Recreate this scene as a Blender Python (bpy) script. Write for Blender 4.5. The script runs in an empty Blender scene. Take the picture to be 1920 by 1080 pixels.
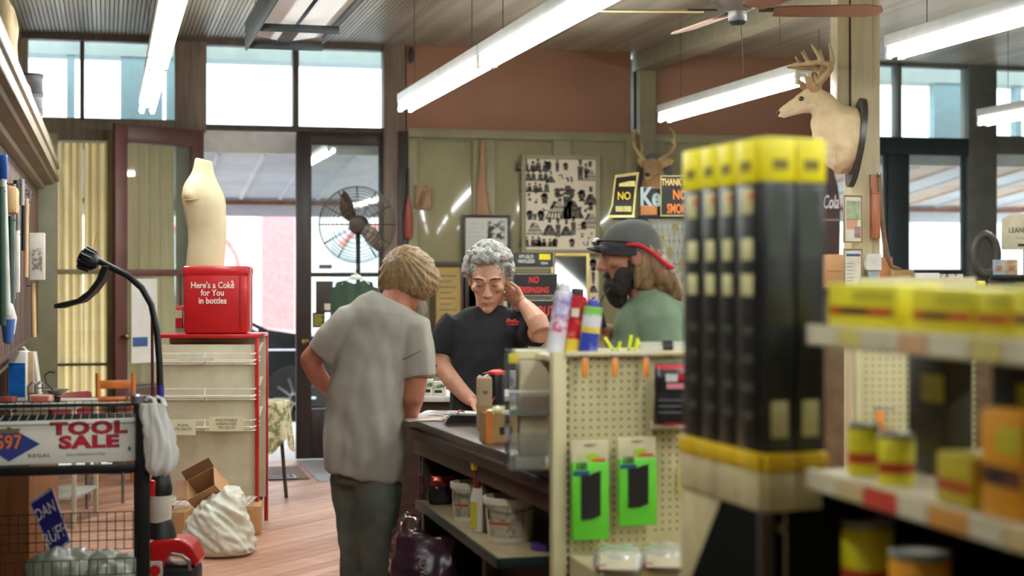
import bpy, bmesh, math, random
from mathutils import Vector, Matrix, noise as mnoise
R = random.Random(7)
D = bpy.data
scene = bpy.context.scene
col = scene.collection
PI = math.pi
# ---------------------------------------------------------------- camera, world, exposure
F = 3000.0            # focal length in pixels of the 1920 px wide frame
CZ = 1.45             # eye height
TH = math.atan(760 / F)   # the camera looks a little to the right of the shop's long axis
SN, CS = math.sin(TH), math.cos(TH)
cam_data = D.cameras.new('camera')
cam_data.sensor_width = 36.0
cam_data.lens = F * 36.0 / 1920.0
cam_data.shift_y = -25.0 / 1920.0
cam_data.clip_end = 200
cam_data.dof.use_dof = True
cam_data.dof.focus_distance = 7.8
cam_data.dof.aperture_fstop = 2.0
cam = D.objects.new('camera', cam_data)
col.objects.link(cam)
cam.location = (0, 0, CZ)
cam.rotation_euler = (PI / 2, 0, -TH)
scene.camera = cam

world = D.worlds.new('overcast_sky')
scene.world = world
world.use_nodes = True
bg = world.node_tree.nodes['Background']
bg.inputs['Color'].default_value = (0.93, 0.97, 1.0, 1)
bg.inputs['Strength'].default_value = 2.7

scene.view_settings.view_transform = 'Standard'
scene.view_settings.look = 'None'
scene.view_settings.gamma = 1.0
scene.view_settings.exposure = 0.75
scene.view_settings.use_curve_mapping = False
scene.cycles.use_denoising = True
scene.cycles.max_bounces = 8
scene.cycles.transparent_max_bounces = 16
scene.cycles.sample_clamp_indirect = 6.0
TUBE_POWER = 29.0

# ---------------------------------------------------------------- where a point of the place lies
def P(u, v, d):
    """world point seen at photo pixel (u, v) at distance d along the view axis"""
    xc = (u - 960) * d / F
    return Vector((xc * CS + d * SN, -xc * SN + d * CS, CZ - (v - 515) * d / F))
def dY(u, Y):
    return Y / (CS - (u - 960) / F * SN)
def PY(u, v, Y):
    return P(u, v, dY(u, Y))
def dX(u, X):
    return X / ((u - 960) / F * CS + SN)
def PX(u, v, X):
    return P(u, v, dX(u, X))
def dZ(v, Z):
    return (CZ - Z) * F / (v - 515)
def PZ(u, v, Z):
    return P(u, v, dZ(v, Z))

# ---------------------------------------------------------------- materials
MATS = {}
def srgb(c):
    def f(x):
        x /= 255.0
        return x / 12.92 if x <= 0.04045 else ((x + 0.055) / 1.055) ** 2.4
    return tuple(f(x) for x in c)
def M(name, rgb, rough=0.6, metal=0.0, var=0.12, scale=9.0, bump=0.0, bscale=60.0, stretch=(1, 1, 1), rgb2=None, spec=0.5,
      trans=0.0, alpha=1.0, coat=0.0, emit=0.0, sheen=0.0, thresh=None):
    """procedural principled material; rgb in 0-255 sRGB; noise mixes towards rgb2 or a lighter/darker tone"""
    if name in MATS:
        return MATS[name]
    m = D.materials.new(name)
    m.use_nodes = True
    nt = m.node_tree
    b = nt.nodes['Principled BSDF']
    base = srgb(rgb)
    b.inputs['Roughness'].default_value = rough
    b.inputs['Metallic'].default_value = metal
    b.inputs['Specular IOR Level'].default_value = spec
    b.inputs['Coat Weight'].default_value = coat
    b.inputs['Sheen Weight'].default_value = sheen
    if trans:
        b.inputs['Transmission Weight'].default_value = trans
    if alpha < 1:
        b.inputs['Alpha'].default_value = alpha
    if emit:
        b.inputs['Emission Color'].default_value = (*base, 1)
        b.inputs['Emission Strength'].default_value = emit
    tc = nt.nodes.new('ShaderNodeTexCoord')
    mp = nt.nodes.new('ShaderNodeMapping')
    mp.inputs['Scale'].default_value = stretch
    nt.links.new(tc.outputs['Object'], mp.inputs['Vector'])
    n = nt.nodes.new('ShaderNodeTexNoise')
    n.inputs['Scale'].default_value = scale
    n.inputs['Detail'].default_value = 5
    n.inputs['Roughness'].default_value = 0.6
    nt.links.new(mp.outputs['Vector'], n.inputs['Vector'])
    cr = nt.nodes.new('ShaderNodeValToRGB')
    if rgb2 is None:
        lo = tuple(max(0, x * (1 - 1.6 * var)) for x in base)
        hi = tuple(min(1, x * (1 + 1.6 * var)) for x in base)
    else:
        lo, hi = base, srgb(rgb2)
    e = cr.color_ramp.elements
    e[0].position, e[1].position = thresh or (0.3, 0.7)
    e[0].color = (*lo, 1)
    e[1].color = (*hi, 1)
    nt.links.new(n.outputs['Fac'], cr.inputs['Fac'])
    nt.links.new(cr.outputs['Color'], b.inputs['Base Color'])
    if bump:
        n2 = nt.nodes.new('ShaderNodeTexNoise')
        n2.inputs['Scale'].default_value = bscale
        n2.inputs['Detail'].default_value = 3
        nt.links.new(mp.outputs['Vector'], n2.inputs['Vector'])
        bp = nt.nodes.new('ShaderNodeBump')
        bp.inputs['Strength'].default_value = bump
        bp.inputs['Distance'].default_value = 0.01
        nt.links.new(n2.outputs['Fac'], bp.inputs['Height'])
        nt.links.new(bp.outputs['Normal'], b.inputs['Normal'])
    MATS[name] = m
    return m
def glass_mat(name, tint=(0.93, 0.97, 0.96), refl=0.06, haze=0.05, rough=0.02):
    """thin window pane: clear, a Fresnel reflection and a little dust"""
    if name in MATS:
        return MATS[name]
    m = D.materials.new(name)
    m.use_nodes = True
    nt = m.node_tree
    nt.nodes.remove(nt.nodes['Principled BSDF'])
    out = nt.nodes['Material Output']
    tr = nt.nodes.new('ShaderNodeBsdfTransparent'); tr.inputs['Color'].default_value = (*tint, 1)
    gl = nt.nodes.new('ShaderNodeBsdfGlossy'); gl.inputs['Roughness'].default_value = rough
    df = nt.nodes.new('ShaderNodeBsdfDiffuse'); df.inputs['Color'].default_value = (0.75, 0.8, 0.8, 1)
    nz = nt.nodes.new('ShaderNodeTexNoise'); nz.inputs['Scale'].default_value = 3.0
    mu = nt.nodes.new('ShaderNodeMath'); mu.operation = 'MULTIPLY'; mu.inputs[1].default_value = haze * 2
    nt.links.new(nz.outputs['Fac'], mu.inputs[0])
    m1 = nt.nodes.new('ShaderNodeMixShader')
    nt.links.new(mu.outputs[0], m1.inputs['Fac'])
    nt.links.new(tr.outputs[0], m1.inputs[1]); nt.links.new(df.outputs[0], m1.inputs[2])
    fr = nt.nodes.new('ShaderNodeFresnel'); fr.inputs['IOR'].default_value = 1.35
    ad = nt.nodes.new('ShaderNodeMath'); ad.operation = 'ADD'; ad.use_clamp = True; ad.inputs[1].default_value = refl
    nt.links.new(fr.outputs[0], ad.inputs[0])
    m2 = nt.nodes.new('ShaderNodeMixShader')
    nt.links.new(ad.outputs[0], m2.inputs['Fac'])
    nt.links.new(m1.outputs[0], m2.inputs[1]); nt.links.new(gl.outputs[0], m2.inputs[2])
    nt.links.new(m2.outputs[0], out.inputs['Surface'])
    MATS[name] = m
    return m
def emit_mat(name, rgb, strength):
    if name in MATS:
        return MATS[name]
    m = D.materials.new(name)
    m.use_nodes = True
    nt = m.node_tree
    b = nt.nodes['Principled BSDF']
    b.inputs['Base Color'].default_value = (.9, .9, .9, 1)
    b.inputs['Emission Color'].default_value = (*rgb, 1)
    b.inputs['Emission Strength'].default_value = strength
    MATS[name] = m
    return m

# ---------------------------------------------------------------- mesh building
def rotm(rx=0, ry=0, rz=0):
    return (Matrix.Rotation(rz, 4, 'Z') @ Matrix.Rotation(ry, 4, 'Y') @ Matrix.Rotation(rx, 4, 'X'))
class G:
    """collects faces; build() links them as ONE mesh object"""
    def __init__(s):
        s.v, s.f, s.m = [], [], []
    def add(s, vs, fs, m=0, mx=None):
        o = len(s.v)
        s.v += [tuple(mx @ Vector(p)) if mx is not None else tuple(p) for p in vs]
        s.f += [tuple(i + o for i in f) for f in fs]
        s.m += [m] * len(fs)
        return s
    def box(s, x0, x1, y0, y1, z0, z1, m=0, bev=0.0, mx=None):
        if bev <= 0:
            vs = [(x, y, z) for z in (z0, z1) for y in (y0, y1) for x in (x0, x1)]
            fs = [(0, 2, 3, 1), (4, 5, 7, 6), (0, 1, 5, 4), (2, 6, 7, 3), (0, 4, 6, 2), (1, 3, 7, 5)]
            return s.add(vs, fs, m, mx)
        b = min(bev, abs(x1 - x0) * .45, abs(y1 - y0) * .45, abs(z1 - z0) * .45)
        bm = bmesh.new()
        bmesh.ops.create_cube(bm, size=1.0)
        for q in bm.verts:
            q.co = ((x0 + x1) / 2 + q.co.x * (x1 - x0), (y0 + y1) / 2 + q.co.y * (y1 - y0), (z0 + z1) / 2 + q.co.z * (z1 - z0))
        bmesh.ops.bevel(bm, geom=bm.edges[:], offset=b, segments=2, profile=0.5, affect='EDGES')
        bm.verts.index_update()
        s.add([q.co[:] for q in bm.verts], [[q.index for q in f.verts] for f in bm.faces], m, mx)
        bm.free()
        return s
    def cbox(s, c, sz, m=0, bev=0.0, rot=None):
        mx = Matrix.Translation(c)
        if rot is not None:
            mx = mx @ rot
        a, b, e = sz[0] / 2, sz[1] / 2, sz[2] / 2
        return s.box(-a, a, -b, b, -e, e, m, bev, mx)
    def loft(s, rings, m=0, caps=True, closed=True, mx=None):
        n = len(rings[0])
        vs = [p for r in rings for p in r]
        fs = []
        k = n if closed else n - 1
        for i in range(len(rings) - 1):
            for j in range(k):
                a, b = i * n + j, i * n + (j + 1) % n
                fs.append((a, b, b + n, a + n))
        if caps and closed:
            fs.append(tuple(range(n))[::-1])
            fs.append(tuple(range((len(rings) - 1) * n, len(rings) * n)))
        return s.add(vs, fs, m, mx)
    def tube(s, pts, r, n=10, m=0, caps=True, flat=1.0, mx=None):
        pts = [Vector(p) for p in pts]
        rs = r if isinstance(r, (list, tuple)) else [r] * len(pts)
        rings, prev = [], None
        for i, p in enumerate(pts):
            t = (pts[min(i + 1, len(pts) - 1)] - pts[max(i - 1, 0)])
            if t.length < 1e-9: t = Vector((0, 0, 1))
            t.normalize()
            if prev is None:
                a = Vector((0, 0, 1)) if abs(t.z) < .9 else Vector((0, 1, 0))
                x = t.cross(a).normalized()
            else:
                x = (prev - t * prev.dot(t)).normalized()
            prev = x
            y = t.cross(x)
            rings.append([tuple(p + (x * math.cos(k * 2 * PI / n) + y * math.sin(k * 2 * PI / n) * flat) * rs[i]) for k in range(n)])
        return s.loft(rings, m, caps, mx=mx)
    def cyl(s, p0, p1, r0, r1=None, n=14, m=0, caps=True, mx=None):
        return s.tube([p0, p1], [r0, r0 if r1 is None else r1], n, m, caps, mx=mx)
    def lathe(s, prof, n=20, m=0, c=(0, 0, 0), mx=None, ms=None, sx=1.0, sy=1.0):
        """prof [(r, z)]; ms = material per profile segment"""
        vs = [(c[0] + r * math.cos(k * 2 * PI / n) * sx, c[1] + r * math.sin(k * 2 * PI / n) * sy, c[2] + z) for r, z in prof for k in range(n)]
        for i in range(len(prof) - 1):
            pass
        o = len(s.v)
        s.v += [tuple(mx @ Vector(p)) if mx is not None else p for p in vs]
        for i in range(len(prof) - 1):
            for k in range(n):
                a, b = o + i * n + k, o + i * n + (k + 1) % n
                s.f.append((a, b, b + n, a + n)); s.m.append(ms[i] if ms else m)
        if prof[0][0] > 1e-6:
            s.f.append(tuple(range(o, o + n))[::-1]); s.m.append(ms[0] if ms else m)
        if prof[-1][0] > 1e-6:
            e = o + (len(prof) - 1) * n
            s.f.append(tuple(range(e, e + n))); s.m.append(ms[-1] if ms else m)
        return s
    def ball(s, c, r, nu=16, nv=10, m=0, rot=None):
        r = (r, r, r) if not isinstance(r, (tuple, list)) else r
        mx = Matrix.Translation(c) @ (rot if rot is not None else Matrix.Identity(4))
        rings = []
        for i in range(nv + 1):
            a = -PI / 2 + PI * (0.02 + .96 * i / nv)
            rings.append([(r[0] * math.cos(a) * math.cos(k * 2 * PI / nu), r[1] * math.cos(a) * math.sin(k * 2 * PI / nu), r[2] * math.sin(a)) for k in range(nu)])
        return s.loft(rings, m, True, mx=mx)
    def prism(s, poly, y0, y1, m=0, mx=None, plane='xz'):
        """outline in the x-z plane (or x-y) with thickness"""
        n = len(poly)
        if plane == 'xz':
            vs = [(x, y0, z) for x, z in poly] + [(x, y1, z) for x, z in poly]
        elif plane == 'yz':
            vs = [(y0, x, z) for x, z in poly] + [(y1, x, z) for x, z in poly]
        else:
            vs = [(x, z, y0) for x, z in poly] + [(x, z, y1) for x, z in poly]
        fs = [tuple(range(n)), tuple(range(2 * n - 1, n - 1, -1))] + [(i, i + n, (i + 1) % n + n, (i + 1) % n) for i in range(n)]
        return s.add(vs, fs, m, mx)
    def sheet(s, fn, nu, nv, m=0, thick=0.0, mx=None):
        """grid surface fn(a,b) a,b in 0..1; with thickness along its normal when thick"""
        pts = [[Vector(fn(i / nu, j / nv)) for i in range(nu + 1)] for j in range(nv + 1)]
        flat = [p for r in pts for p in r]
        w = nu + 1
        fs = [(j * w + i, j * w + i + 1, (j + 1) * w + i + 1, (j + 1) * w + i) for j in range(nv) for i in range(nu)]
        if thick:
            nrm = []
            for j in range(nv + 1):
                for i in range(nu + 1):
                    a = pts[j][min(i + 1, nu)] - pts[j][max(i - 1, 0)]
                    b = pts[min(j + 1, nv)][i] - pts[max(j - 1, 0)][i]
                    nrm.append(a.cross(b).normalized())
            k = len(flat)
            flat = flat + [p - q * thick for p, q in zip(flat, nrm)]
            fs += [tuple(reversed([x + k for x in f])) for f in fs[:nu * nv]]
            for i in range(nu):
                fs.append((i + 1, i, i + k, i + 1 + k))
                a = nv * w + i
                fs.append((a, a + 1, a + 1 + k, a + k))
            for j in range(nv):
                a = j * w
                fs.append((a, a + w, a + w + k, a + k))
                b = j * w + nu
                fs.append((b + w, b, b + k, b + w + k))
        return s.add([tuple(p) for p in flat], fs, m, mx)
    def mesh(s, name, mats, sharp=38):
        me = D.meshes.new(name)
        me.from_pydata(s.v, [], s.f)
        for q in (mats if isinstance(mats, (list, tuple)) else [mats]):
            me.materials.append(q)
        me.polygons.foreach_set('material_index', s.m)
        bm = bmesh.new(); bm.from_mesh(me)
        bmesh.ops.recalc_face_normals(bm, faces=bm.faces[:])
        bm.to_mesh(me); bm.free()
        me.polygons.foreach_set('use_smooth', [True] * len(me.polygons))
        me.set_sharp_from_angle(angle=math.radians(sharp))
        me.update()
        return me
    def build(s, name, mats, parent=None, loc=(0, 0, 0), rot=(0, 0, 0), sharp=38):
        return link(name, s.mesh(name, mats, sharp), parent, loc, rot)
def link(name, me, parent=None, loc=(0, 0, 0), rot=(0, 0, 0)):
    o = D.objects.new(name, me)
    col.objects.link(o)
    o.location = loc
    o.rotation_euler = rot
    if parent is not None:
        o.parent = parent
    return o
def tag(o, label, cat, group=None, kind=None):
    o['label'] = label
    o['category'] = cat
    if group: o['group'] = group
    if kind: o['kind'] = kind
    return o
def thing(name, label, cat, loc=(0, 0, 0), rz=0.0, group=None):
    o = D.objects.new(name, None)
    o.empty_display_size = 0.1
    col.objects.link(o)
    o.location = loc
    o.rotation_euler = (0, 0, rz)
    return tag(o, label, cat, group)
def struct(o):
    o['kind'] = 'structure'
    return o
def dup(root, loc=None, rz=None, label=None, group=None):
    r = root.copy(); col.objects.link(r)
    if loc is not None: r.location = loc
    if rz is not None: r.rotation_euler = (0, 0, rz)
    if label: r['label'] = label
    if group: r['group'] = group
    for ch in list(root.children):
        c = ch.copy(); col.objects.link(c); c.parent = r
        for g in ch.children:
            d = g.copy(); col.objects.link(d); d.parent = c
    return r
class K:
    """a place: the point seen at (u0, v0) at distance d; x(u), z(v) give metres from it along the view's right and up"""
    def __init__(s, u0, v0, d, base=None):
        s.u0, s.v0, s.d, s.k = u0, v0, d, d / F
        s.loc = P(u0, v0, d)
        if base is not None:
            s.loc.z = base
        s.zo = s.loc.z
    def x(s, u): return (u - s.u0) * s.k
    def z(s, v): return CZ - (v - 515) * s.k - s.zo
    def thing(s, name, label, cat, group=None, rz=0.0):
        return thing(name, label, cat, s.loc, -TH + rz, group)
def trans_mat(name, rgb, t=0.5, rough=.8, var=.1, scale=4):
    """cloth or thin plastic that lets light through"""
    if name in MATS: return MATS[name]
    m = M(name, rgb, rough, var=var, scale=scale)
    nt = m.node_tree
    b = nt.nodes['Principled BSDF']; out = nt.nodes['Material Output']
    tl = nt.nodes.new('ShaderNodeBsdfTranslucent')
    nt.links.new(b.inputs['Base Color'].links[0].from_socket, tl.inputs['Color'])
    mx = nt.nodes.new('ShaderNodeMixShader'); mx.inputs['Fac'].default_value = t
    nt.links.new(b.outputs[0], mx.inputs[1]); nt.links.new(tl.outputs[0], mx.inputs[2])
    nt.links.new(mx.outputs[0], out.inputs['Surface'])
    return m
# temp scene used to evaluate modifiers and lettering
_tmp = D.scenes.new('evaluate')
def _eval_mesh(ob):
    _tmp.collection.objects.link(ob)
    vl = _tmp.view_layers[0]
    vl.update()
    me = D.meshes.new_from_object(ob.evaluated_get(vl.depsgraph))
    _tmp.collection.objects.unlink(ob)
    return me
def text(s, size, mat, parent, loc, rot=(PI / 2, 0, 0), sx=1.0, bold=0.0, ext=0.0006, name='lettering', align='CENTER', shear=0.0, spacing=1.0, lines=1.0):
    cu = D.curves.new('t', 'FONT')
    cu.body = s
    cu.size = size
    cu.align_x = align
    cu.align_y = 'CENTER'
    cu.offset = bold
    cu.extrude = ext
    cu.shear = shear
    cu.resolution_u = 3
    cu.space_character = spacing
    cu.space_line = lines
    ob = D.objects.new('t', cu)
    me = _eval_mesh(ob)
    D.objects.remove(ob); D.curves.remove(cu)
    me.name = name
    for v in me.vertices:
        v.co.x *= sx
    me.materials.clear(); me.materials.append(mat)
    return link(name, me, parent, loc, rot)
def blob(g, name, mats, voxel=0.012, smooth=6, fac=0.5, fn=None, mfn=None, parent=None, loc=(0, 0, 0), rot=(0, 0, 0)):
    """fuses the closed shapes in g into one continuous skin; fn(co, normal)->offset along normal, mfn(co, no)->material index"""
    me = g.mesh(name, [MATS['neutral']], 180)
    ob = D.objects.new('b', me)
    md = ob.modifiers.new('r', 'REMESH'); md.mode = 'VOXEL'; md.voxel_size = voxel
    if smooth:
        sm = ob.modifiers.new('s', 'SMOOTH'); sm.factor = fac; sm.iterations = smooth
    out = _eval_mesh(ob)
    D.objects.remove(ob); D.meshes.remove(me)
    out.name = name
    if fn:
        nn = [v.normal.copy() for v in out.vertices]
        for v, q in zip(out.vertices, nn):
            v.co += q * fn(v.co, q)
    mats = mats if isinstance(mats, (list, tuple)) else [mats]
    out.materials.clear()
    for q in mats: out.materials.append(q)
    if mfn:
        for p in out.polygons:
            p.material_index = mfn(p.center, p.normal)
    out.polygons.foreach_set('use_smooth', [True] * len(out.polygons))
    out.update()
    return link(name, out, parent, loc, rot)
M('neutral', (128, 128, 128))
def nz(p, s, seed=0.0):
    return mnoise.noise(Vector((p[0] * s + seed, p[1] * s + seed * 1.7, p[2] * s - seed)))
def ell(cx, cy, cz, rx, ry, n=20, rz=0.0, tilt=0.0, tilty=0.0, pw=1.0):
    """horizontal ring (ellipse); tilt lifts it along its y, tilty along its x"""
    out = []
    for k in range(n):
        a = k * 2 * PI / n
        ca, sa = math.cos(a), math.sin(a)
        if pw != 1.0:
            ca = math.copysign(abs(ca) ** pw, ca); sa = math.copysign(abs(sa) ** pw, sa)
        x, y = rx * ca, ry * sa
        z = y * tilt + x * tilty
        out.append((cx + x * math.cos(rz) - y * math.sin(rz), cy + x * math.sin(rz) + y * math.cos(rz), cz + z))
    return out
# ================================================================ the room
YW = 12.53            # inner face of the street front
ZC = 3.28             # ceiling
def WX(u): return PY(u, 515, YW).x
def WZ(u, v): return PY(u, v, YW).z
olive = M('olive_paint', (146, 140, 108), .45, var=.10, scale=4, bump=.05)
olive_panel = M('olive_gloss_panel', (146, 140, 106), .12, var=.06, scale=2.5, coat=.6)
wood_dk = M('dark_brown_wood', (74, 58, 46), .5, var=.2, scale=5, stretch=(6, 6, .6), bump=.1)
wood_br = M('brown_grey_wood', (120, 104, 88), .55, var=.2, scale=4, stretch=(7, 7, .5), bump=.1)
maroon = M('maroon_paint', (92, 56, 48), .4, var=.12, scale=5)
door_dk = M('dark_stained_door', (50, 38, 34), .4, var=.2, scale=4, stretch=(8, 8, .5))
teal_dk = M('dark_teal_paint', (44, 58, 62), .45, var=.12, scale=5)
greyframe = M('grey_frame_paint', (96, 98, 92), .5, var=.12, scale=5)
pane = glass_mat('window_glass')
dusty = glass_mat('dusty_transom_glass', (0.9, 0.97, 0.97), .03, .12)
# floor: slab + diagonal boards in the aisle
floor = struct(G().box(-3, 9, -2, YW + .05, -.12, -.022).build('floor', M('floor_under', (96, 74, 58), .7)))
flo = [M('floor_board_a', (178, 132, 108), .46, var=.22, scale=3, stretch=(1.5, 14, 1), bump=.04),
       M('floor_board_b', (164, 118, 96), .48, var=.22, scale=3, stretch=(1.5, 14, 1), bump=.04),
       M('floor_board_c', (188, 142, 118), .44, var=.22, scale=3, stretch=(1.5, 14, 1), bump=.04)]
def clip(poly, fn):
    out = []
    for i in range(len(poly)):
        a, b = poly[i], poly[(i + 1) % len(poly)]
        fa, fb = fn(a), fn(b)
        if fa >= 0: out.append(a)
        if (fa >= 0) != (fb >= 0):
            t = fa / (fa - fb)
            out.append((a[0] + (b[0] - a[0]) * t, a[1] + (b[1] - a[1]) * t))
    return out
BW = 0.088
x0f, x1f, y0f, y1f = -.55, 5.6, 5.0, YW
rows = int(12 / BW)
for i in range(-20, rows + 60):
    o = i * BW - 3.0     # offset across boards, direction (1,1)/sqrt2
    L0 = -8 + R.random() * 2
    for k in range(14):
        a, b = L0, L0 + 2.6 + R.random() * 1.4
        L0 = b
        s2 = math.sqrt(.5)
        def w(l, t): return ((l - t) * s2 + 1.5, (l + t) * s2 + 6)
        poly = [w(a + .001, o), w(b - .001, o), w(b - .001, o + BW - .0022), w(a + .001, o + BW - .0022)]
        for fn in (lambda q: q[0] - x0f, lambda q: x1f - q[0], lambda q: q[1] - y0f, lambda q: y1f - q[1]):
            poly = clip(poly, fn)
            if len(poly) < 3: break
        if len(poly) >= 3:
            xs = [q[0] for q in poly]; ys = [q[1] for q in poly]
            if max(xs) - min(xs) < .03 or max(ys) - min(ys) < .03: continue
            G().prism(poly, -.022, R.uniform(-.0012, .0), 0, plane='xy').build('floor_board', R.choice(flo), floor)
# grey painted threshold patch by the door
struct(G().box(WX(556), WX(700), YW - 1.35, YW - .02, .0005, .004).build('floor_sheet', M('grey_worn_sheet', (150, 146, 150), .5, var=.2)))

# ceiling of narrow beaded boards running along the shop
ceil = struct(G().box(-3, 9, -2, YW + .3, ZC + .02, ZC + .1).build('ceiling', M('ceiling_backing', (90, 86, 74), .8)))
cb = G()
prof = [(-.0295, .010), (-.0255, -.006), (-.004, -.006), (0, 0.008), (.004, -.006), (.0255, -.006), (.0295, .010), (.0295, .02), (-.0295, .02)]
cb.prism(prof, 7.0, YW, 0)
cmats = [M('ceiling_board_a', (156, 149, 130), .4, var=.06, scale=2, stretch=(1, .7, 1)), M('ceiling_board_b', (148, 142, 122), .4, var=.06, scale=2, stretch=(1, .7, 1)),
         M('ceiling_board_c', (166, 158, 140), .36, var=.06, scale=2, stretch=(1, .7, 1))]
cme = [cb.mesh('ceiling_board', q) for q in cmats]
n = 0
x = -1.2
while x < 7.8:
    link('ceiling_board', R.choice(cme), ceil, (x, 0, ZC))
    x += .0595
# side walls, back wall (out of frame, they close the room)
shell = M('plaster_wall', (150, 142, 120), .8)
struct(G().box(-1.15, -1.0, -2, YW + .1, -.02, ZC + .1).build('wall_left', shell))
struct(G().box(9, 9.15, -2, YW + .1, -.02, ZC + .1).build('wall_right', shell))
struct(G().box(-1.15, 9.15, -2.15, -2, -.02, ZC + .1).build('wall_back', shell))
# ---------------------------------------------------------------- the street front (wall_front)
T0, T1 = YW, YW + .12
def wbox(g, u0, u1, v0, v1, m=0, dy0=0.0, dy1=.12, bev=.004):
    g.box(WX(u0), WX(u1), YW + dy0, YW + dy1, WZ((u0 + u1) / 2, v1), WZ((u0 + u1) / 2, v0), m, bev)
wall = struct(G().box(-1.0, WX(52), YW, YW + .12, -.02, ZC).build('wall_front', wood_br))
def wpart(name, mat, *rects, **k):
    g = G()
    for r in rects: wbox(g, *r, **k)
    o = g.build(name, mat, wall)
    return o
ztop = 60
wpart('header_board', wood_dk, (40, 765, 30, 84), dy0=-.01)
wpart('post', wood_br, (328, 387, 78, 247), dy0=-.03)
wpart('post', wood_br, (719, 762, 78, 872), dy0=-.03)
wpart('transom_rail', wood_br, (40, 335, 222, 262), dy0=-.015)
wpart('transom_rail', wood_dk, (375, 765, 237, 247), dy0=-.01)
wpart('mullion', wood_dk, (150, 158, 78, 226), dy0=-.02)
wpart('mullion', wood_dk, (550, 560, 84, 242), dy0=-.02)
wpart('post', door_dk, (745, 762, 247, 872), dy0=-.05)
wpart('post', olive, (30, 108, 250, 866), dy0=-.05)
wpart('post', olive, (201, 243, 250, 866), dy0=-.02)
wpart('post', olive, (330, 379, 247, 866), dy0=-.02)
wpart('window_board', olive, (108, 201, 746, 866), dy0=0)
wpart('window_rail', olive, (108, 201, 505, 514), dy0=0)
wpart('window_rail', wood_dk, (108, 201, 682, 686), dy0=0)
wpart('window_board', olive, (243, 332, 746, 866), dy0=0)
g = G(); wbox(g, 243, 331, 258, 748, dy0=.06, dy1=.066, bev=0); struct(g.build('window_11', pane))
for i, (a, b, c, d) in enumerate([(52, 151, 76, 226), (157, 329, 80, 226), (386, 551, 80, 240), (559, 720, 84, 242)]):
    g = G(); wbox(g, a, b, c, d, dy0=.05, dy1=.056, bev=0)
    o = struct(g.build('window_%d' % (i + 1), dusty))
g = G(); wbox(g, 107, 202, 258, 748, dy0=.06, dy1=.066, bev=0); struct(g.build('window_5', pane))
# curtains behind the left window: hung pleats
cur = trans_mat('cream_curtain', (250, 224, 168), .75, var=.04, scale=3)
def curtain(name, x0, x1, z0, z1, y, waves, label, flare=0.0, seed=0, loc=(0, 0, 0), rz=0.0, parent=None):
    g = G()
    def fn(a, b):
        ph = a * waves * 2 * PI + .5 * math.sin(a * 9 + seed)
        amp = .018 + .012 * (1 - b) * (.5 + .5 * math.sin(a * 5 + seed))
        return (x0 + (x1 - x0) * a + flare * (1 - b) * (1 - b) * (1 if a > .5 else -1) * abs(a - .5), y + amp * math.sin(ph) + .006 * math.sin(3.1 * ph + b * 3), z0 + (z1 - z0) * b)
    g.sheet(fn, int(waves * 14), 10, 0)
    o = g.build(name, cur, parent, loc, (0, 0, rz), sharp=80)
    if parent is None: tag(o, label, 'curtain', 'pleated curtains of the street window')
    return o
curtain('curtain', WX(106), WX(154), WZ(150, 746), WZ(150, 266), YW + .11, 3.2, 'left half of the cream curtain in the window beside the open door', .02, 1)
curtain('curtain', WX(158), WX(203), WZ(180, 746), WZ(180, 266), YW + .11, 3.0, 'right half of the cream curtain in the window beside the open door', .02, 4)
# ---------------------------------------------------------------- brown boarded transoms and panelled wall right of the door
brown = M('brown_board', (150, 106, 78), .55, var=.05, scale=1.5, rgb2=(138, 98, 72))
g = G(); wbox(g, 758, 1181, 80, 251, dy0=-.03, dy1=-.01); o = g.build('cover_board', brown, wall)
g = G(); wbox(g, 1222, 1560, 90, 256, dy0=-.03, dy1=-.01); o = g.build('cover_board', brown, wall)
wpart('mullion', teal_dk, (1187, 1192, 110, 250), dy0=-.01)
wpart('post', M('olive_post', (130, 122, 92), .55, var=.12, scale=4), (1192, 1221, 60, 700), dy0=-.12, dy1=.0)
g = G(); wbox(g, 1180, 1189, 100, 250, dy0=.05, dy1=.056, bev=0); struct(g.build('window_6', dusty))
# beam on the post, running back along the shop
bx = WX(1206)
struct(G().box(bx - .09, bx + .09, 7.0, YW + .02, ZC - .16, ZC - .004, 0, .01).build('trim_1', M('beam_paint', (128, 120, 96), .6, var=.1)))
# torn pale insulation strip along the ceiling edge
tw = M('torn_pale_paper', (205, 200, 190), .8)
g = G()
def strip(u0, u1, v, seed, g=g):
    n = 40
    a0, a1 = WX(u0), WX(u1)
    zc = WZ((u0 + u1) / 2, v)
    def fn(a, b):
        return (a0 + (a1 - a0) * a, YW - .045 - .03 * b, zc + (.03 + .016 * math.sin(a * 40 + seed) * math.sin(a * 17)) * (b - .5))
    g.sheet(fn, n, 2, 0, .003)
strip(840, 1140, 80, 0); strip(1265, 1480, 95, 2)
g.build('torn_edge', tw, wall)
# panelling: rails, stiles and glossy recessed panels
struct(G().box(WX(762), WX(1552), YW + .03, YW + .12, -.02, WZ(1150, 247)).build('trim_2', olive))
wpart('panel_rail', olive, (764, 1560, 250, 266), dy0=-.037)
wpart('panel_rail', olive, (764, 1560, 640, 660), dy0=-.037)
wpart('panel_rail', olive, (764, 1560, 700, 869), dy0=-.038)
for a, b in [(764, 781), (885, 926), (1035, 1070), (1172, 1196), (1222, 1243), (1330, 1360), (1450, 1480), (1545, 1562)]:
    wpart('panel_stile', olive, (a, b, 264, 702), dy0=-.035)
for a, b in [(780, 886), (925, 1036), (1069, 1173), (1242, 1331), (1359, 1451), (1479, 1546)]:
    wpart('wall_panel', olive_panel, (a, b, 265, 642), dy0=-.012, dy1=.03)
    wpart('wall_panel', olive_panel, (a, b, 658, 702), dy0=-.012, dy1=.03)
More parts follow.
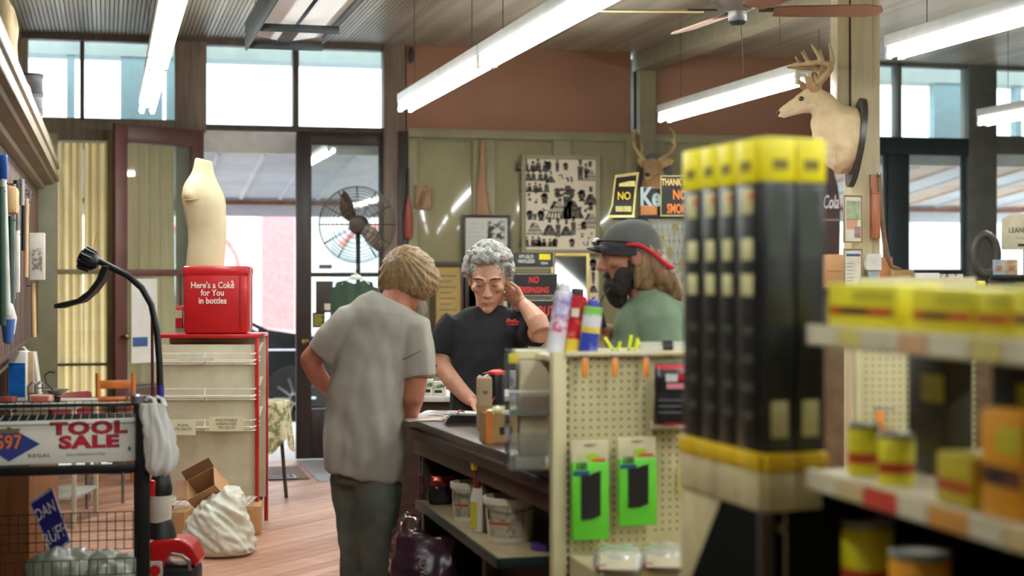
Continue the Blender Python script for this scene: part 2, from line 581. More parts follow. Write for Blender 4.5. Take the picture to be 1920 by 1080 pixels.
# right-hand street front: transoms, double doors, window
wpart('header_board', greyframe, (1545, 2000, 70, 127), dy0=-.01)
wpart('post', greyframe, (1530, 1553, 80, 900), dy0=-.02)
wpart('mullion', greyframe, (1683, 1690, 118, 262), dy0=-.01)
wpart('transom_rail', teal_dk, (1548, 1832, 257, 290), dy0=-.015)
wpart('post', greyframe, (1814, 1866, 100, 900), dy0=-.03)
wpart('transom_rail', greyframe, (1862, 2000, 256, 290), dy0=-.015)
for i, (a, b, c, d) in enumerate([(1552, 1684, 120, 260), (1689, 1816, 120, 260), (1860, 2000, 130, 260), (1860, 2000, 286, 700)]):
    g = G(); wbox(g, a, b, c, d, dy0=.05, dy1=.056, bev=0); struct(g.build('window_%d' % (i + 7), dusty if d < 300 else pane))
wpart('low_wall', greyframe, (1862, 2000, 690, 900), dy0=0)
def leaf_door(name, u0, u1, vtop, mat, gl, glmat, y=0.0, mid=None, low=None):
    """glazed door leaf: stiles, rails, panes"""
    zt, zb = WZ((u0 + u1) / 2, vtop), .005
    x0, x1 = WX(u0), WX(u1)
    g = G()
    gu0, gu1, gv0, gv1 = gl
    a, b = WX(gu0), WX(gu1)
    z1, z0 = WZ((u0 + u1) / 2, gv0), WZ((u0 + u1) / 2, gv1)
    g.box(x0, a, -.025, .025, zb, zt, 0, .004); g.box(b, x1, -.025, .025, zb, zt, 0, .004)
    g.box(a, b, -.025, .025, z1, zt, 0, .004); g.box(a, b, -.025, .025, zb, z0, 0, .004)
    if mid:
        g.box(a, b, -.02, .02, WZ((u0 + u1) / 2, mid[1]), WZ((u0 + u1) / 2, mid[0]), 0, .003)
    o = struct(g.build(name, mat, None, (0, YW + .05 + y, 0)))
    G().box(a, b, -.003, .003, z0, z1).build('pane', glmat, o)
    g2 = G().box(a + .06, b - .06, -.03, -.022, .1, z0 - .08, 0, .006)
    g2.build('bottom_panel', mat, o)
    return o
dr = leaf_door('door_1', 556, 745, 250, door_dk, (585, 712, 272, 766), pane, mid=(511, 519))
h = G().cyl((WX(572), -.03, WZ(572, 640)), (WX(572), -.07, WZ(572, 640)), .012).ball((WX(572), -.08, WZ(572, 640)), .028)
h.build('door_knob', M('brass', (150, 120, 60), .3, 1), dr)
leaf_door('door_2', 1556, 1667, 262, teal_dk, (1566, 1662, 290, 505), pane)
leaf_door('door_3', 1668, 1832, 262, teal_dk, (1708, 1808, 290, 505), pane)
# the open maroon leaf, swung into the shop
hx, hz = WX(379), WZ(379, 246)
dl = struct(G().box(-.84, -.73, -.02, .02, .01, hz, 0, .004).box(-.12, 0, -.02, .02, .01, hz, 0, .004).box(-.73, -.12, -.02, .02, hz - .13, hz, 0, .004)
            .box(-.73, -.12, -.02, .02, .01, .62, 0, .004).box(-.73, -.12, -.018, .018, 1.44, 1.49, 0, .003).build('door_4', maroon, None, (hx, YW - .03, 0), (0, 0, math.radians(38))))
G().box(-.73, -.12, -.003, .003, .62, hz - .13).build('pane', pane, dl)
G().cyl((-.78, -.02, 1.0), (-.78, -.06, 1.0), .012).ball((-.78, -.07, 1.0), .027).build('door_knob', M('brass', (150, 120, 60)), dl)
curtain('door_curtain', -.70, -.24, .64, hz - .14, .035, 4.2, '', .03, 2, parent=dl)
nb = G().box(-.70, -.46, -.0245, -.0225, .8, 1.42)
pn = nb.build('paper_notice', M('white_paper', (225, 222, 212), .7, var=.04), dl)
for k in range(12):
    pass
G().box(-.69, -.55, -.0255, -.0245, .92, .99).build('blue_print', M('blue_print', (60, 90, 140), .6), pn)
# ================================================================ outside: sidewalk, awning, street, buildings, parked car
pave = M('pale_concrete', (205, 203, 198), .8, var=.08, scale=2)
struct(G().box(-12, 22, YW + .06, YW + 3.6, -.16, -.03).build('sidewalk', pave))
struct(G().box(-25, 40, YW + 3.6, YW + 16, -.3, -.16).build('street', M('street_asphalt', (150, 150, 152), .85, var=.1)))
struct(G().box(-25, 40, YW + 16, YW + 19, -.3, -.1).build('far_sidewalk', pave))
# awning: sloping metal sheets on a rusty beam
aw = thing('street_awning', 'pale corrugated metal awning over the sidewalk outside the open door', 'awning', (0, 0, 0))
ya, yb, za, zb2 = YW + .36, YW + 2.75, 2.42, 2.16
tin = [M('awning_tin_a', (208, 212, 222), .5, .1, var=.1, scale=2), M('awning_tin_b', (196, 200, 212), .5, .1, var=.1, scale=2), M('awning_tin_c', (214, 190, 176), .6, .1, var=.12, scale=2)]
x = -2.0
k = 0
while x < 9.5:
    w = .36
    g = G()
    g.add([(x, ya, za), (x + w - .03, ya, za), (x + w - .03, yb, zb2), (x, yb, zb2), (x, ya, za + .008), (x + w - .03, ya, za + .008), (x + w - .03, yb, zb2 + .008), (x, yb, zb2 + .008)],
          [(0, 3, 2, 1), (4, 5, 6, 7), (0, 1, 5, 4), (2, 3, 7, 6), (0, 4, 7, 3), (1, 2, 6, 5)])
    g.tube([(x + w - .015, ya, za), (x + w - .015, yb, zb2)], .02, 8)
    g.build('metal_sheet', tin[2] if x > 6 and k % 2 else R.choice(tin[:2]), aw)
    x += w; k += 1
G().box(-2, 9.5, ya - .12, ya, za - .01, za + .16, 0, .01).build('wall_board', M('white_board', (215, 212, 208), .6, var=.06), aw)
rust = M('rusty_steel', (130, 82, 66), .7, .2, var=.3, scale=8)
G().box(-2, 9.5, yb - .1, yb - .04, zb2 - .05, zb2 - .01).build('beam', rust, aw)
G().box(-2, 9.5, yb, yb + .02, zb2 - .16, zb2 + .03).build('fascia', tin[1], aw)
for q in range(-1, 5):
    g = G().tube([(q * 2.3 + .6, yb - .5, zb2 - .12), (q * 2.3 + .6, yb - .06, zb2 - .03)], .012, 6)
    g.build('strut', rust, aw)
# pale building across the street: brick columns and shop windows
fb = thing('building_across', 'bright pale building with pink brick columns across the street', 'building', (0, YW + 19, 0))
G().box(-14, 24, 0, .5, -.1, 3.6).build('wall', M('white_stucco', (238, 234, 232), .8, var=.04), fb)
pb = M('pink_brick', (208, 132, 134), .8, var=.12, scale=14)
for xx in (-5.6, -1.2, 3.25, 7.6, 12.0):
    G().box(xx - .32, xx + .32, -.16, .02, -.1, 3.2, 0, .01).build('brick_column', pb, fb)
for xx in (-3.4, 1.05, 5.4, 9.8):
    w_ = G().box(xx - 1.2, xx + 1.2, -.05, .0, .5, 2.4).build('window', M('window_frame_white', (235, 235, 235)), fb)
    G().box(xx - 1.1, xx + 1.1, -.07, -.05, .6, 2.3).build('pane', M('far_pane', (190, 205, 210), .2), w_)
for xx in (1.6, 5.2):
    g = G()
    pts = [(xx + .9 * math.cos(a), -.09, 1.5 + .9 * math.sin(a)) for a in [k * PI / 10 - .6 for k in range(11)]]
    g.tube(pts, .05, 6)
    g.build('painted_arc', M('pale_red_paint', (206, 126, 120), .6), fb)
# black sedan parked at the curb
car = thing('parked_car', 'black sedan parked at the curb outside the open door', 'car', (0, 0, 0))
d_car = 17.2
def C(u, v): return P(u, v, d_car)
c0 = P(540, 515, d_car); gz = -.16
car.location = (c0.x - 1.45, c0.y, gz)
car.rotation_euler = (0, 0, 0)
# local: x = length (front to the right), y = width, z up
bodyp = [(-2.3, .35), (-2.28, .75), (-2.1, .95), (-1.55, 1.02), (-.95, 1.36), (-.3, 1.46), (.45, 1.42), (1.15, 1.05), (2.0, .92), (2.3, .7), (2.32, .35)]
low = [(2.0, .22), (-2.0, .22)]
prof2 = bodyp + low
g = G()
ys = [(-.86, .86), (-.9, .96), (-.6, 1.0), (.6, 1.0), (.9, .96), (.86, .86)]
rings = []
for yy, sc in [(-.90, .0), (-.90, 1), (-.62, 1.0), (.62, 1.0), (.90, 1)]:
    pass
def inset(z): return .0 if z < .95 else (z - .95) * .42
rings = [[(x, -(.9 - inset(z)), z) for x, z in prof2], [(x, -(.55), z + (.02 if z > 1.2 else 0)) for x, z in prof2], [(x, .55, z + (.02 if z > 1.2 else 0)) for x, z in prof2], [(x, .9 - inset(z), z) for x, z in prof2]]
g.loft(rings)
bk = M('black_car_paint', (10, 11, 16), .25, 0, var=.05, coat=.25)
g.build('body', bk, car, sharp=30)
gl = M('dark_car_glass', (30, 36, 42), .05, 0, var=.05, coat=1)
def side(poly, name, mat, off=.004):
    g = G()
    g.add([(x, -(.9 - inset(z)) - off, z) for x, z in poly] + [(x, -(.9 - inset(z)) + .004, z) for x, z in poly],
          [tuple(range(len(poly)))] + [(i, (i + 1) % len(poly), (i + 1) % len(poly) + len(poly), i + len(poly)) for i in range(len(poly))])
    return g.build(name, mat, car)
side([(-1.42, 1.05), (-.98, 1.31), (-.38, 1.40), (-.38, 1.03)], 'side_window', gl)
side([(-.3, 1.03), (-.3, 1.41), (.40, 1.37), (.98, 1.06)], 'side_window', gl)
chrome = M('chrome', (200, 202, 208), .15, 1.0, var=.03)
g = G(); g.tube([(-1.5, -.875, 1.03), (-.98, -.735, 1.335), (-.3, -.70, 1.43), (.42, -.715, 1.395), (1.05, -.865, 1.04)], .014, 6)
g.build('window_trim', chrome, car)
G().tube([(-.34, -.88, 1.02), (-.34, -.72, 1.41)], .014, 6).build('pillar_trim', chrome, car)
G().tube([(-2.1, -.905, .86), (2.1, -.905, .84)], .008, 6).build('side_crease', chrome, car)
for xx in (-.55, .6):
    G().box(xx - .1, xx + .1, -.93, -.90, .78, .81, 0, .008).build('door_handle', chrome, car)
rub = M('tyre_rubber', (28, 28, 30), .8)
for xx in (-1.42, 1.42):
    for sy in (-1, 1):
        w_ = G().lathe([(.2, -.1), (.33, -.1), (.345, -.06), (.345, .06), (.33, .1), (.2, .1)], 28, mx=Matrix.Translation((xx, sy * .8, .345)) @ rotm(PI / 2)).build('wheel', rub, car)
        g = G()
        g.lathe([(.0, .09), (.06, .1), (.06, .07), (.0, .07)], 16, mx=Matrix.Translation((xx, sy * .8, .345)) @ rotm(sy * -PI / 2 * -1))
        g.lathe([(.2, .08), (.235, .1), (.235, .06), (.2, .06), (.2, .08)], 24, mx=Matrix.Translation((xx, sy * .8, .345)) @ rotm(sy * PI / 2 * 1))
        for q in range(10):
            a = q * 2 * PI / 10
            g.tube([(xx + .04 * math.cos(a), sy * .89, .345 + .04 * math.sin(a)), (xx + .215 * math.cos(a), sy * .89, .345 + .215 * math.sin(a))], .02, 5)
        g.build('alloy_rim', chrome, w_)

# upper storey pieces of the outer porch seen through the transoms
pt_ = M('pale_teal_paint', (150, 178, 186), .7, var=.05)
for i, (u0, u1, v0, v1, yy) in enumerate([(226, 305, 92, 228, .9), (312, 330, 84, 228, .9), (125, 140, 92, 228, .9), (1752, 1816, 150, 262, .9), (1905, 1916, 150, 262, .9)]):
    a, b = PY(u0, v0, YW + yy), PY(u1, v1, YW + yy)
    struct(G().box(a.x, b.x, a.y, a.y + .1, 2.42, 3.4).build('porch_pier', pt_))
a = PY(40, 96, YW + .9)
struct(G().box(a.x - 1, 9, a.y - .02, a.y + .3, PY(300, 108, YW + .9).z, 3.6).build('porch_beam', M('pale_grey_green_paint', (176, 188, 184), .7, var=.08, scale=3)))
# ================================================================ fluorescent strips and other ceiling fittings
ZL = CZ + 1.13
white_metal = M('white_enamel', (214, 216, 210), .4, 0, var=.05)
wire_m = M('dark_wire', (70, 66, 58), .6)
tube_m = emit_mat('fluorescent_tube', (.95, 1.0, 1.0), TUBE_POWER)
sock = M('white_socket', (220, 220, 214), .5)
fx = thing('fluorescent_light', 'x', 'ceiling light', (0, 0, 0))
FL = 2.42
G().box(-.055, .055, 0, FL, .045, .105, 0, .006).box(-.03, .03, 0.02, FL - .02, .02, .05, 0, .004).build('housing', white_metal, fx)
for sx_ in (-.036, .036):
    t_ = G().cyl((sx_, .03, 0), (sx_, FL - .03, 0), .017, n=12).build('tube', tube_m, fx)
    for yy in (0.0, FL - .03):
        G().box(sx_ - .014, sx_ + .014, yy, yy + .03, -.022, .05, 0, .004).build('socket', sock, t_)
for yy in (.35, FL - .35):
    G().cyl((0, yy, .105), (0, yy, ZC - ZL), .0025, n=6).build('hanging_wire', wire_m, fx)
spots = [(.27, 8.90, 'fluorescent strip nearest the street over the left aisle, ending before the left transom'), (.27, 6.46, 'fluorescent strip over the left aisle, nearer one, running out of the top of the picture'),
         (1.976, 8.36, 'fluorescent strip hanging in front of the large brown board'), (1.976, 5.92, 'fluorescent strip beside the ceiling fan, reaching the top edge of the picture'),
         (3.94, 8.62, 'fluorescent strip behind the antlers of the pale deer head'), (3.94, 5.11, 'fluorescent strip right of the wooden post, cut by the right edge of the picture'),
         (6.34, 8.3, 'small fluorescent strip at the far right in front of the street windows')]
for i, (x, y, lb) in enumerate(spots):
    o = fx if i == 0 else dup(fx)
    o.location = (x, y, ZL); o['label'] = lb; o['group'] = 'fluorescent strips'
for x, y in ((.27, 2.2), (1.976, 1.8), (3.94, 1.6), (3.94, -.9), (1.976, -.8), (6.34, 5.4), (6.34, 2.6)):
    dup(fx, (x, y, ZL), None, 'fluorescent strip nearer the back of the shop, out of the picture', 'fluorescent strips over the back of the shop')
# unlit industrial reflector fixture above the door
hf = thing('reflector_light', 'unlit hooded ceiling light with white reflectors above the door transom', 'ceiling light', (1.10, 7.9, 2.87))
dkm = M('dark_grey_metal', (62, 66, 66), .45, .6, var=.1)
G().box(-.25, -.235, 0, 2.35, 0, .17, 0, .004).box(.235, .25, 0, 2.35, .06, .17, 0, .004).box(-.25, .25, 0, 2.35, .17, .18, 0, .003).build('housing', dkm, hf)
wr = M('white_reflector', (244, 243, 238), .35, var=.02)
g = G()
for s_ in (-1, 1):
    g.add([(s_ * .02, 0, .06), (s_ * .02, 2.3, .06), (s_ * .232, 2.3, .10), (s_ * .232, 0, .10), (s_ * .02, 0, .08), (s_ * .02, 2.3, .08), (s_ * .232, 2.3, .12), (s_ * .232, 0, .12)],
          [(0, 1, 2, 3), (4, 7, 6, 5), (0, 4, 5, 1), (2, 6, 7, 3), (0, 3, 7, 4), (1, 5, 6, 2)])
g.build('reflector', wr, hf)
for yy in (1.55, 2.3):
    G().box(-.24, .24, yy, yy + .03, .01, .055, 0, .004).build('cross_bar', dkm, hf)
G().box(-.06, .03, 1.7, 2.3, .045, .06, 0, .003).build('ballast_cover', M('dark_brown_metal', (52, 44, 40), .5, .3), hf)
for xx, yy in ((-.2, .3), (.2, .3), (-.2, 2.2), (.2, 2.2)):
    G().cyl((xx, yy, .18), (xx, yy, ZC - 2.87), .003, n=6).build('hanging_rod', wire_m, hf)
# ceiling fan
fp = P(1383, 22, 7.6)
fan = thing('ceiling_fan', 'four-blade ceiling fan with dark motor beside the fluorescent strip', 'ceiling fan', fp, -TH)
mm_ = M('dark_fan_metal', (58, 62, 66), .4, .5, var=.08)
G().cyl((0, 0, .12), (0, 0, ZC - fp.z), .014).build('down_rod', mm_, fan)
G().lathe([(.0, ZC - fp.z), (.07, ZC - fp.z), (.06, ZC - fp.z - .06), (.02, ZC - fp.z - .08), (.0, ZC - fp.z - .08)][::-1], 18).build('canopy', mm_, fan)
G().lathe([(0, -.06), (.03, -.06), (.045, -.04), (.045, .0), (.09, .02), (.125, .05), (.13, .1), (.10, .14), (.03, .16), (0, .16)], 24).build('motor', M('fan_motor_pale', (126, 124, 118), .4, .4, var=.1), fan)
G().lathe([(0, -.065), (.03, -.063), (.042, -.05), (.042, -.005), (0, -.005)], 18).build('switch_cup', mm_, fan)
bl_w = M('fan_blade_wood', (128, 92, 72), .4, var=.12, scale=5, stretch=(1, 8, 8))
bl_l = M('fan_blade_edge_pale', (222, 196, 140), .45, var=.06)
bl_o = M('fan_blade_tan', (190, 134, 92), .45, var=.08)
for ang, mt_ in ((math.radians(183), bl_l), (math.radians(-3), bl_w), (math.radians(108), bl_o), (math.radians(285), bl_w)):
    g = G()
    pl = [(.17, -.05), (.25, -.062), (.6, -.07), (.67, -.05), (.685, 0), (.67, .05), (.6, .07), (.25, .062), (.17, .05)]
    g.prism(pl, -.004, .004, 0, plane='xy', mx=rotm(0, 0, ang) @ rotm(math.radians(-13)))
    b = g.build('blade', [mt_], fan)
    G().box(.1, .24, -.02, .02, .004, .012, 0, .003, mx=rotm(0, 0, ang) @ rotm(math.radians(-13))).build('blade_arm', mm_, b)
G().tube([(.01, -.04, -.06), (.02, -.05, -.3)], .002, 5).build('pull_chain', wire_m, fan)
# ================================================================ left side: wall shelving with cornice, tools, rack, trimmer
tanw = M('tan_painted_wood', (118, 102, 74), .5, var=.14, scale=3, stretch=(6, .6, 6))
dkbr = M('dark_brown_board', (66, 44, 32), .6, var=.25, scale=4, stretch=(6, 6, .6))
cab = thing('wall_shelving', 'tall old wooden wall shelving with moulded tan cornice along the left side', 'shelving', (-.98, 3.0, 0))
YE = 8.95
def lx(x): return x + .98
prof = [(0, 2.35), (lx(-.36), 2.35), (lx(-.365), 2.31), (lx(-.345), 2.30), (lx(-.345), 2.26), (lx(-.33), 2.25), (lx(-.33), 2.21), (lx(-.342), 2.20), (lx(-.342), 2.165), (lx(-.33), 2.155), (lx(-.33), 2.12), (lx(-.36), 2.115), (lx(-.37), 2.10),
        (lx(-.43), 2.09), (lx(-.44), 2.07), (lx(-.47), 2.06), (lx(-.52), 2.05), (0, 2.05)]
G().prism(prof, -1.2, YE, 0).build('cornice', tanw, cab)
G().box(0, .03, -1.2, YE, 0, 2.05).build('back_panel', dkbr, cab)
for yy in (-1.2, 1.0, 3.2, 5.0, 6.4, 7.6, YE - .04):
    G().box(.03, .36, yy, yy + .035, 0, 2.05, 0, .003).build('upright', dkbr, cab)
for zz in (.08, .45, .85):
    G().box(.03, .36, -1.2, YE, zz, zz + .025, 0, .003).build('shelf', tanw, cab)
for k in range(21):
    yy = 4.1 + k * .23
    G().box(.485, .505, yy, yy + .215, 1.06, 2.05, 0, .003).build('plank', [dkbr, M('brown_plank', (92, 60, 40), .6, var=.25, scale=4, stretch=(6, 6, .6))][k % 2], cab)
G().box(.03, .485, 4.1, 4.13, 1.06, 2.05, 0, .003).build('side_board', dkbr, cab)
G().box(.03, .505, 4.1, YE, 1.03, 1.06, 0, .003).build('ledge', dkbr, cab)
# --- things lying on the cornice
sack = M('cream_sack', (206, 188, 146), .8, var=.18, scale=6, rgb2=(150, 112, 70))
def sackb(u, v, d, sx, sy, sz, label, mat, seed):
    g = G(); g.box(-sx / 2, sx / 2, -sy / 2, sy / 2, 0, sz, 0, .04)
    p = P(u, v, d)
    o = blob(g, 'feed_sack', mat, .02, 8, fn=lambda c, n: .018 * nz(c, 9, seed), loc=(-.56, p.y, 2.35))
    tag(o, label, 'sack', 'sacks on top of the wall shelving')
sackb(20, 60, 7.0, .34, .55, .30, 'cream and brown sack lying on the cornice at the top left corner', sack, 1)
sackb(40, 60, 8.9, .30, .5, .17, 'low cream sack behind the tall one on the cornice', sack, 5)
navy = M('navy_plastic', (40, 44, 78), .5)
for i in range(3):
    p = PX(70, 200, -.46)
    jb = thing('paint_can', ['lowest', 'middle', 'topmost'][i] + ' dark blue lidded can of the small stack on the cornice', 'can', (-.46, 10.35, 2.35 + i * .115), 0, 'stacked cans on the cornice')
    G().lathe([(0, 0), (.075, 0), (.078, .01), (.075, .015), (.075, .085), (.079, .09), (.079, .098), (0, .098)], 18).build('body', M('can_label', (140, 132, 110), .5, rgb2=(70, 70, 96)), jb)
    G().lathe([(0, .098), (.081, .098), (.081, .112), (.06, .114), (0, .112)], 18).build('lid', navy, jb)
# --- long tools hanging under the cornice
HX = -.435
def tool(name, label, u0, v0, u1, v1, r, mat, d0=None, extra=None, x=HX):
    p0 = PX(u0, v0, x); p1 = PX(u1, v1, x)
    y = p0.y
    t = thing(name, label, 'tool', (x, y, 0), 0, 'long tools hanging under the cornice')
    z0, z1 = p0.z, P(u1, v1, dX(u0, x)).z
    dx = (u1 - u0) * dX(u0, x) / F
    G().tube([(0, 0, z0), (dx * .5 * CS, -dx * .5 * SN, (z0 + z1) / 2), (dx * CS, -dx * SN, z1)], r, 10).build('handle', mat, t)
    G().cyl((-.05, 0, z0 - .02), (.02, 0, z0 - .02), .004, n=6).build('peg', MATS['dark_brown_board'], t)
    return t, z0, z1
blu = M('blue_plastic', (24, 84, 168), .4); wht = M('white_plastic', (214, 212, 202), .45); grn = M('dark_green_plastic', (28, 66, 48), .4)
ash = M('pale_ash_wood', (206, 170, 120), .5, var=.12, stretch=(6, 6, .6)); gry = M('grey_steel', (140, 140, 138), .35, .8); blk = M('black_plastic', (26, 26, 28), .45)
t, z0, z1 = tool('push_broom', 'white-handled brush with blue head at the top, left edge of the picture', 6, 335, 14, 590, .015, wht)
G().cbox((0, 0, z0 + .05), (.035, .05, .11), 0, .01, rotm(.2)).build('brush_head', blu, t)
G().lathe([(0, -.02), (.03, -.02), (.02, -.12), (0, -.13)][::-1], 12, c=(.02, 0, z1)).build('end_cap', M('blue_white_cap', (70, 110, 180), .4), t)
t, z0, z1 = tool('garden_hoe', 'dark green handled tool beside the white brush at the left edge', 1, 350, 3, 610, .018, grn)
t, z0, z1 = tool('squeegee', 'white flat-bladed tool hanging against the dark planks', 33, 432, 33, 545, .012, wht)
G().cbox((0, 0, (z0 + z1) / 2 - .01), (.02, .075, z0 - z1), 0, .006).build('blade', wht, t)
G().cyl((0, 0, z0), (0, 0, z0 + .22), .011).build('socket', gry, t)
t, z0, z1 = tool('dust_mop', 'pale wooden tool head among the hanging tools below the cornice', 22, 352, 22, 400, .014, blk)
G().cbox((0, 0, (z0 + z1) / 2), (.06, .16, .13), 0, .02).build('wooden_head', ash, t)
t, z0, z1 = tool('scraper', 'black and grey ribbed handle right of the pale wooden tool head', 31, 338, 31, 385, .016, blk)
t2, z0, z1 = tool('scraper', 'second grey ribbed handle, nearest the cornice bracket', 41, 336, 41, 385, .016, gry)
t, z0, z1 = tool('steel_rod', 'thin grey rod slanting beside the white package', 57, 358, 44, 478, .008, gry)
t, z0, z1 = tool('lopper', 'blue-gripped lopper low on the dark planks', 10, 500, 15, 575, .014, blu)
G().lathe([(0, 0), (.02, .01), (.03, .08), (.012, .14), (0, .15)], 12, c=(.02, 0, z1 - .13)).build('blade', wht, t)
t, z0, z1 = tool('sash_strap', 'tan strap hanging under the white package', 62, 530, 64, 632, .014, ash)
for nm_, lb_, a0, b0, a1, b1, r_, mm in (('black_pole', 'black pole hanging right of the white flat tool', 44, 350, 44, 470, .011, blk), ('wood_handle', 'tan wooden handle hanging behind the grey rod', 50, 372, 49, 520, .012, ash),
                                          ('green_pole', 'green pole between the blue and white tools', 20, 405, 20, 590, .012, grn), ('grey_pole', 'thin grey pole left of the white flat tool', 26, 345, 26, 560, .010, gry)):
    tool(nm_, lb_, a0, b0, a1, b1, r_, mm)
# white package
p = PX(70, 525, -.41)
pk = thing('boxed_tool', 'white printed package hanging by the olive post', 'package', p, .0)
s_ = dX(70, -.41) / F
G().cyl((-.08, 0, 84 * s_), (0, 0, 84 * s_), .004, n=6).build('peg', MATS['dark_brown_board'], pk)
G().box(-.045, .045, -.06, .06, 0, 88 * s_, 0, .004).build('carton', M('white_carton', (206, 200, 186), .6), pk)
G().box(-.03, .03, -.062, -.06, .05, 60 * s_).build('printed_picture', M('grey_photo_print', (120, 112, 104), .6, rgb2=(200, 194, 180), scale=30, thresh=(.45, .55)), pk)
# --- metal table by the window with goods
kt = K(80, 752, 9.4)
tb = thing('display_table', 'low metal shelf table by the curtained window, behind the wire rack', 'table', (kt.loc.x, kt.loc.y, 0), -TH)
ztp = kt.loc.z
G().box(-.28, .26, -.25, .25, ztp - .03, ztp, 0, .004).build('top', M('grey_shelf_metal', (168, 164, 150), .5), tb)
G().box(-.28, .26, -.25, .25, .16, .18, 0, .004).build('lower_shelf', M('grey_shelf_metal', (168, 164, 150), .5), tb)
for sx_ in (-.27, .25):
    for sy_ in (-.24, .24):
        G().box(sx_ - .012, sx_ + .012, sy_ - .012, sy_ + .012, 0, ztp - .03, 0, .002).build('leg', M('pale_leg_metal', (190, 182, 158), .5), tb)
def on_table(name, label, cat, u0, u1, v0, v1, dep, mat, dd=0.0, bev=.004):
    k = K((u0 + u1) / 2, v1, 9.4 + dd, ztp + .001)
    t = k.thing(name, label, cat)
    h = (v1 - v0) * k.k; w = (u1 - u0) * k.k
    G().box(-w / 2, w / 2, -dep / 2, dep / 2, 0, h, 0, bev).build('body', mat, t)
    return t, w, h, k
t, w, h, k = on_table('water_jug_box', 'white jug with a blue label on the table at the left edge', 'jug', 19, 54, 650, 744, .09, wht, 0, .012)
G().box(-w / 2 + .008, w / 2 - .008, -.047, -.044, .025, h - .07).build('label', M('blue_label', (20, 92, 170), .4, var=.25, scale=12, stretch=(1, 1, 5)), t)
G().tube([(-w / 2 + .01, 0, h - .005), (-w / 4, 0, h + .02), (w / 4, 0, h + .02), (w / 2 - .01, 0, h - .005)], .007, 8).build('handle', wht, t)
t, w, h, k = on_table('carton', 'upright beige carton beside the blue-labelled jug', 'carton', 54, 66, 652, 744, .08, M('beige_card', (196, 166, 128), .7), .02)
G().prism([(w / 2, 0), (w / 2 + .04, 0), (w / 2, h)], -.03, .03).build('folded_flap', M('white_carton', (206, 200, 186)), t)
t, w, h, k = on_table('pink_box', 'flat pink and white box at the front of the table', 'box', 60, 98, 733, 748, .1, M('pink_card', (206, 160, 140), .6), -.12)
G().box(-w / 2 + .01, w / 2 - .01, -.052, -.05, .008, h - .008).build('label', M('faded_red_label', (170, 90, 80), .6), t)
t, w, h, k = on_table('red_packet', 'dull red flat packet at the left edge of the table', 'packet', 2, 28, 738, 749, .1, M('dull_red', (136, 64, 58), .5), -.1)
# kitchen scale
ks = K(103, 748, 9.35, ztp + .001)
sc = ks.thing('balance_scale', 'small black scale with a scoop pan on the table', 'scale')
G().lathe([(0, 0), (.03, 0), (.035, .02), (.02, .03), (0, .03)], 14).build('base', blk, sc)
G().tube([(0, 0, .03), (-.015, 0, .07), (-.05, 0, .11), (-.06, 0, .155), (-.03, 0, .175), (.0, 0, .17)], .005, 8).build('arm', blk, sc)
G().lathe([(0, .03), (.03, .032), (.07, .06), (.074, .06), (.03, .026), (0, .024)], 20, c=(.01, 0, .01)).build('pan', gry, sc)
for q in range(2):
    kk = K(62 + q * 14, 748, 9.3, ztp + .001)
    cl_ = kk.thing('bench_clamp', ['grey steel clamp in front of the beige carton', 'grey steel clamp right of the beige carton'][q], 'clamp', 'clamps on the table')
    G().tube([(-.02, 0, .0), (-.03, 0, .09), (.0, 0, .12), (.02, 0, .10), (.012, 0, .06)], .007, 8).build('frame', gry, cl_)
    G().cyl((-.035, 0, .05 + q * .03), (.03, 0, .055 + q * .03), .004).build('screw', gry, cl_)
# --- red chair back and orange ladder-back chair
kc = K(217, 900, 11.2, 0)
och = kc.thing('ladder_chair', 'small orange wooden ladder-back chair by the curtained window', 'chair', rz=.25)
orw = M('orange_varnished_wood', (186, 106, 44), .35, var=.12, scale=5, stretch=(6, 6, 1), coat=.3)
hw = .115
for sx_ in (-1, 1):
    G().tube([(sx_ * hw, .0, 0), (sx_ * hw, .0, .36), (sx_ * (hw + .008), .03, .76)], .016, 10).build('back_post', orw, och)
    G().tube([(sx_ * (hw + .02), -.26, 0), (sx_ * (hw + .02), -.26, .37)], .015, 10).build('front_leg', orw, och)
    G().cyl((sx_ * (hw + .005), 0, .16), (sx_ * (hw + .02), -.26, .16), .009).build('stretcher', orw, och)
G().box(-hw - .03, hw + .03, -.275, .0, .35, .372, 0, .006).build('seat', orw, och)
for zz in (.45, .565, .68):
    G().box(-hw, hw, .008 + (zz - .4) * .05, .024 + (zz - .4) * .05, zz - .03, zz + .03, 0, .008).build('slat', orw, och)
G().cyl((-hw, 0, .2), (hw, 0, .2), .009).build('stretcher', orw, och)
kr = K(133, 900, 10.2, 0)
rch = kr.thing('red_chair', 'dark red padded chair standing behind the wire basket', 'chair', rz=1.0)
rdp = M('dark_red_vinyl', (122, 34, 38), .4)
G().box(-.17, .17, -.02, .03, .42, .70, 0, .025).build('backrest', rdp, rch)
G().box(-.18, .18, -.34, .0, .36, .42, 0, .02).build('seat', rdp, rch)
for sx_ in (-.15, .15):
    for sy_ in (-.31, .0):
        G().cyl((sx_, sy_, 0), (sx_, sy_, .37 if sy_ < -.1 else .6), .011).build('leg', gry, rch)
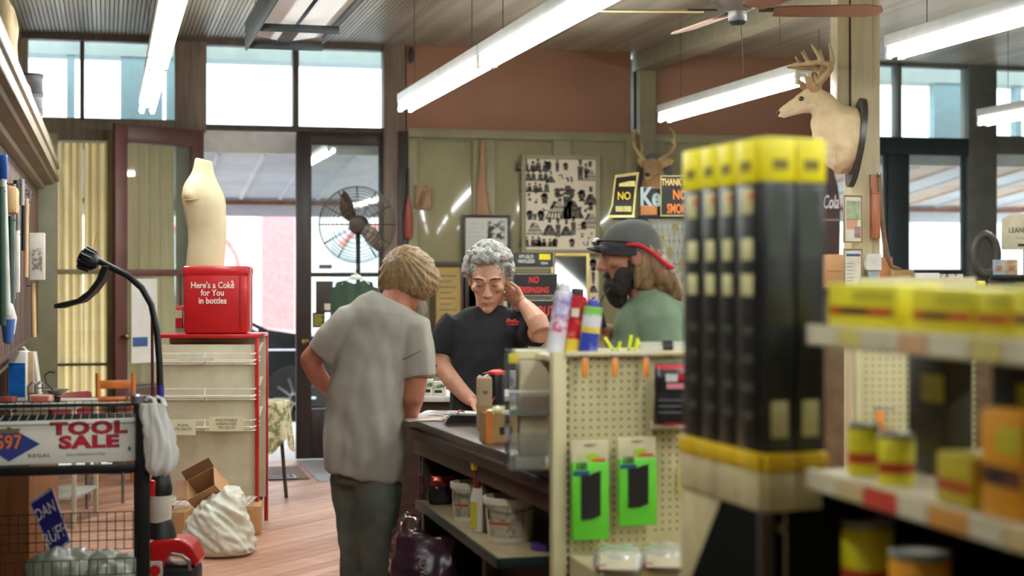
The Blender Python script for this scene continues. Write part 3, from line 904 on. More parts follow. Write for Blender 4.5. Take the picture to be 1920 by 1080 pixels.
# --- black wire rack with the sale sign
RD = 5.6
kr = K(268, 1080, RD, 0)
rack = kr.thing('wire_rack', 'black metal rack with wire baskets at the lower left', 'rack', rz=TH)
bkm = M('black_rack_metal', (24, 24, 25), .4, .4)
xl = kr.x(-60)
for yy in (0.0, .42):
    for xx in (0, xl):
        G().box(xx - .024, xx + .024, yy - .02, yy + .02, 0, kr.z(758), 0, .004).build('post', bkm, rack)
for vv, th in ((877, .016),):
    G().box(xl, 0, -.012, .012, kr.z(vv) - th, kr.z(vv) + th, 0, .003).build('front_bar', bkm, rack)
G().box(xl, 0, -.008, .008, kr.z(757) - .006, kr.z(757) + .006, 0, .002).build('front_bar', bkm, rack)
def wiregrid(x0, x1, z0, z1, y, sp, r=.0018):
    g = G()
    n = int((x1 - x0) / sp)
    for i in range(n + 1):
        x = x0 + (x1 - x0) * i / n
        g.cyl((x, y, z0), (x, y, z1), r, n=5)
    n = max(1, int((z1 - z0) / sp))
    for i in range(n + 1):
        z = z0 + (z1 - z0) * i / n
        g.cyl((x0, y, z), (x1, y, z), r, n=5)
    return g
for args in ((xl, 0, kr.z(792), kr.z(757), .18, .029), (xl, 0, kr.z(1046), kr.z(974), .21, .03), (xl, 0, kr.z(1075), kr.z(1046), .01, .03)):
    o = wiregrid(*args).build('wire_grid', bkm, rack); o['kind'] = 'stuff'
o = wiregrid(xl, 0, 0, .4, 0, .03).build('wire_grid', bkm, rack, (0, 0, kr.z(792) - .001), (-PI / 2, 0, 0)); o['kind'] = 'stuff'
G().box(xl, 0, .0, .42, .28, .30, 0, .003).build('bottom_tray', bkm, rack)
kn = G().lathe([(.012, 0), (.02, .005), (.02, .03), (.01, .035)], 14, c=(-.02, 0, kr.z(758)))
kn.tube([(-.035 + .02 * math.cos(a), 0, kr.z(748) + .018 * math.sin(a)) for a in [i * PI / 6 for i in range(13)]], .003, 6)
kn.build('clip_ring', gry, rack)
# sale sign
kg = K(128, 868, RD - .03)
sg = kg.thing('sale_sign', 'white TOOL SALE sign with red lettering on the wire rack', 'sign')
sg.rotation_euler = (0, -.008, 0)
def gx(u): return kg.x(u)
def gz2(v): return kg.z(v)
G().box(kg.x(-45), kg.x(254), -.012, -.004, kg.z(868), kg.z(787), 0, .002).build('board', M('sign_white', (228, 224, 208), .45, var=.03), sg)
red = M('sign_red', (190, 22, 44), .5, var=.04); dkblue = M('sign_dark_blue', (42, 58, 128), .5); orn = M('sign_orange', (226, 112, 36), .5)
dark = M('print_dark', (40, 36, 36), .6); olv = M('print_olive', (110, 104, 60), .6); yel = M('sign_yellow', (222, 190, 50), .5)
Y_ = -.0125
for s__, vv, uu, w_ in (('TOOL', 804, 166, 1.5), ('SALE', 830, 166, 1.5)):
    text(s__, .058, dark, sg, (kg.x(uu), Y_, kg.z(vv)), sx=w_, bold=.0036, ext=.0003, spacing=1.12)
    text(s__, .056, red, sg, (kg.x(uu), Y_ - .0008, kg.z(vv)), sx=w_, bold=.0022, ext=.0003, spacing=1.12)
g = G(); g.prism([(kg.x(-20), kg.z(830)), (kg.x(22), kg.z(796)), (kg.x(78), kg.z(830)), (kg.x(22), kg.z(861))], Y_ - .0006, Y_)
g.build('price_diamond', dkblue, sg)
text('597', .068, dark, sg, (kg.x(22), Y_ - .0012, kg.z(826)), bold=.003, sx=.85, ext=.0003)
text('597', .067, orn, sg, (kg.x(22), Y_ - .0020, kg.z(826)), bold=.0012, sx=.85, ext=.0003)
G().prism([(kg.x(-10), kg.z(800)), (kg.x(44), kg.z(800)), (kg.x(40), kg.z(808)), (kg.x(-6), kg.z(808))], Y_ - .0012, Y_ - .0006).build('price_band', olv, sg)
text('REGAL', .017, olv, sg, (kg.x(76), Y_, kg.z(852)), bold=.0006, sx=1.3, spacing=1.2)
text("Every Handyman's a King!", .0125, dark, sg, (kg.x(160), Y_, kg.z(852)), sx=1.0, shear=.3)
text('R', .02, dkblue, sg, (kg.x(240), Y_, kg.z(845)), bold=.001)
# plastic bag hanging on the rack post
plast = trans_mat('milky_plastic_bag', (240, 238, 232), .35, rough=.3, var=.05)
def bagmesh(g, pts, seed, amp=.02, voxel=.012, name='plastic_bag', mat=plast, parent=None, loc=(0, 0, 0), rot=(0, 0, 0), fr=14):
    return blob(g, name, mat, voxel, 4, fn=lambda c, n: amp * (nz((c[0], c[1], c[2] * .35), fr, seed) + .6 * nz((c[0] * 2, c[1] * 2, c[2] * .6), fr, seed + 3)), parent=parent, loc=loc, rot=rot)
kb = K(300, 885, RD - .055)
g = G()
rings = []
for i in range(26):
    f_ = i / 25
    z = kb.z(886) + (kb.z(757) - kb.z(886)) * f_
    bx_ = .052 * min(1, .55 + f_ * 5) * (1 - .32 * f_ ** 3)
    ring = []
    for j in range(44):
        a = j * 2 * PI / 44
        rr_ = 1 + (.06 + .16 * f_ * f_) * math.sin(6 * a + 4 * f_) + (.05 + .08 * f_) * math.sin(11 * a - 7 * f_ + 1) + .10 * nz((math.cos(a) * 1.5, math.sin(a) * 1.5, f_ * 5), 1.6, 4) + .06 * nz((math.cos(a) * 4, math.sin(a) * 4, f_ * 9), 1.5, 9)
        ring.append((bx_ * rr_ * math.cos(a) - .02 * f_ ** 2 + .008 * math.sin(f_ * 5), .62 * bx_ * rr_ * math.sin(a), z + .012 * math.sin(5 * a + 2) * (1 - f_) * (f_ < .3)))
    rings.append(ring)
g.loft(rings)
for sx_ in (-.012, .018):
    g.tube([(sx_, 0, kb.z(762)), (sx_ - .012, .01, kb.z(748)), (sx_ - .035, .03, kb.z(745)), (sx_ - .05, .05, kb.z(752))], [.012, .009, .008, .008], 8, flat=.5)
o = g.build('plastic_bag', plast, None, kb.loc, (0, 0, -TH), sharp=70); tag(o, 'white plastic bag hung over the rack post beside the sale sign', 'plastic bag')
# brown board, yard sign, grey bags inside the rack
kw = K(20, 1080, 6.15, 0)
cb2 = kw.thing('wooden_crate', 'orange-brown wooden cabinet behind the rack at the left edge', 'cabinet')
G().box(kw.x(-80), kw.x(55), 0, .4, 0, kw.z(872), 0, .004).build('side_board', M('orange_pine', (128, 74, 32), .5, var=.2, scale=4, stretch=(7, 7, .6)), cb2)
G().box(kw.x(-80), kw.x(57), -.01, .42, kw.z(872), kw.z(872) + .02, 0, .004).build('top_board', dkbr, cb2)
ky = K(95, 978, 5.78)
ys = ky.thing('yard_sign', 'tilted blue yard sign with white letters standing in the rack', 'sign')
ys.rotation_euler = (0, math.radians(-28) * -1 * -1, -TH)
poly = [(ky.x(55), ky.z(941)), (ky.x(98), ky.z(912)), (ky.x(133), ky.z(1016)), (ky.x(99), ky.z(1043))]
ys.rotation_euler = (0, 0, -TH)
G().prism(poly, -.004, 0).build('border', M('sign_pale', (190, 190, 206), .5), ys)
def inn(p, f=.9): 
    cx_, cz_ = sum(q[0] for q in poly) / 4, sum(q[1] for q in poly) / 4
    return (cx_ + (p[0] - cx_) * f, cz_ + (p[1] - cz_) * f)
G().prism([inn(p) for p in poly], -.005, -.004).build('field', M('sign_blue', (38, 34, 140), .45), ys)
wl = M('sign_letter_white', (232, 230, 226), .5)
def shear_text(s__, size, u, v, sx):
    o = text(s__, size, wl, ys, (ky.x(u), -.0055, ky.z(v)), sx=sx, bold=.0008)
    a = math.radians(20)
    for q in o.data.vertices:   # letters lean with the tilted board
        x, y = q.co.x, q.co.y
        q.co.x = x + y * -.34
        q.co.y = y + x * .62
    return o
shear_text('DAN', .058, 86, 958, .55); shear_text('RUFF', .066, 103, 1003, .52)
gb = trans_mat('grey_green_plastic', (150, 152, 134), .2, rough=.3, var=.1)
for q, (uu, vv, ww, hh, sd) in enumerate([(130, 1076, .14, .085, 5), (205, 1082, .12, .08, 8)]):
    kk = K(uu, vv, 5.72, .301)
    g = G(); g.ball((0, 0, hh * .55 + .02), (ww, .13, hh * .62 + .05))
    o = bagmesh(g, None, sd, .03, .012, mat=gb, loc=kk.loc, rot=(0, 0, -TH)); tag(o, ['grey-green plastic bag in the rack below the blue yard sign', 'grey-green plastic bag in the rack beside the black post'][q], 'plastic bag', 'grey bags in the rack')
# --- string trimmer standing on its engine
TD = 6.5
kt = K(325, 1080, TD, 0)
tr = kt.thing('string_trimmer', 'upside-down string trimmer with red engine and curved black shaft', 'string trimmer')
pts = [(303, 900), (303, 820), (301, 740), (299, 680), (294, 620), (284, 572), (266, 540), (240, 517), (212, 503), (182, 488)]
tp = [(kt.x(u), 0, kt.z(v)) for u, v in pts]
G().tube(tp, .0135, 12).build('shaft', M('black_rubber', (24, 24, 26), .5), tr)
g = G().tube([(kt.x(285), .01, kt.z(760)), (kt.x(284), .01, kt.z(580))], .006, 8); g.build('throttle_cable', M('dark_red_tube', (110, 26, 40), .4), tr)
G().cyl((kt.x(301.5), 0, kt.z(748)), (kt.x(301), 0, kt.z(722)), .0142, n=12).build('sticker', M('blue_sticker', (50, 60, 160), .4), tr)
hd = G().lathe([(0, -.045), (.02, -.045), (.035, -.03), (.042, -.01), (.042, .02), (.03, .035), (0, .04)], 18, mx=Matrix.Translation((kt.x(165), 0, kt.z(487))) @ rotm(0, math.radians(-65)))
for a in range(10):
    an = a * 2 * PI / 10
    hd.cyl((.042 * math.cos(an), .042 * math.sin(an), -.02), (.046 * math.cos(an), .046 * math.sin(an), .025), .006, n=6, mx=Matrix.Translation((kt.x(165), 0, kt.z(487))) @ rotm(0, math.radians(-65)))
hd.build('cutting_head', blk, tr)
G().tube([(kt.x(172), 0, kt.z(478)), (kt.x(178), 0, kt.z(455)), (kt.x(183), 0, kt.z(434))], .0013, 5).build('line', orn, tr)
gp = [(208, 500), (196, 498), (186, 524), (170, 545), (150, 560), (107, 570), (107, 577), (118, 578), (135, 573), (158, 567), (180, 548), (198, 524)]
G().prism([(kt.x(u), kt.z(v)) for u, v in gp], -.045, .045).build('guard', M('black_rubber', (24, 24, 26)), tr)
redm = M('red_engine_plastic', (196, 22, 26), .3, var=.06, coat=.4)
g = G(); g.prism([(kt.x(287), kt.z(1064)), (kt.x(287), kt.z(1012)), (kt.x(300), kt.z(1008)), (kt.x(348), kt.z(1006)), (kt.x(366), kt.z(1018)), (kt.x(380), kt.z(1046)), (kt.x(372), kt.z(1058)), (kt.x(350), kt.z(1040)), (kt.x(330), kt.z(1034)), (kt.x(318), kt.z(1044)), (kt.x(312), kt.z(1064))], -.07, .08)
blob(g, 'engine_cover', redm, .006, 6, parent=tr)
G().box(kt.x(286), kt.x(372), -.06, .1, .02, kt.z(1058), 0, .02).build('engine_block', blk, tr)
G().box(kt.x(286), kt.x(312), -.085, -.05, kt.z(1076), kt.z(1046), 0, .006).build('fuel_cap_plate', wht, tr)
G().lathe([(0, 0), (.022, 0), (.022, .02), (0, .022)], 18, mx=Matrix.Translation((kt.x(300), -.085, kt.z(1062))) @ rotm(PI / 2)).build('primer_bulb', redm, tr)
G().tube([(kt.x(330), -.09, kt.z(1032)), (kt.x(350), -.095, kt.z(1034)), (kt.x(362), -.09, kt.z(1044)), (kt.x(364), -.085, kt.z(1062))], .008, 8).build('grip_rim', gry, tr)
G().lathe([(0, .0), (.062, .0), (.05, .05), (.04, .075), (0, .08)], 20, c=(kt.x(303), 0, kt.z(1008))).build('clutch_housing', blk, tr)
G().lathe([(.0, 0), (.043, 0), (.046, .055), (.046, .108), (0, .108)], 20, c=(kt.x(301), 0, kt.z(978))).build('label_sleeve', M('label_white', (210, 206, 190), .5), tr)
G().lathe([(0, 0), (.042, 0), (.046, .03), (.036, .085), (.018, .11), (0, .11)], 20, c=(kt.x(302), 0, kt.z(931))).build('trigger_grip', blk, tr)
G().box(kt.x(284), kt.x(296), -.046, -.02, kt.z(928), kt.z(898), 0, .006).build('trigger', redm, tr)
# ================================================================ middle: red cooler on its wire rack, torso, bag, fan, mats
RK = 9.1
kk = K(388, 990, RK, 0)
crm = M('cream_panel', (206, 198, 168), .55, var=.06)
wwire = M('white_wire', (226, 224, 212), .4)
redp = M('coke_red', (178, 24, 28), .35, var=.06, coat=.3)
rk = kk.thing('merchandiser_rack', 'red-framed wire shelf rack with cream back standing under the red cooler', 'rack', rz=.0)
xl, xr = kk.x(298), kk.x(482)
zt = kk.z(634)
DP = .34
for xx in (xl, xr):
    for yy in (0, DP):
        G().box(xx - .011, xx + .011, yy - .011, yy + .011, 0, zt, 0, .003).build('post', redp, rk)
G().box(xl - .011, xr + .011, -.012, DP + .012, zt, zt + .022, 0, .004).build('top_frame', redp, rk)
G().box(xl, xr, DP - .03, DP - .02, kk.z(945), zt, 0, 0).build('back_panel', crm, rk)
for vv in (672, 738, 796):
    z = kk.z(vv)
    # tilted cream shelf plate and its wire front
    g = G(); g.add([(xl + .012, -.01, z - .02), (xr - .012, -.01, z - .02), (xr - .012, DP - .04, z + .08), (xl + .012, DP - .04, z + .08), (xl + .012, -.01, z - .026), (xr - .012, -.01, z - .026), (xr - .012, DP - .04, z + .074), (xl + .012, DP - .04, z + .074)],
                   [(0, 1, 2, 3), (4, 7, 6, 5), (0, 4, 5, 1), (1, 5, 6, 2), (2, 6, 7, 3), (3, 7, 4, 0)])
    sh = g.build('shelf', crm, rk)
    for q, (dy, dz) in enumerate(((-.06, .03), (-.07, -.008), (-.05, -.03))):
        G().tube([(xl + .01, DP * .5, z + dz + .01), (xl, dy + .03, z + dz), (xl + .03, dy, z + dz), (xr - .03, dy, z + dz), (xr - .005, dy + .03, z + dz), (xr - .012, DP * .5, z + dz + .01)], .0042 if q == 1 else .003, 6).build('rail', wwire, sh)
    G().tube([(kk.x(388), -.055, z + .035), (kk.x(388), -.075, z - .01), (kk.x(388), -.045, z - .035), (kk.x(388), .0, z - .03)], .004, 6).build('clip', wwire, sh)
G().box(xl + .012, xr - .012, .012, .018, kk.z(940), kk.z(646), 0, .002).build('front_panel', crm, rk)
G().box(xl + .14, xl + .33, -.084, -.078, kk.z(675), kk.z(668)).build('price_strip', wht, rk)
# lower shelf and wire bottom
o = wiregrid(xl, xr, 0, DP, 0, .035, .0025).build('bottom_grid', wwire, rk, (0, 0, .19), (PI / 2, 0, 0)); o['kind'] = 'stuff'
pap = M('price_paper', (222, 216, 180), .7, var=.03)
for i, (u0, u1, v0, v1, tx) in enumerate([(326, 372, 784, 813, 'PLIERS\n79c EACH'), (397, 461, 779, 806, 'ADJUSTABLE\nWRENCHES\n.99c EACH')]):
    o = G().box(kk.x(u0), kk.x(u1), -.081, -.079, kk.z(v1), kk.z(v0)).build('price_card', pap, rk)
    text(tx, .022, M('pencil_print', (96, 90, 70), .7), o, (kk.x((u0 + u1) / 2), -.0815, kk.z((v0 + v1) / 2)), lines=.95)
# red cooler box
kc = K(404, 633, RK + .02, kk.loc.z + zt + .023)
cool = kc.thing('bottle_cooler', 'red vintage bottle cooler with white lettering under the mannequin torso', 'cooler', rz=.06)
w2 = 60 * kc.k
G().box(-w2, w2, .0, .30, 0, 126 * kc.k, 0, .022).build('body', redp, cool)
G().box(-w2 - .003, w2 + .003, -.004, .30, 126 * kc.k - .055, 126 * kc.k + .004, 0, .014).build('lid', redp, cool)
G().box(w2 - .045, w2 - .041, -.004, -.0005, .02, .33).build('door_seam', M('dark_red_seam', (90, 10, 14), .5), cool)
cwl = M('coke_letter_white', (236, 226, 214), .5)
for s__, vv in (("Here's a Coke", 542), ('for You', 556), ('in bottles', 571)):
    text(s__, .050, cwl, cool, (-.016, -.006, 126 * kc.k - (vv - 507) * kc.k), bold=.0007, sx=.84)
bo = G().box(-w2 - .045, -w2, .06, .12, .13, .16, 0, .004).box(-w2 - .05, -w2 - .012, .05, .13, .03, .15, 0, .004)
bo.build('bottle_opener', redp, cool)
G().cyl((-w2 - .03, .09, .16), (-w2 - .03, .09, .34), .008).build('opener_rod', M('worn_steel', (150, 120, 110), .4, .8), cool)
G().box(-w2 - .05, -w2 - .012, .046, .05, .09, .135).build('cap_catcher', M('cream_tin', (190, 170, 130), .5), cool)
# mannequin torso
km = K(386, 505, RK + .12, cool.location.z + 126 * kc.k + .005)
skinm = M('cream_mannequin', (200, 184, 148), .6, var=.05, scale=4)
g = G()
def R_(v, u0, u1, ry, cy=0.0, **q):
    return ell(km.x((u0 + u1) / 2), cy, km.z(v), (u1 - u0) / 2 * km.k, ry, 24, **q)
g.loft([R_(504, 348, 420, .085), R_(480, 350, 422, .088), R_(455, 353, 424, .085), R_(430, 352, 425, .09), R_(405, 347, 424, .105), R_(385, 343, 424, .115), R_(368, 341, 421, .118), R_(353, 343, 414, .11), R_(343, 347, 409, .095), R_(334, 353, 405, .075), R_(326, 358, 402, .055), R_(316, 362, 400, .047), R_(299, 366, 399, .043, tilty=-.25)])
g.loft([ell(km.x(366), -.05, km.z(376), .05, .072, 24), ell(km.x(365), -.052, km.z(366), .052, .075, 24), ell(km.x(366), -.045, km.z(352), .048, .064, 24), ell(km.x(370), -.03, km.z(340), .03, .045, 24)])
o = blob(g, 'mannequin_torso', skinm, .009, 6, loc=km.loc, rot=(0, 0, -TH)); tag(o, 'headless cream mannequin torso standing on the red cooler', 'mannequin')
G().tube([(km.x(351), -.112, km.z(376)), (km.x(364), -.124, km.z(377)), (km.x(383), -.112, km.z(375))], .0025, 5).build('arm_cut_shading', M('cut_shading_brown', (150, 128, 92), .7), o)  # brown line paints the shading along the arm cut
# trash bag, cartons, box
kb = K(412, 1034, 8.3, 0)
g = G()
kz = kb.k
def E(v, u0, u1, ry, cy=0): return ell(kb.x((u0 + u1) / 2), cy, kb.z(v), (u1 - u0) / 2 * kz, ry, 24)
g.loft([E(1036, 350, 475, .15), E(1025, 345, 482, .18), E(1000, 342, 474, .19), E(975, 350, 466, .17), E(950, 370, 462, .13), E(930, 395, 455, .08), E(915, 425, 448, .04)])
o = blob(g, 'trash_bag', [trans_mat('white_trash_bag', (232, 228, 208), .2, rough=.25, var=.08, scale=5)], .011, 3,
         fn=lambda c, n: (.020 * nz((c[0] + c[2] * .8, c[1], c[2]), 9, 2) + .02 * nz((c[0] * .5 + c[2], c[1], c[2] * 1.3 + c[0]), 22, 6) + .006 * nz((c[0] + c[2], c[1] - c[2], c[2]), 45, 9)) * (1 if c[2] > .02 else .0), loc=kb.loc, rot=(0, 0, -TH))
tag(o, 'full white plastic trash bag on the floor below the open carton', 'trash bag')
card = M('cardboard', (176, 132, 88), .75, var=.08, scale=5); cardd = M('cardboard_inside', (128, 90, 58), .8, var=.08)
def carton(name, label, k, w, d, h, rot, opened=False, mat=card, flaps=1.0):
    t = thing(name, label, 'carton', k.loc, 0); t.rotation_euler = rot
    if opened:
        g = G(); e = .004
        g.box(-w / 2, w / 2, -d / 2, -d / 2 + e, 0, h).box(-w / 2, w / 2, d / 2 - e, d / 2, 0, h).box(-w / 2, -w / 2 + e, -d / 2, d / 2, 0, h).box(w / 2 - e, w / 2, -d / 2, d / 2, 0, h).box(-w / 2, w / 2, -d / 2, d / 2, 0, e)
        g.build('body', mat, t)
        G().box(-w / 2, w / 2, 0, e, 0, .09 * flaps, mx=Matrix.Translation((0, d / 2, h)) @ rotm(-.5)).build('flap', cardd, t)
        G().box(0, e, -d / 2, d / 2, 0, .09 * flaps, mx=Matrix.Translation((-w / 2, 0, h)) @ rotm(0, -.9)).build('flap', cardd, t)
        G().box(-w / 2 + .01, w / 2 - .01, -d / 2 + .006, d / 2 - .006, .006, .012).build('inner_bottom', cardd, t)
    else:
        G().box(-w / 2, w / 2, -d / 2, d / 2, 0, h, 0, .002).build('body', mat, t)
        G().box(-.02, .02, -d / 2 - .001, d / 2 + .001, h - .02, h + .001).build('tape', M('packing_tape', (190, 160, 112), .3), t)
    return t
ko = K(404, 936, 8.42)
carton('open_carton', 'open brown carton tilted on top of the white trash bag', ko, .17, .15, .14, (math.radians(40), math.radians(-28), -TH - .15), True, flaps=.6)
kx = K(470, 985, 9.0, 0)
carton('carton', 'closed brown carton right of the trash bag at the rack foot', kx, .12, .2, .16, (0, 0, -TH + .1))
kx = K(338, 990, 8.9, 0)
carton('carton', 'small brown carton left of the trash bag under the rack', kx, .10, .18, .14, (0, 0, -TH - .1))
kx = K(345, 975, 9.25, .195)
t = kx.thing('tool_tray', 'grey-green metal tray in the bottom of the red-framed rack', 'tray')
G().box(-.09, .09, -.07, .07, 0, .008, 0, .002).box(-.09, -.085, -.07, .07, 0, .06).box(.085, .09, -.07, .07, 0, .06).box(-.09, .09, -.07, -.065, 0, .06).box(-.09, .09, .065, .07, 0, .06).build('pan', M('grey_green_metal', (112, 110, 92), .5), t)
kx = K(445, 920, 9.2, .195)
t = kx.thing('wire_bundle', 'tangle of white wire hooks in the bottom of the red-framed rack', 'wire hooks')
for q in range(9):
    a = R.random() * 6.28
    G().tube([(R.uniform(-.07, .07), R.uniform(-.05, .05), .0), (R.uniform(-.09, .09), R.uniform(-.06, .06), .08 + R.random() * .06), (R.uniform(-.1, .1), R.uniform(-.06, .06), .05)], .0025, 5).build('hook', wwire, t)
# floral-cloth table and jar behind the rack
kf = K(508, 750, 10.4)
ft = kf.thing('small_table', 'small round table under a green floral cloth just inside the open door', 'table')
ft.location.z = 0
zt2 = kf.loc.z
rad = .105
flor = M('floral_cloth', (206, 196, 160), .8, rgb2=(116, 128, 82), scale=26, thresh=(.46, .58))
g = G()
def cl(a, b):
    an = a * 2 * PI
    if b < .35:
        r = rad * b / .35; z = zt2
    else:
        q = (b - .35) / .65
        r = rad + .012 + q * (.02 + .02 * math.sin(an * 6)); z = zt2 - q * (.29 + .05 * math.sin(an * 4 + 1))
    return (r * math.cos(an), r * math.sin(an), z)
g.sheet(cl, 60, 14, 0, .002)
tag(g.build('tablecloth', flor, None, ft.location, (0, 0, -TH), sharp=80), 'cream cloth with green floral print hanging over the small table', 'tablecloth')
G().cyl((0, 0, zt2 - .025), (0, 0, zt2 - .004), rad, n=24).build('top', dkbr, ft)
for q in range(3):
    a = q * 2.09
    G().cyl((.05 * math.cos(a), .05 * math.sin(a), zt2 - .02), (.1 * math.cos(a), .1 * math.sin(a), 0), .012).build('leg', dkbr, ft)
kj = K(495, 752, 10.33, zt2 + .002)
j = kj.thing('honey_jar', 'amber jar with red and white lid on the floral cloth', 'jar')
G().lathe([(0, 0), (.026, 0), (.03, .006), (.03, .082), (.024, .094), (0, .094)], 18).build('glass', M('amber_honey', (150, 92, 30), .15, coat=.8), j)
G().lathe([(.0305, .02), (.0308, .02), (.0308, .07), (.0305, .07)], 18).build('label', M('dark_label', (60, 44, 30), .6), j)
G().lathe([(0, .094), (.029, .094), (.029, .118), (0, .12)], 18).build('lid', M('red_white_lid', (214, 190, 184), .4, rgb2=(180, 40, 40), scale=18, thresh=(.5, .56)), j)
# door mats
a = PZ(482, 905, 0.004); 
mt = thing('door_mat', 'brown-grey doormat on the floor inside the open door', 'doormat', (a.x + .08, a.y + .55, .0035), 0)
G().box(-.16, .3, -.42, .30, 0, .008, 0, .003).build('mat_body', M('brown_mat', (126, 110, 98), .9, var=.15, scale=40, bump=.3), mt)
mt2 = thing('door_rug', 'small blue doormat with pale lettering lying on the brown mat', 'doormat', (a.x + .12, a.y + .22, .012), 0)
G().box(-.16, .17, -.10, .08, 0, .005, 0, .002).build('border', M('pale_mat_border', (196, 192, 200), .8), mt2)
G().box(-.15, .155, -.085, .065, .005, .007, 0, .001).build('field', M('blue_mat_field', (62, 76, 120), .8, var=.15, scale=30), mt2)
text('WELCOME', .07, M('pale_mat_border', (196, 192, 200)), mt2, (0, 0, .0075), rot=(0, 0, 0), bold=.002, sx=.75)
# pedestal fan with wire cage
kf = K(670, 858, 11.25, 0)
pf = kf.thing('pedestal_fan', 'old pedestal fan with round wire cage in front of the glazed door leaf', 'fan')
zc_ = kf.z(421); rc = 72 * kf.k
dkb = M('dark_bronze', (62, 54, 46), .45, .5)
cage = G()
for fr_ in (.22, .36, .5, .62, .72, .80, .87, .93, .97, 1.0):
    dep = -.085 * math.sqrt(max(0, 1 - fr_ * fr_)) - .01
    cage.tube([(rc * fr_ * math.cos(i * 2 * PI / 40), dep, zc_ + rc * fr_ * math.sin(i * 2 * PI / 40)) for i in range(41)], .0026, 5)
for q in range(12):
    an = q * 2 * PI / 12
    cage.tube([(rc * f_ * math.cos(an), -.085 * math.sqrt(max(0, 1 - f_ * f_)) - .01, zc_ + rc * f_ * math.sin(an)) for f_ in (.2, .4, .6, .8, .93, 1.0)], .0028, 5)
    cage.tube([(rc * f_ * math.cos(an), .07 * math.sqrt(max(0, 1 - f_ * f_)), zc_ + rc * f_ * math.sin(an)) for f_ in (.2, .4, .6, .8, .93, 1.0)], .0028, 5)
o = cage.build('wire_cage', dkb, pf); o['kind'] = 'stuff'
G().lathe([(0, -.08), (.05, -.075), (.055, -.05), (.055, .06), (.07, .08), (.07, .16), (.04, .19), (0, .19)], 22, mx=Matrix.Translation((0, 0, zc_)) @ rotm(PI / 2) @ Matrix.Scale(-1, 4, (0, 0, 1))).build('motor', dkb, pf)
for an in (math.radians(128), math.radians(-32)):
    g = G()
    def bf(a, b, an=an):
        r = .05 + .20 * a
        w = .055 * math.sin(PI * min(1, a * .9 + .12)) ** .6
        t = (b - .5) * 2 * w
        bend = -.07 * a * a
        x = r; y = t + bend
        return (x * math.cos(an) - y * math.sin(an), -.03 + (b - .5) * .05, zc_ + x * math.sin(an) + y * math.cos(an))
    g.sheet(bf, 14, 4, 0, .004)
    g.build('blade', M('brown_blade', (74, 62, 50), .4, .3), pf)
G().cyl((0, .06, 0.02), (0, .06, zc_ - .05), .015).build('pole', dkb, pf)
G().lathe([(0, 0), (.19, 0), (.18, .02), (.05, .04), (.02, .09), (0, .09)], 24, c=(0, .06, 0)).build('base', dkb, pf)
# green T-shirt on a white hanger
kh = K(668, 512, 11.12)
hg = kh.thing('hanger', 'white plastic hanger hooked on the pedestal fan', 'hanger')
G().tube([(-.095, -.03, kh.z(533)), (-.03, -.03, kh.z(520)), (0, -.03, kh.z(512)), (.03, -.03, kh.z(520)), (.095, -.03, kh.z(533))], .009, 8, flat=.6).cbox((0, -.03, kh.z(520)), (.07, .02, .035), 0, .008).build('arms', wht, hg)
G().tube([(0, -.03, kh.z(514)), (0, -.03, kh.z(506)), (.012, -.02, kh.z(500)), (.006, .01, kh.z(494))], .003, 6).build('hook', gry, hg)
g = G()
def sh(a, b):
    u = 620 + 90 * a
    top = 522 + 10 * abs(a - .5) * 2 + (8 if abs(a - .5) > .38 else 0) + (10 * max(0, 1 - abs(a - .5) / .2) if abs(a - .5) < .2 else 0)
    v = top + (690 - top) * (1 - b)
    return (kh.x(u), -.02 - .03 * math.sin(PI * a) + .006 * math.sin(a * 22 + b * 3), kh.z(v))
g.sheet(sh, 30, 14, 0, .012)
tag(g.build('tee_shirt', M('forest_green_cotton', (52, 70, 54), .9, var=.08), None, kh.loc, (0, 0, -TH), sharp=80), 'dark green T-shirt on the white hanger below the pedestal fan', 'T-shirt')
# signs on the glazed leaf
def wall_plate(name, label, cat, u0, u1, v0, v1, mat, y=-.02, th=.006, parent=None, oval=False, bev=.001):
    x0, x1 = PY(u0, v0, YW + y).x, PY(u1, v0, YW + y).x
    z0, z1 = PY((u0 + u1) / 2, v1, YW + y).z, PY((u0 + u1) / 2, v0, YW + y).z
    t = thing(name, label, cat, ((x0 + x1) / 2, YW + y, z0)) if parent is None else parent
    w, h = x1 - x0, z1 - z0
    g = G()
    if oval: g.prism([(w / 2 * math.cos(a), h / 2 + h / 2 * math.sin(a)) for a in [i * 2 * PI / 28 for i in range(28)]], -th, 0)
    else: g.box(-w / 2, w / 2, -th, 0, 0, h, 0, bev)
    g.build('plate', mat, t)
    return t, w, h
ov, w, h = wall_plate('oval_sign', 'dark oval sign on the lower glass of the door leaf', 'sign', 592, 624, 527, 586, M('dark_brown_plate', (64, 56, 50), .5), y=.04)
G().box(.0, w / 2 - .01, -.0075, -.006, .02, .07).build('paper_label', M('white_paper', (225, 222, 212)), ov)
st, w, h = wall_plate('glass_sticker', 'black sticker with small yellow print on the door glass', 'sticker', 586, 609, 586, 614, M('black_sticker', (30, 30, 26), .4), y=.04, th=.002, bev=0)
for q in range(5):
    G().box(-w * .38, w * (.38 - .1 * (q % 2)), -.0026, -.002, h * (.15 + .16 * q), h * (.22 + .16 * q)).build('print_line', M('print_yellow', (200, 190, 70), .5), st)
s2, w, h = wall_plate('door_label', 'narrow grey label on the upper glass of the door leaf', 'sticker', 598, 622, 496, 504, M('grey_label', (110, 112, 110), .5), y=.04, th=.002, bev=0)
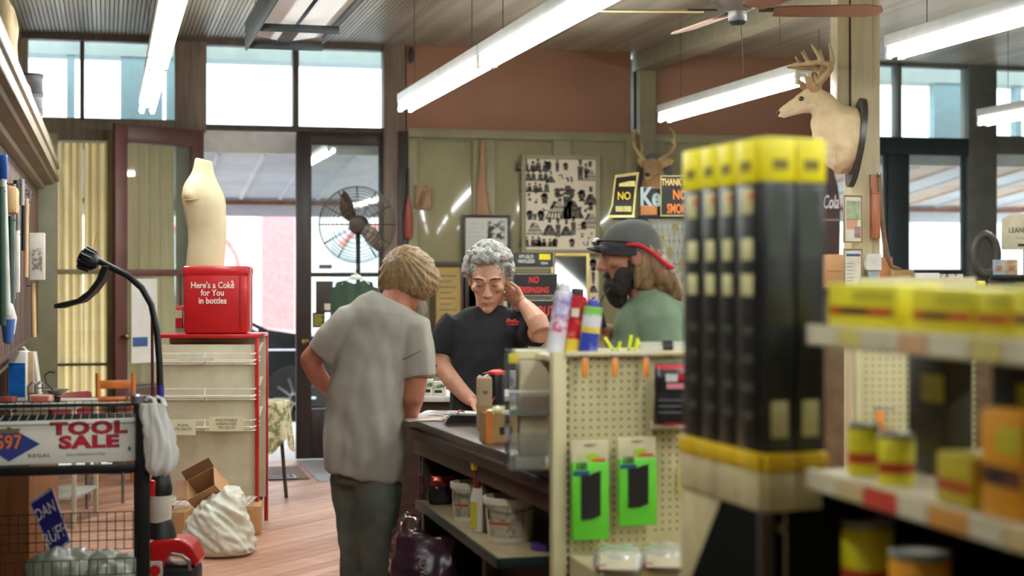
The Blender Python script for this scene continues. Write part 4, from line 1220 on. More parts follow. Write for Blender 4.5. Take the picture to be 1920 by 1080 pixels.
# ================================================================ things on and by the panelled wall
inkm = M('ink_black', (38, 36, 34), .7, var=.2, scale=60, rgb2=(120, 112, 100), thresh=(.45, .6))
papm = M('print_paper', (224, 214, 190), .6, var=.03)
def frame_on_wall(name, label, u0, u1, v0, v1, fm, bw, pm, y=-.04, th=.022, bottom=None):
    x0, x1 = PY(u0, v0, YW + y).x, PY(u1, v0, YW + y).x
    um = (u0 + u1) / 2
    z0, z1 = PY(um, v1, YW + y).z, PY(um, v0, YW + y).z
    t = thing(name, label, 'picture', ((x0 + x1) / 2, YW + y, z0))
    w, h = x1 - x0, z1 - z0
    g = G()
    g.box(-w / 2, -w / 2 + bw, -th, 0, 0, h, 0, .003).box(w / 2 - bw, w / 2, -th, 0, 0, h, 0, .003).box(-w / 2 + bw, w / 2 - bw, -th, 0, 0, bw, 0, .003).box(-w / 2 + bw, w / 2 - bw, -th, 0, h - bw, h, 0, .003)
    g.build('frame', fm, t)
    sh = G().box(-w / 2 + bw, w / 2 - bw, -.008, -.002, bw, h - bw).build('sheet', pm, t)
    return t, sh, w, h
def figure(g, x, z, s, kind, rr):
    """little engraved figure as flat print"""
    y0, y1 = -.0088, -.008
    def poly(pts): g.prism([(x + a * s, z + b * s) for a, b in pts], y0, y1)
    def disc(cx, cz, r, n=8, q=1.0): poly([(cx + r * math.cos(i * 2 * PI / n), cz + r * q * math.sin(i * 2 * PI / n)) for i in range(n)])
    if kind == 0:   # lady in wide dress
        if rr.random() < .45: poly([(-.42, 0), (-.3, .3), (-.1, .6), (.1, .6), (.28, .3), (.44, 0)])
        else:
            for i in range(7):
                a = -.42 + i * .13; b = -.1 + i * .03
                poly([(a, 0), (a + .055, 0), (b + .012, .6), (b, .6)])
            for zz in (.0, .2, .38): poly([(-.43 + zz * .55, zz), (.44 - zz * .55, zz), (.43 - zz * .55, zz + .035), (-.42 + zz * .55, zz + .035)])
        disc(0, .82, .1, q=1.3); poly([(-.12, .6), (-.26, .35), (-.18, .33), (0, .55)]); poly([(-.14, .92), (.14, .92), (.05, 1.02), (-.06, 1.02)])
    elif kind == 1:  # gentleman
        poly([(-.12, 0), (-.14, .45), (-.16, .75), (.16, .75), (.14, .45), (.12, 0), (.02, 0), (0, .4), (-.02, 0)]); disc(0, .88, .09, q=1.2); poly([(-.1, .95), (.1, .95), (.1, 1.1), (-.1, 1.1)])
    elif kind == 2:  # head
        disc(0, .5, .32, 10, 1.25); poly([(-.3, 0), (-.12, .25), (.15, .25), (.32, 0)]); poly([(-.45, .6), (-.1, .95), (.3, .85), (.1, .6)])
    elif kind == 3:  # group scene
        for i in range(5):
            a = -.6 + i * .3 + rr.uniform(-.05, .05); hh = rr.uniform(.45, .7)
            poly([(a - .14, 0), (a - .1, hh * .6), (a + .1, hh * .6), (a + .15, 0)]); disc(a, hh * .6 + .1, .075)
        poly([(-.8, 0), (.8, 0), (.8, .05), (-.8, .05)])
    else:            # seated / hat trimmings
        for i in range(6):
            a, b = rr.uniform(-.3, .3), rr.uniform(.1, .8); q = rr.uniform(.06, .16)
            poly([(a - q, b - q * .4), (a + q * .6, b - q * .7), (a + q, b + q * .5), (a - q * .3, b + q)])
# collage of fashion engravings
t, sh, w, h = frame_on_wall('engraving_collage', 'large olive-framed poster of black fashion engravings on the panelled wall', 977, 1124, 291, 476, olive, .035, papm)
rr = random.Random(3)
cells = [(.10, .9, .2, 3), (.33, .92, .08, 2), (.45, .90, .11, 1), (.57, .92, .07, 2), (.78, .80, .17, 1), (.92, .80, .17, 0), (.86, .83, .12, 1), (.12, .79, .17, 3), (.36, .77, .1, 0), (.5, .79, .07, 4), (.62, .74, .09, 4),
         (.13, .66, .17, 3), (.10, .52, .13, 4), (.27, .53, .1, 2), (.45, .35, .27, 0), (.60, .35, .27, 1), (.66, .36, .26, 0), (.53, .55, .14, 4), (.80, .56, .11, 2), (.93, .52, .16, 0), (.83, .40, .12, 4), (.06, .34, .09, 2), (.22, .33, .1, 2),
         (.13, .17, .18, 0), (.28, .42, .07, 4), (.34, .16, .16, 0), (.46, .14, .15, 1), (.58, .16, .14, 0), (.68, .17, .15, 1), (.93, .25, .22, 0), (.76, .22, .07, 4), (.83, .23, .08, 2), (.82, .12, .07, 4), (.92, .12, .07, 4), (.10, .03, .16, 3), (.27, .03, .14, 3), (.42, .03, .08, 2), (.66, .03, .08, 2), (.86, .03, .07, 4)]
for a, b, s_, kd in cells:
    g = G()
    figure(g, -w / 2 + .035 + a * (w - .07), .035 + b * (h - .07) * .96, s_ * .92, kd, rr)
    o = g.build('engraving', inkm, sh); o['kind'] = 'stuff'
# framed article
blackf = M('black_frame', (34, 30, 28), .4)
t, sh, w, h = frame_on_wall('framed_article', 'black-framed article with a photograph behind the grey-haired man', 867, 956, 403, 585, blackf, .022, M('grey_paper', (204, 204, 196), .6, var=.03))
G().box(w * .02, w / 2 - .045, -.0088, -.008, h - .20, h - .05).build('printed_photo', M('bw_photo', (40, 40, 38), .6, rgb2=(214, 212, 204), scale=22, thresh=(.42, .56)), sh)
for q in range(14):
    G().box(-w / 2 + .05, -w / 2 + .05 + (.13 if q < 7 else .26) * (1 - .2 * (q % 3 == 2)), -.0085, -.008, h - .07 - q * .034 - .004, h - .07 - q * .034).build('text_line', M('faint_ink', (160, 160, 154), .7), sh)
# brown frame with yellowed document
brf = M('brown_frame', (72, 56, 40), .45, var=.15)
t, sh, w, h = frame_on_wall('framed_document', 'brown-framed yellowed document between the two men', 806, 874, 490, 628, brf, .045, M('yellowed_paper', (186, 158, 96), .7, rgb2=(160, 136, 84), scale=5))
for q in range(9):
    G().box(-w / 2 + .08, w / 2 - .08 - .04 * (q % 2), -.0086, -.008, h - .12 - q * .045, h - .112 - q * .045).build('text_line', M('brown_ink', (110, 92, 54), .7), sh)
t, sh, w, h = frame_on_wall('narrow_frame', 'narrow dark frame hanging behind the grey-haired head', 874, 900, 515, 590, blackf, .02, M('yellowed_paper', (186, 158, 96)))
# wooden plaque, red club, long wooden handle
pl, w, h = wall_plate('wooden_plaque', 'small striped wooden plaque on the olive wall', 'plaque', 778, 806, 347, 392, M('plaque_wood', (150, 116, 78), .5, var=.3, scale=6, stretch=(10, 1, 1.5)), y=-.04, th=.02, bev=.004)
for q in range(4):
    G().cbox((-.03 + q * .012, -.021, h * .4), (.004, .003, h * .75), 0, 0, rotm(0, .35)).build('carved_groove', dkbr, pl)
kx = PY(766, 447, YW - .07)
t = thing('red_club', 'red wooden juggling-pin shaped club hanging by the door post', 'club', kx)
s_ = dY(766, YW) / F
G().lathe([(0, 0), (.03, .002), (.036, .03), (.038, 35 * s_), (.026, 60 * s_), (.013, 74 * s_), (.012, 78 * s_), (0, 78 * s_)], 18).build('body', M('faded_red_paint', (150, 66, 52), .45, var=.1), t)
G().cyl((0, 0, 78 * s_), (0, .01, 132 * s_), .008).build('handle', wood_dk, t)
kx = PY(906, 402, YW - .07)
t = thing('axe_handle', 'long flared wooden axe handle hanging on the panelled wall', 'handle', kx)
def hp(v, u0, u1): return ell(PY((u0 + u1) / 2, v, YW - .07).x - kx.x, 0, PY(906, v, YW - .07).z - kx.z, (u1 - u0) / 2 * s_, .016, 14)
G().loft([hp(403, 892, 924), hp(395, 893, 920), hp(380, 894, 917), hp(350, 895, 913), hp(320, 898, 912), hp(290, 899, 911), hp(268, 901, 910), hp(262, 902, 909)]).build('shaft', M('amber_wood', (150, 104, 62), .4, var=.12, scale=5, stretch=(8, 8, .8)), t)
kx = PY(985, 480, YW)
# --- rack of warning signs behind the counter
SD = 11.0
ks_ = K(1000, 600, SD)
rck = thing('sign_rack', 'wire stand holding warning signs behind the counter', 'rack', (ks_.loc.x, ks_.loc.y, 0), -TH)
for uu in (962, 1040):
    G().cyl((ks_.x(uu), .03, 0), (ks_.x(uu), .03, CZ - (472 - 515) * ks_.k), .006).build('post', gry, rck)
for vv in (502, 556, 603, 660):
    G().box(ks_.x(958), ks_.x(1044), .0, .04, CZ - (vv - 515) * ks_.k - .006, CZ - (vv - 515) * ks_.k, 0, .001).build('ledge', wht, rck)
G().box(ks_.x(940), ks_.x(1060), -.1, .16, 0, .02, 0, .004).build('foot', gry, rck)
def plate(name, label, u0, u1, v0, v1, mat, d, lean=0.0, group=None, dy=0.0, cat='sign'):
    k = K((u0 + u1) / 2, v1, d)
    t = k.thing(name, label, cat, group)
    w, h = (u1 - u0) * k.k, (v1 - v0) * k.k
    g = G(); g.add([(-w / 2, -.004, 0), (w / 2, -.004, 0), (w / 2 + lean * h, -.004, h), (-w / 2 + lean * h, -.004, h), (-w / 2, 0, 0), (w / 2, 0, 0), (w / 2 + lean * h, 0, h), (-w / 2 + lean * h, 0, h)],
                   [(0, 1, 2, 3), (4, 7, 6, 5), (0, 4, 5, 1), (1, 5, 6, 2), (2, 6, 7, 3), (3, 7, 4, 0)])
    g.build('plate', mat, t)
    return t, w, h, k
sblk = M('sign_black', (24, 22, 22), .4); sred = M('sign_bright_red', (216, 52, 34), .5); swh = M('sign_rim_white', (206, 204, 196), .5)
t, w, h, k = plate('trespassing_sign', 'black NO TRESPASSING sign with red letters beside the raised elbow', 960, 1041, 512, 556, sblk, SD - .02, .12)
text('NO', .062, sred, t, (0, -.0045, h * .70), bold=.001, sx=.7, shear=.15); text('TRESPASSING', .056, sred, t, (0, -.0045, h * .27), bold=.001, sx=.62, shear=.15)
for zz in (.006, h - .008):
    G().box(-w / 2 + .008 + zz * .12, w / 2 - .008 + zz * .12, -.0048, -.004, zz, zz + .003).build('border_line', swh, t)
t, w, h, k = plate('keep_out_sign', 'black KEEP OUT sign with red letters under the trespassing sign', 958, 1041, 561, 604, sblk, SD - .02, .1)
text('KEEP', .07, sred, t, (-w * .3, -.0045, h * .5), bold=.001, sx=.6, shear=.15); text('OUT', .10, sred, t, (w * .27, -.0045, h * .45), bold=.0012, sx=.6, shear=.15)
G().box(-w / 2 + .012, w / 2 + .0, -.0048, -.004, h - .010, h - .006).build('border_line', swh, t)
t, w, h, k = plate('letters_sign', 'black header sign with a yellow price flash above the warning signs', 956, 1037, 474, 500, M('header_black', (44, 44, 42), .5), SD - .02)
text('HY-GLO', .033, swh, t, (-w * .12, -.0045, h * .72), bold=.0008, sx=.8); text('VINYLIZED', .033, swh, t, (-w * .12, -.0045, h * .38), bold=.0008, sx=.72)
G().box(w * .18, w * .44, -.005, -.004, h * .5, h * .92).build('price_flash', M('flash_yellow', (222, 206, 30), .5), t)
text('SIGNS', .022, swh, t, (w * .3, -.0045, h * .25), bold=.0006, sx=.8)
G().box(-w * .4, w * .1, -.0052, -.004, h * .05, h * .2).build('print_bar', M('print_dark', (40, 36, 36)), t)
# gold-framed mirror
km_ = K(1070, 640, 11.6)
mr = km_.thing('wall_mirror', 'gold-framed mirror reflecting a light strip behind the counter', 'mirror')
gold = M('gold_frame', (186, 162, 96), .4, .3, var=.1)
w = 72 * km_.k; h = 165 * km_.k; b_ = .022
G().box(-w / 2, -w / 2 + b_, -.03, 0, 0, h, 0, .004).box(w / 2 - b_, w / 2, -.03, 0, 0, h, 0, .004).box(-w / 2 + b_, w / 2 - b_, -.03, 0, 0, b_, 0, .004).box(-w / 2 + b_, w / 2 - b_, -.03, 0, h - b_, h, 0, .004).build('frame', gold, mr)
G().box(-w / 2 + b_, w / 2 - b_, -.012, -.004, b_, h - b_).build('mirror_glass', M('mirror', (214, 216, 214), .03, 1.0, var=.01), mr)
mr.rotation_euler = (-.073, 0, -TH + .03)
G().box(-w / 2 + .03, w / 2 - .03, 0, .03, -km_.loc.z, 0, 0, .003).build('stand_leg', brf, mr)
# engraving strip right of mirror
t, sh, w, h = frame_on_wall('framed_engravings', 'narrow second panel of black engravings right of the mirror', 1100, 1124, 482, 640, olive, .012, papm)
for q in range(7):
    g = G(); figure(g, 0, .03 + q * h / 7.5, .10, (0, 2, 1, 4, 0, 1, 2)[q], rr); o = g.build('engraving', inkm, sh); o['kind'] = 'stuff'
# --- key stand with keys and smoking signs
KD = 10.6
kk_ = K(1255, 640, KD)
kst = thing('key_stand', 'black key-blank stand with a header sign behind the bearded man', 'display stand', (kk_.loc.x, kk_.loc.y, 0), -TH)
zk = lambda v: CZ - (v - 515) * kk_.k
G().box(kk_.x(1212), kk_.x(1300), 0, .03, zk(700), zk(408), 0, .004).build('board', M('pale_key_board', (150, 154, 138), .5), kst)
G().box(kk_.x(1196), kk_.x(1300), -.02, .03, zk(409), zk(403), 0, .003).build('top_rail', blk, kst)
G().box(kk_.x(1230), kk_.x(1280), -.1, .2, 0, zk(700), 0, .004).build('base', blk, kst)
khd = M('header_sign_black', (34, 34, 32), .4)
hp_ = G().box(kk_.x(1199), kk_.x(1239), -.01, .0, zk(404), zk(353), 0, .003).build('header', khd, kst)
silv = M('silver_letter', (178, 200, 204), .4)
text('Ke', .17, silv, hp_, (kk_.x(1219), -.011, zk(371)), bold=.006, sx=.72, ext=.001)
G().box(kk_.x(1201), kk_.x(1232), -.012, -.01, zk(403), zk(385)).build('orange_label', M('orange_label', (196, 130, 70), .5), hp_)
keym = M('nickel_key', (176, 178, 166), .3, .85, var=.15, scale=30)
brassk = M('brass_key', (170, 150, 92), .3, .85, var=.15, scale=30)
g = G()
g.prism([(.016 * math.cos(a), .016 * math.sin(a) * 1.05) for a in [i * 2 * PI / 10 for i in range(10)]], -.002, 0)
g.box(-.0045, .0045, -.002, 0, -.062, -.014).prism([(.0045, -.02), (.009, -.026), (.0045, -.032), (.009, -.04), (.0045, -.046), (.008, -.054), (.0045, -.06)], -.002, 0)
g.cyl((0, -.012, .008), (0, .004, .008), .002, n=5)
keym_ = [g.mesh('key', keym), g.mesh('key', brassk)]
for r_ in range(5):
    for c_ in range(8):
        uu = 1218 + c_ * 9.5 + (r_ % 2) * 3; vv = 424 + r_ * 22
        loc = kst.matrix_world @ Vector((0, 0, 0))
        p = P(uu, vv, KD - .006)
        o = link('key', keym_[(r_ * 3 + c_) % 5 == 0], None, p, (0, R.uniform(-.12, .12), -TH))
        tag(o, 'small key blank hanging in rows on the pale key board', 'key', 'key blanks on the key stand')
t, w, h, k = plate('smoking_sign', 'black and orange THANK YOU NO SMOKING sign on the key stand', 1238, 1300, 329, 406, M('sign_rim_olive', (170, 166, 104), .5), KD - .04, 0)
G().box(-w / 2 + .008, w / 2, -.0055, -.004, .012, h - .008).build('field', M('sign_charcoal', (40, 40, 38), .5), t)
og = M('sign_letter_orange', (226, 126, 52), .5)
text('THANK YOU', .062, M('sign_letter_cream', (226, 190, 120), .5), t, (.01, -.006, h * .83), bold=.002, sx=.62)
text('NO', .085, og, t, (.02, -.006, h * .52), bold=.003, sx=.7); text('SMOKING', .085, og, t, (.04, -.006, h * .18), bold=.003, sx=.55)
k = K(1168, 408, KD - .1)
cs = k.thing('curled_sign', 'curled yellow-edged black notice leaning beside the key header', 'sign')
def cf(a, b, x0=1148, x1=1193, g0=0.0):
    u = x0 + (x1 - x0) * a + 8 * (b - .5) - 10 * max(0, .3 - b) / .3 * (1 - a) * .7
    v = 408 - 78 * b - 6 * a * b
    return (k.x(u), -.05 * (b - .4) ** 2 * 4 + .012 * a - g0, k.z(v))
G().sheet(cf, 8, 14, 0, .002).build('sheet', M('sign_rim_yellow', (214, 206, 140), .5), cs)
G().sheet(lambda a, b: cf(.07 + a * .84, .06 + b * .88, g0=.0016), 8, 14, 0, .0006).build('field', M('sign_charcoal', (40, 40, 38)), cs)
text('NO', .07, yel, cs, (k.x(1170), -.008, k.z(368)), bold=.002, sx=.8)
for vv, n_ in ((345, 3), (392, 2)):
    for q in range(n_):
        c_ = 1160 + q * (30 / n_) + (3 if vv < 360 else -1)
        G().cbox((k.x(c_ + 2), -.03 if vv < 360 else -.024, k.z(vv)), (.034 if n_ == 3 else .05, .002, .036), 0).build('print_block', M('print_pale_yellow', (206, 196, 120), .5), cs)
G().cyl((0, .045, k.z(408)), (0, .045, k.z(408) - .12), .006).build('clip', gry, cs)
G().box(k.x(1150), k.x(1215), .0, .09, -.012, -.002, 0, .002).build('ledge', blk, cs)

# dark hand bell-pull hanging at the edge of the brown board
pp_ = PY(771, 118, YW - .05)
t = thing('dark_pulley', 'small dark pulley hanging at the top left of the brown board', 'pulley', pp_)
G().loft([ell(0, 0, 0, .012, .012), ell(0, 0, .04, .024, .016), ell(0, 0, .09, .022, .016), ell(0, 0, .125, .012, .01)]).build('body', blk, t)
G().cyl((0, 0, .12), (0, 0, .16), .004, n=6).build('cord', gry, t)
# ================================================================ square post with deer head, second deer head on the wall
PD = 9.0
kp = K(1610, 515, PD)
post = thing('wooden_post', 'square tan painted wooden post carrying the pale deer head', 'post', (kp.loc.x, kp.loc.y, 0), -TH)
pw = M('tan_post_paint', (184, 170, 134), .5, var=.1, scale=4, stretch=(5, 5, .6))
for u0, u1, y0 in ((1570, 1592, .0), (1596, 1634, -.012), (1634, 1650, .0)):
    G().box(kp.x(u0), kp.x(u1), y0, .2, CZ - (296 - 515) * kp.k if u0 < 1580 else 0, ZC - .004, 0, .004).build('board', pw, post)
G().box(kp.x(1590), kp.x(1598), .01, .18, CZ - (296 - 515) * kp.k, ZC - .004).build('core', M('dark_gap', (70, 62, 48), .7), post)
def P2(u, v, y=-.012): return (kp.x(u), y, CZ - (v - 515) * kp.k)
# fixtures on the post
br = thing('wall_bracket', 'orange wooden bracket holder screwed to the post below the deer head', 'bracket', P(1640, 447, PD - .03), -TH)
kb_ = K(1640, 447, PD - .03)
orw2 = M('reddish_wood', (160, 96, 62), .5, var=.15, stretch=(6, 6, 1))
G().box(-.024, .014, .0, .02, 0, 120 * kb_.k, 0, .003).build('back_board', orw2, br)
G().box(-.02, .026, -.03, .0, .0, 84 * kb_.k, 0, .004).build('box', orw2, br)
G().prism([(-.022, 84 * kb_.k), (.028, 84 * kb_.k), (-.022, 94 * kb_.k)], -.034, .0).build('lid', orw2, br)
ko_ = K(1637, 540, PD - .05)
ob = ko_.thing('white_dispenser', 'white lidded dispenser box fixed to the post beside the lower picture', 'dispenser')
G().box(-.03, .03, -.02, .035, 0, .155, 0, .004).build('body', M('pale_blue_plastic', (150, 166, 170), .5), ob)
G().prism([(-.036, .10), (-.045, .13), (-.036, .19), (.04, .19), (.04, .10)], -.03, .036).build('lid', wht, ob)
for nm, lb, u0, u1, v0, v1, kd in (('framed_poster', 'small framed poster of a green and pink garden on the post', 1579, 1617, 366, 455, 0), ('framed_notice', 'framed pale notice below the garden poster on the post', 1579, 1617, 466, 548, 1)):
    k_ = K((u0 + u1) / 2, v1, PD - .09)
    t = k_.thing(nm, lb, 'picture', rz=.35)
    w, h = (u1 - u0) * k_.k * 1.06, (v1 - v0) * k_.k
    g = G(); b_ = .008
    g.box(-w / 2, -w / 2 + b_, -.012, 0, 0, h, 0, .002).box(w / 2 - b_, w / 2, -.012, 0, 0, h, 0, .002).box(-w / 2, w / 2, -.012, 0, 0, b_, 0, .002).box(-w / 2, w / 2, -.012, 0, h - b_, h, 0, .002)
    g.build('frame', M('bronze_frame', (140, 118, 84), .4), t)
    s_ = G().box(-w / 2 + b_, w / 2 - b_, -.006, .0, b_, h - b_).build('sheet', M('poster_paper', (216, 212, 190), .5), t)
    if kd == 0:
        G().box(-w / 2 + .018, w / 2 - .012, -.0066, -.006, h * .48, h * .88).build('garden_print', M('garden_print', (112, 140, 84), .6, rgb2=(190, 196, 170), scale=30), s_)
        G().box(-w / 2 + .018, w / 2 - .03, -.0066, -.006, h * .28, h * .5).build('pink_print', M('pink_print', (200, 150, 120), .6), s_)
        G().box(w * .08, w / 2 - .012, -.007, -.006, h * .1, h * .34).build('purple_print', M('purple_print', (110, 80, 96), .6, rgb2=(190, 150, 150), scale=40), s_)
    else:
        G().box(-w / 2 + .018, w / 2 - .012, -.0066, -.006, h * .82, h * .88).build('title_line', M('blue_print', (60, 90, 140)), s_)
        for q in range(6):
            G().box(-w / 2 + .02, -.0 + .01 * (q % 2), -.0064, -.006, h * (.25 + .08 * q), h * (.27 + .08 * q)).build('text_line', M('faint_ink', (160, 160, 154)), s_)
    G().box(-.01, .03, 0, .075, h * .4, h * .6).build('mounting_block', pw, t)
# --- antler maker
bone = M('antler_bone', (176, 152, 108), .5, var=.2, scale=12)
hide = M('deer_hide_pale', (206, 182, 142), .75, var=.07, scale=14, bump=.25, bscale=120)
hide2 = M('deer_hide_brown', (184, 150, 104), .75, var=.18, scale=14, bump=.25, bscale=120)
whitef = M('deer_white_fur', (216, 200, 166), .8, var=.08)
nosem = M('deer_nose', (40, 32, 28), .35)
eyem = M('glass_eye', (16, 12, 10), .05, coat=1)
plq = M('dark_plaque', (52, 46, 44), .4, var=.15)
def head_parts():
    pass
# deer one: local x right, y away, z up; seen in profile facing left
kd = K(1600, 260, PD - .12)
deer = kd.thing('deer_head', 'pale mounted deer head with antlers in profile on the wooden post', 'mounted deer head')
def q(u, v, y=0.0): return Vector((kd.x(u), y, kd.z(v)))
S = kd.k
g = G()
def ringp(p, tdir, rw, rh, n=18):
    t = Vector(tdir).normalized(); side = Vector((0, 1, 0)); up = t.cross(side).normalized()
    return [tuple(p + side * (rw * math.cos(a)) + up * (rh * math.sin(a))) for a in [i * 2 * PI / n for i in range(n)]]
# neck/shoulder (from plaque to skull)
g.loft([ringp(q(1603, 266), (-1, 0, .12), .15, 60 * S), ringp(q(1588, 264), (-1, 0, .25), .155, 66 * S), ringp(q(1569, 252), (-1, 0, .5), .14, 58 * S), ringp(q(1553, 230), (-.8, 0, .65), .11, 43 * S),
        ringp(q(1544, 208), (-.7, 0, .7), .085, 33 * S), ringp(q(1538, 192), (-.8, 0, .6), .072, 25 * S), ringp(q(1528, 186), (-1, 0, .2), .06, 20 * S)])
# skull and muzzle
g.loft([ringp(q(1545, 185), (-1, 0, -.1), .04, 15 * S), ringp(q(1535, 184), (-1, 0, -.15), .068, 22 * S), ringp(q(1520, 188), (-1, 0, -.25), .07, 24 * S), ringp(q(1505, 194), (-1, 0, -.3), .058, 20 * S), ringp(q(1490, 201), (-1, 0, -.35), .045, 16 * S),
        ringp(q(1476, 208), (-1, 0, -.35), .037, 13 * S), ringp(q(1465, 213), (-1, 0, -.3), .032, 10 * S), ringp(q(1459, 215), (-1, 0, -.3), .02, 6 * S)])
def hf_(c, n): return .004 * nz(c, 30, 1) + .006 * nz(c, 11, 4)
def hm(c, n):
    # white throat and muzzle tip
    if c.x < q(1472, 0).x and c.z < q(0, 216).z: return 1
    if n.z < -.35 and c.x < q(1560, 0).x: return 1
    return 0
blob(g, 'head_and_neck', [hide, whitef], .009, 4, fn=hf_, mfn=hm, parent=deer)
G().ball(q(1461, 212), (.016, .024, .014)).build('nose', nosem, deer)
G().tube([q(1460, 221, -.02), q(1468, 224, -.032), q(1480, 222, -.036)], .003, 6).build('mouth_line', nosem, deer)
for sy in (-1, 1):
    e_ = G().ball(q(1499, 187, sy * .055), (.015, .012, .013)).build('eye', eyem, deer)
    g = G()
    ear = [q(1524, 178, sy * .045), q(1518, 165, sy * .075), q(1508, 150, sy * .10), q(1505, 146, sy * .105)]
    g.loft([[tuple(p + Vector((w_ * math.cos(a), .5 * w_ * math.sin(a) * .4, w_ * .3 * math.sin(a)))) for a in [i * 2 * PI / 12 for i in range(12)]] for p, w_ in zip(ear, (.014, .032, .02, .003))])
    g.build('ear', hide2, deer)
def antler(g, sy):
    b = q(1530, 172, sy * .03)
    beam = [b, q(1532, 158, sy * .05), q(1540, 148, sy * .09), q(1548, 136, sy * .12), q(1545, 126, sy * .14), q(1528, 122, sy * .13), q(1505, 124, sy * .09), q(1478, 124, sy * .05)]
    g.tube(beam, [.024, .021, .02, .02, .018, .016, .012, .006], 10)
    g.tube([q(1549, 135, sy * .12), q(1552, 118, sy * .13), q(1550, 102, sy * .13), q(1546, 86, sy * .12)], [.018, .015, .011, .005], 8)
    g.tube([q(1533, 123, sy * .135), q(1526, 110, sy * .14), q(1518, 97, sy * .13), q(1513, 88, sy * .12)], [.016, .013, .009, .005], 8)
    g.tube([q(1512, 124, sy * .1), q(1504, 112, sy * .1), q(1496, 101, sy * .09)], [.013, .010, .005], 8)
    g.tube([q(1532, 158, sy * .05), q(1526, 147, sy * .045), q(1524, 138, sy * .04)], [.014, .010, .005], 8)
for sy in (-1, 1):
    g = G(); antler(g, sy)
    blob(g, 'antler', bone, .0045, 2, parent=deer)
pp = [(1592, 192), (1604, 196), (1610, 215), (1618, 245), (1620, 285), (1612, 312), (1602, 328), (1590, 332), (1584, 322), (1590, 300), (1594, 250)]
# shield plaque: thin in view direction of profile; built as a vertical board behind the shoulder
sh_ = []
n_ = 28
for i in range(n_):
    a = i * 2 * PI / n_
    sh_.append((.17 * math.sin(a), (.235 + (.03 if math.cos(a) < -.6 else 0)) * math.cos(a)))
g = G(); g.prism(sh_, 0, .03, plane='yz')
g.build('plaque', plq, deer, q(1601, 262), (0, math.radians(8), 0))
# deer two: frontal
k2 = K(1224, 352, 12.93)
d2 = k2.thing('deer_head', 'small brown mounted deer head with thin antlers facing the shop above the signs', 'mounted deer head')
def q2(u, v, y=0.0): return Vector((k2.x(u), y, k2.z(v)))
T = k2.k
g = G()
g.loft([ell(0.02, .08, k2.z(356), .11, .08), ell(.02, .05, k2.z(340), .10, .085), ell(.012, .0, k2.z(325), .085, .08), ell(0, -.03, k2.z(312), .07, .08), ell(0, -.04, k2.z(303), .055, .06)])
g.loft([[tuple(Vector((k2.x(u), y, k2.z(v))) + Vector((rx * math.cos(a), 0, rz_ * math.sin(a)))) for a in [i * 2 * PI / 16 for i in range(16)]] for u, v, y, rx, rz_ in
        ((1221, 312, .05, .05, .045), (1221, 311, -.02, .075, .065), (1220, 314, -.09, .07, .066), (1217, 322, -.15, .05, .05), (1213, 330, -.20, .036, .036), (1210, 333, -.23, .03, .028), (1209, 334, -.245, .015, .015))])
blob(g, 'head_and_neck', [hide2, whitef], .01, 4, fn=lambda c, n: .004 * nz(c, 28, 2), mfn=lambda c, n: 1 if (c.y < -.1 and n.z < -.4) else 0, parent=d2)
G().ball(q2(1209, 331, -.24), (.022, .014, .016)).build('nose', nosem, d2)
for sx_, uu, tip in ((-1, 1204, (1195, 301)), (1, 1230, (1264, 302))):
    G().ball(q2(uu, 316, -.085), (.014, .014, .013)).build('eye', eyem, d2)
    e0 = q2(1207 if sx_ < 0 else 1233, 308, 0); e1 = q2(tip[0], tip[1], .0)
    g = G(); g.loft([[tuple(e0.lerp(e1, f_) + Vector((0, w_ * .5 * math.cos(a), w_ * math.sin(a)))) for a in [i * 2 * PI / 10 for i in range(10)]] for f_, w_ in ((0, .02), (.35, .045), (.75, .03), (1, .004))])
    g.build('ear', hide2, d2)
for sgn, pts, tines in ((-1, [(1212, 304), (1200, 292), (1190, 278), (1186, 262), (1190, 244)], [((1190, 278), (1184, 262), (1183, 248)), ((1200, 292), (1203, 280), (1200, 268))]),
                        (1, [(1230, 304), (1242, 297), (1256, 288), (1264, 274), (1262, 250), (1252, 240)], [((1262, 270), (1256, 262), (1246, 258)), ((1254, 289), (1262, 281), (1267, 268))])):
    g = G()
    g.tube([q2(u, v, .0 - .02 * i) for i, (u, v) in enumerate(pts)], [.02 - .0024 * i for i in range(len(pts))], 8)
    for tn in tines:
        g.tube([q2(u, v, -.06) for u, v in tn], [.012, .009, .005], 7)
    blob(g, 'antler', bone, .005, 2, parent=d2)
G().prism([(.15 * math.sin(a) + .02, .15 + .2 * math.cos(a) - .06) for a in [i * 2 * PI / 24 for i in range(24)]], .1, .13).build('plaque', plq, d2)
# ================================================================ the sales counter
CA = math.radians(3.2)        # the counter stands a little askew
c0 = P(770, 786, 6.67)        # far left corner of the top
ZT = c0.z
cdir = Vector((math.sin(CA), -math.cos(CA), 0))      # towards the near end
cwid = Vector((math.cos(CA), math.sin(CA), 0))       # towards the back of the counter
# local frame: x = across (to the right), y = -along (towards the camera is negative)
cn = thing('sales_counter', 'dark worn wooden sales counter with a lower shelf between the men', 'counter', (c0.x, c0.y, 0), CA)
ctop = M('worn_counter_top', (98, 78, 62), .35, var=.3, scale=5, stretch=(6, 1, 1), rgb2=(58, 44, 36))
cdk = M('counter_dark_wood', (52, 36, 30), .45, var=.3, scale=4, stretch=(1, 1, 5))
gre = M('dark_green_edge', (26, 48, 42), .45)
LEN, WID = 1.86, .62
for i in range(4):
    G().box(i * WID / 4 + .001, (i + 1) * WID / 4 - .001, -LEN, 0, ZT - .035, ZT, 0, .003).build('top_plank', ctop, cn)
G().box(-.012, WID, -LEN, .012, ZT - .075, ZT - .035, 0, .004).build('moulding', cdk, cn)
G().box(.012, WID, -LEN, .0, ZT - .14, ZT - .075, 0, .003).build('apron', cdk, cn)
G().box(.26, .29, -LEN, -.02, .02, ZT - .14).build('front_panel', cdk, cn)
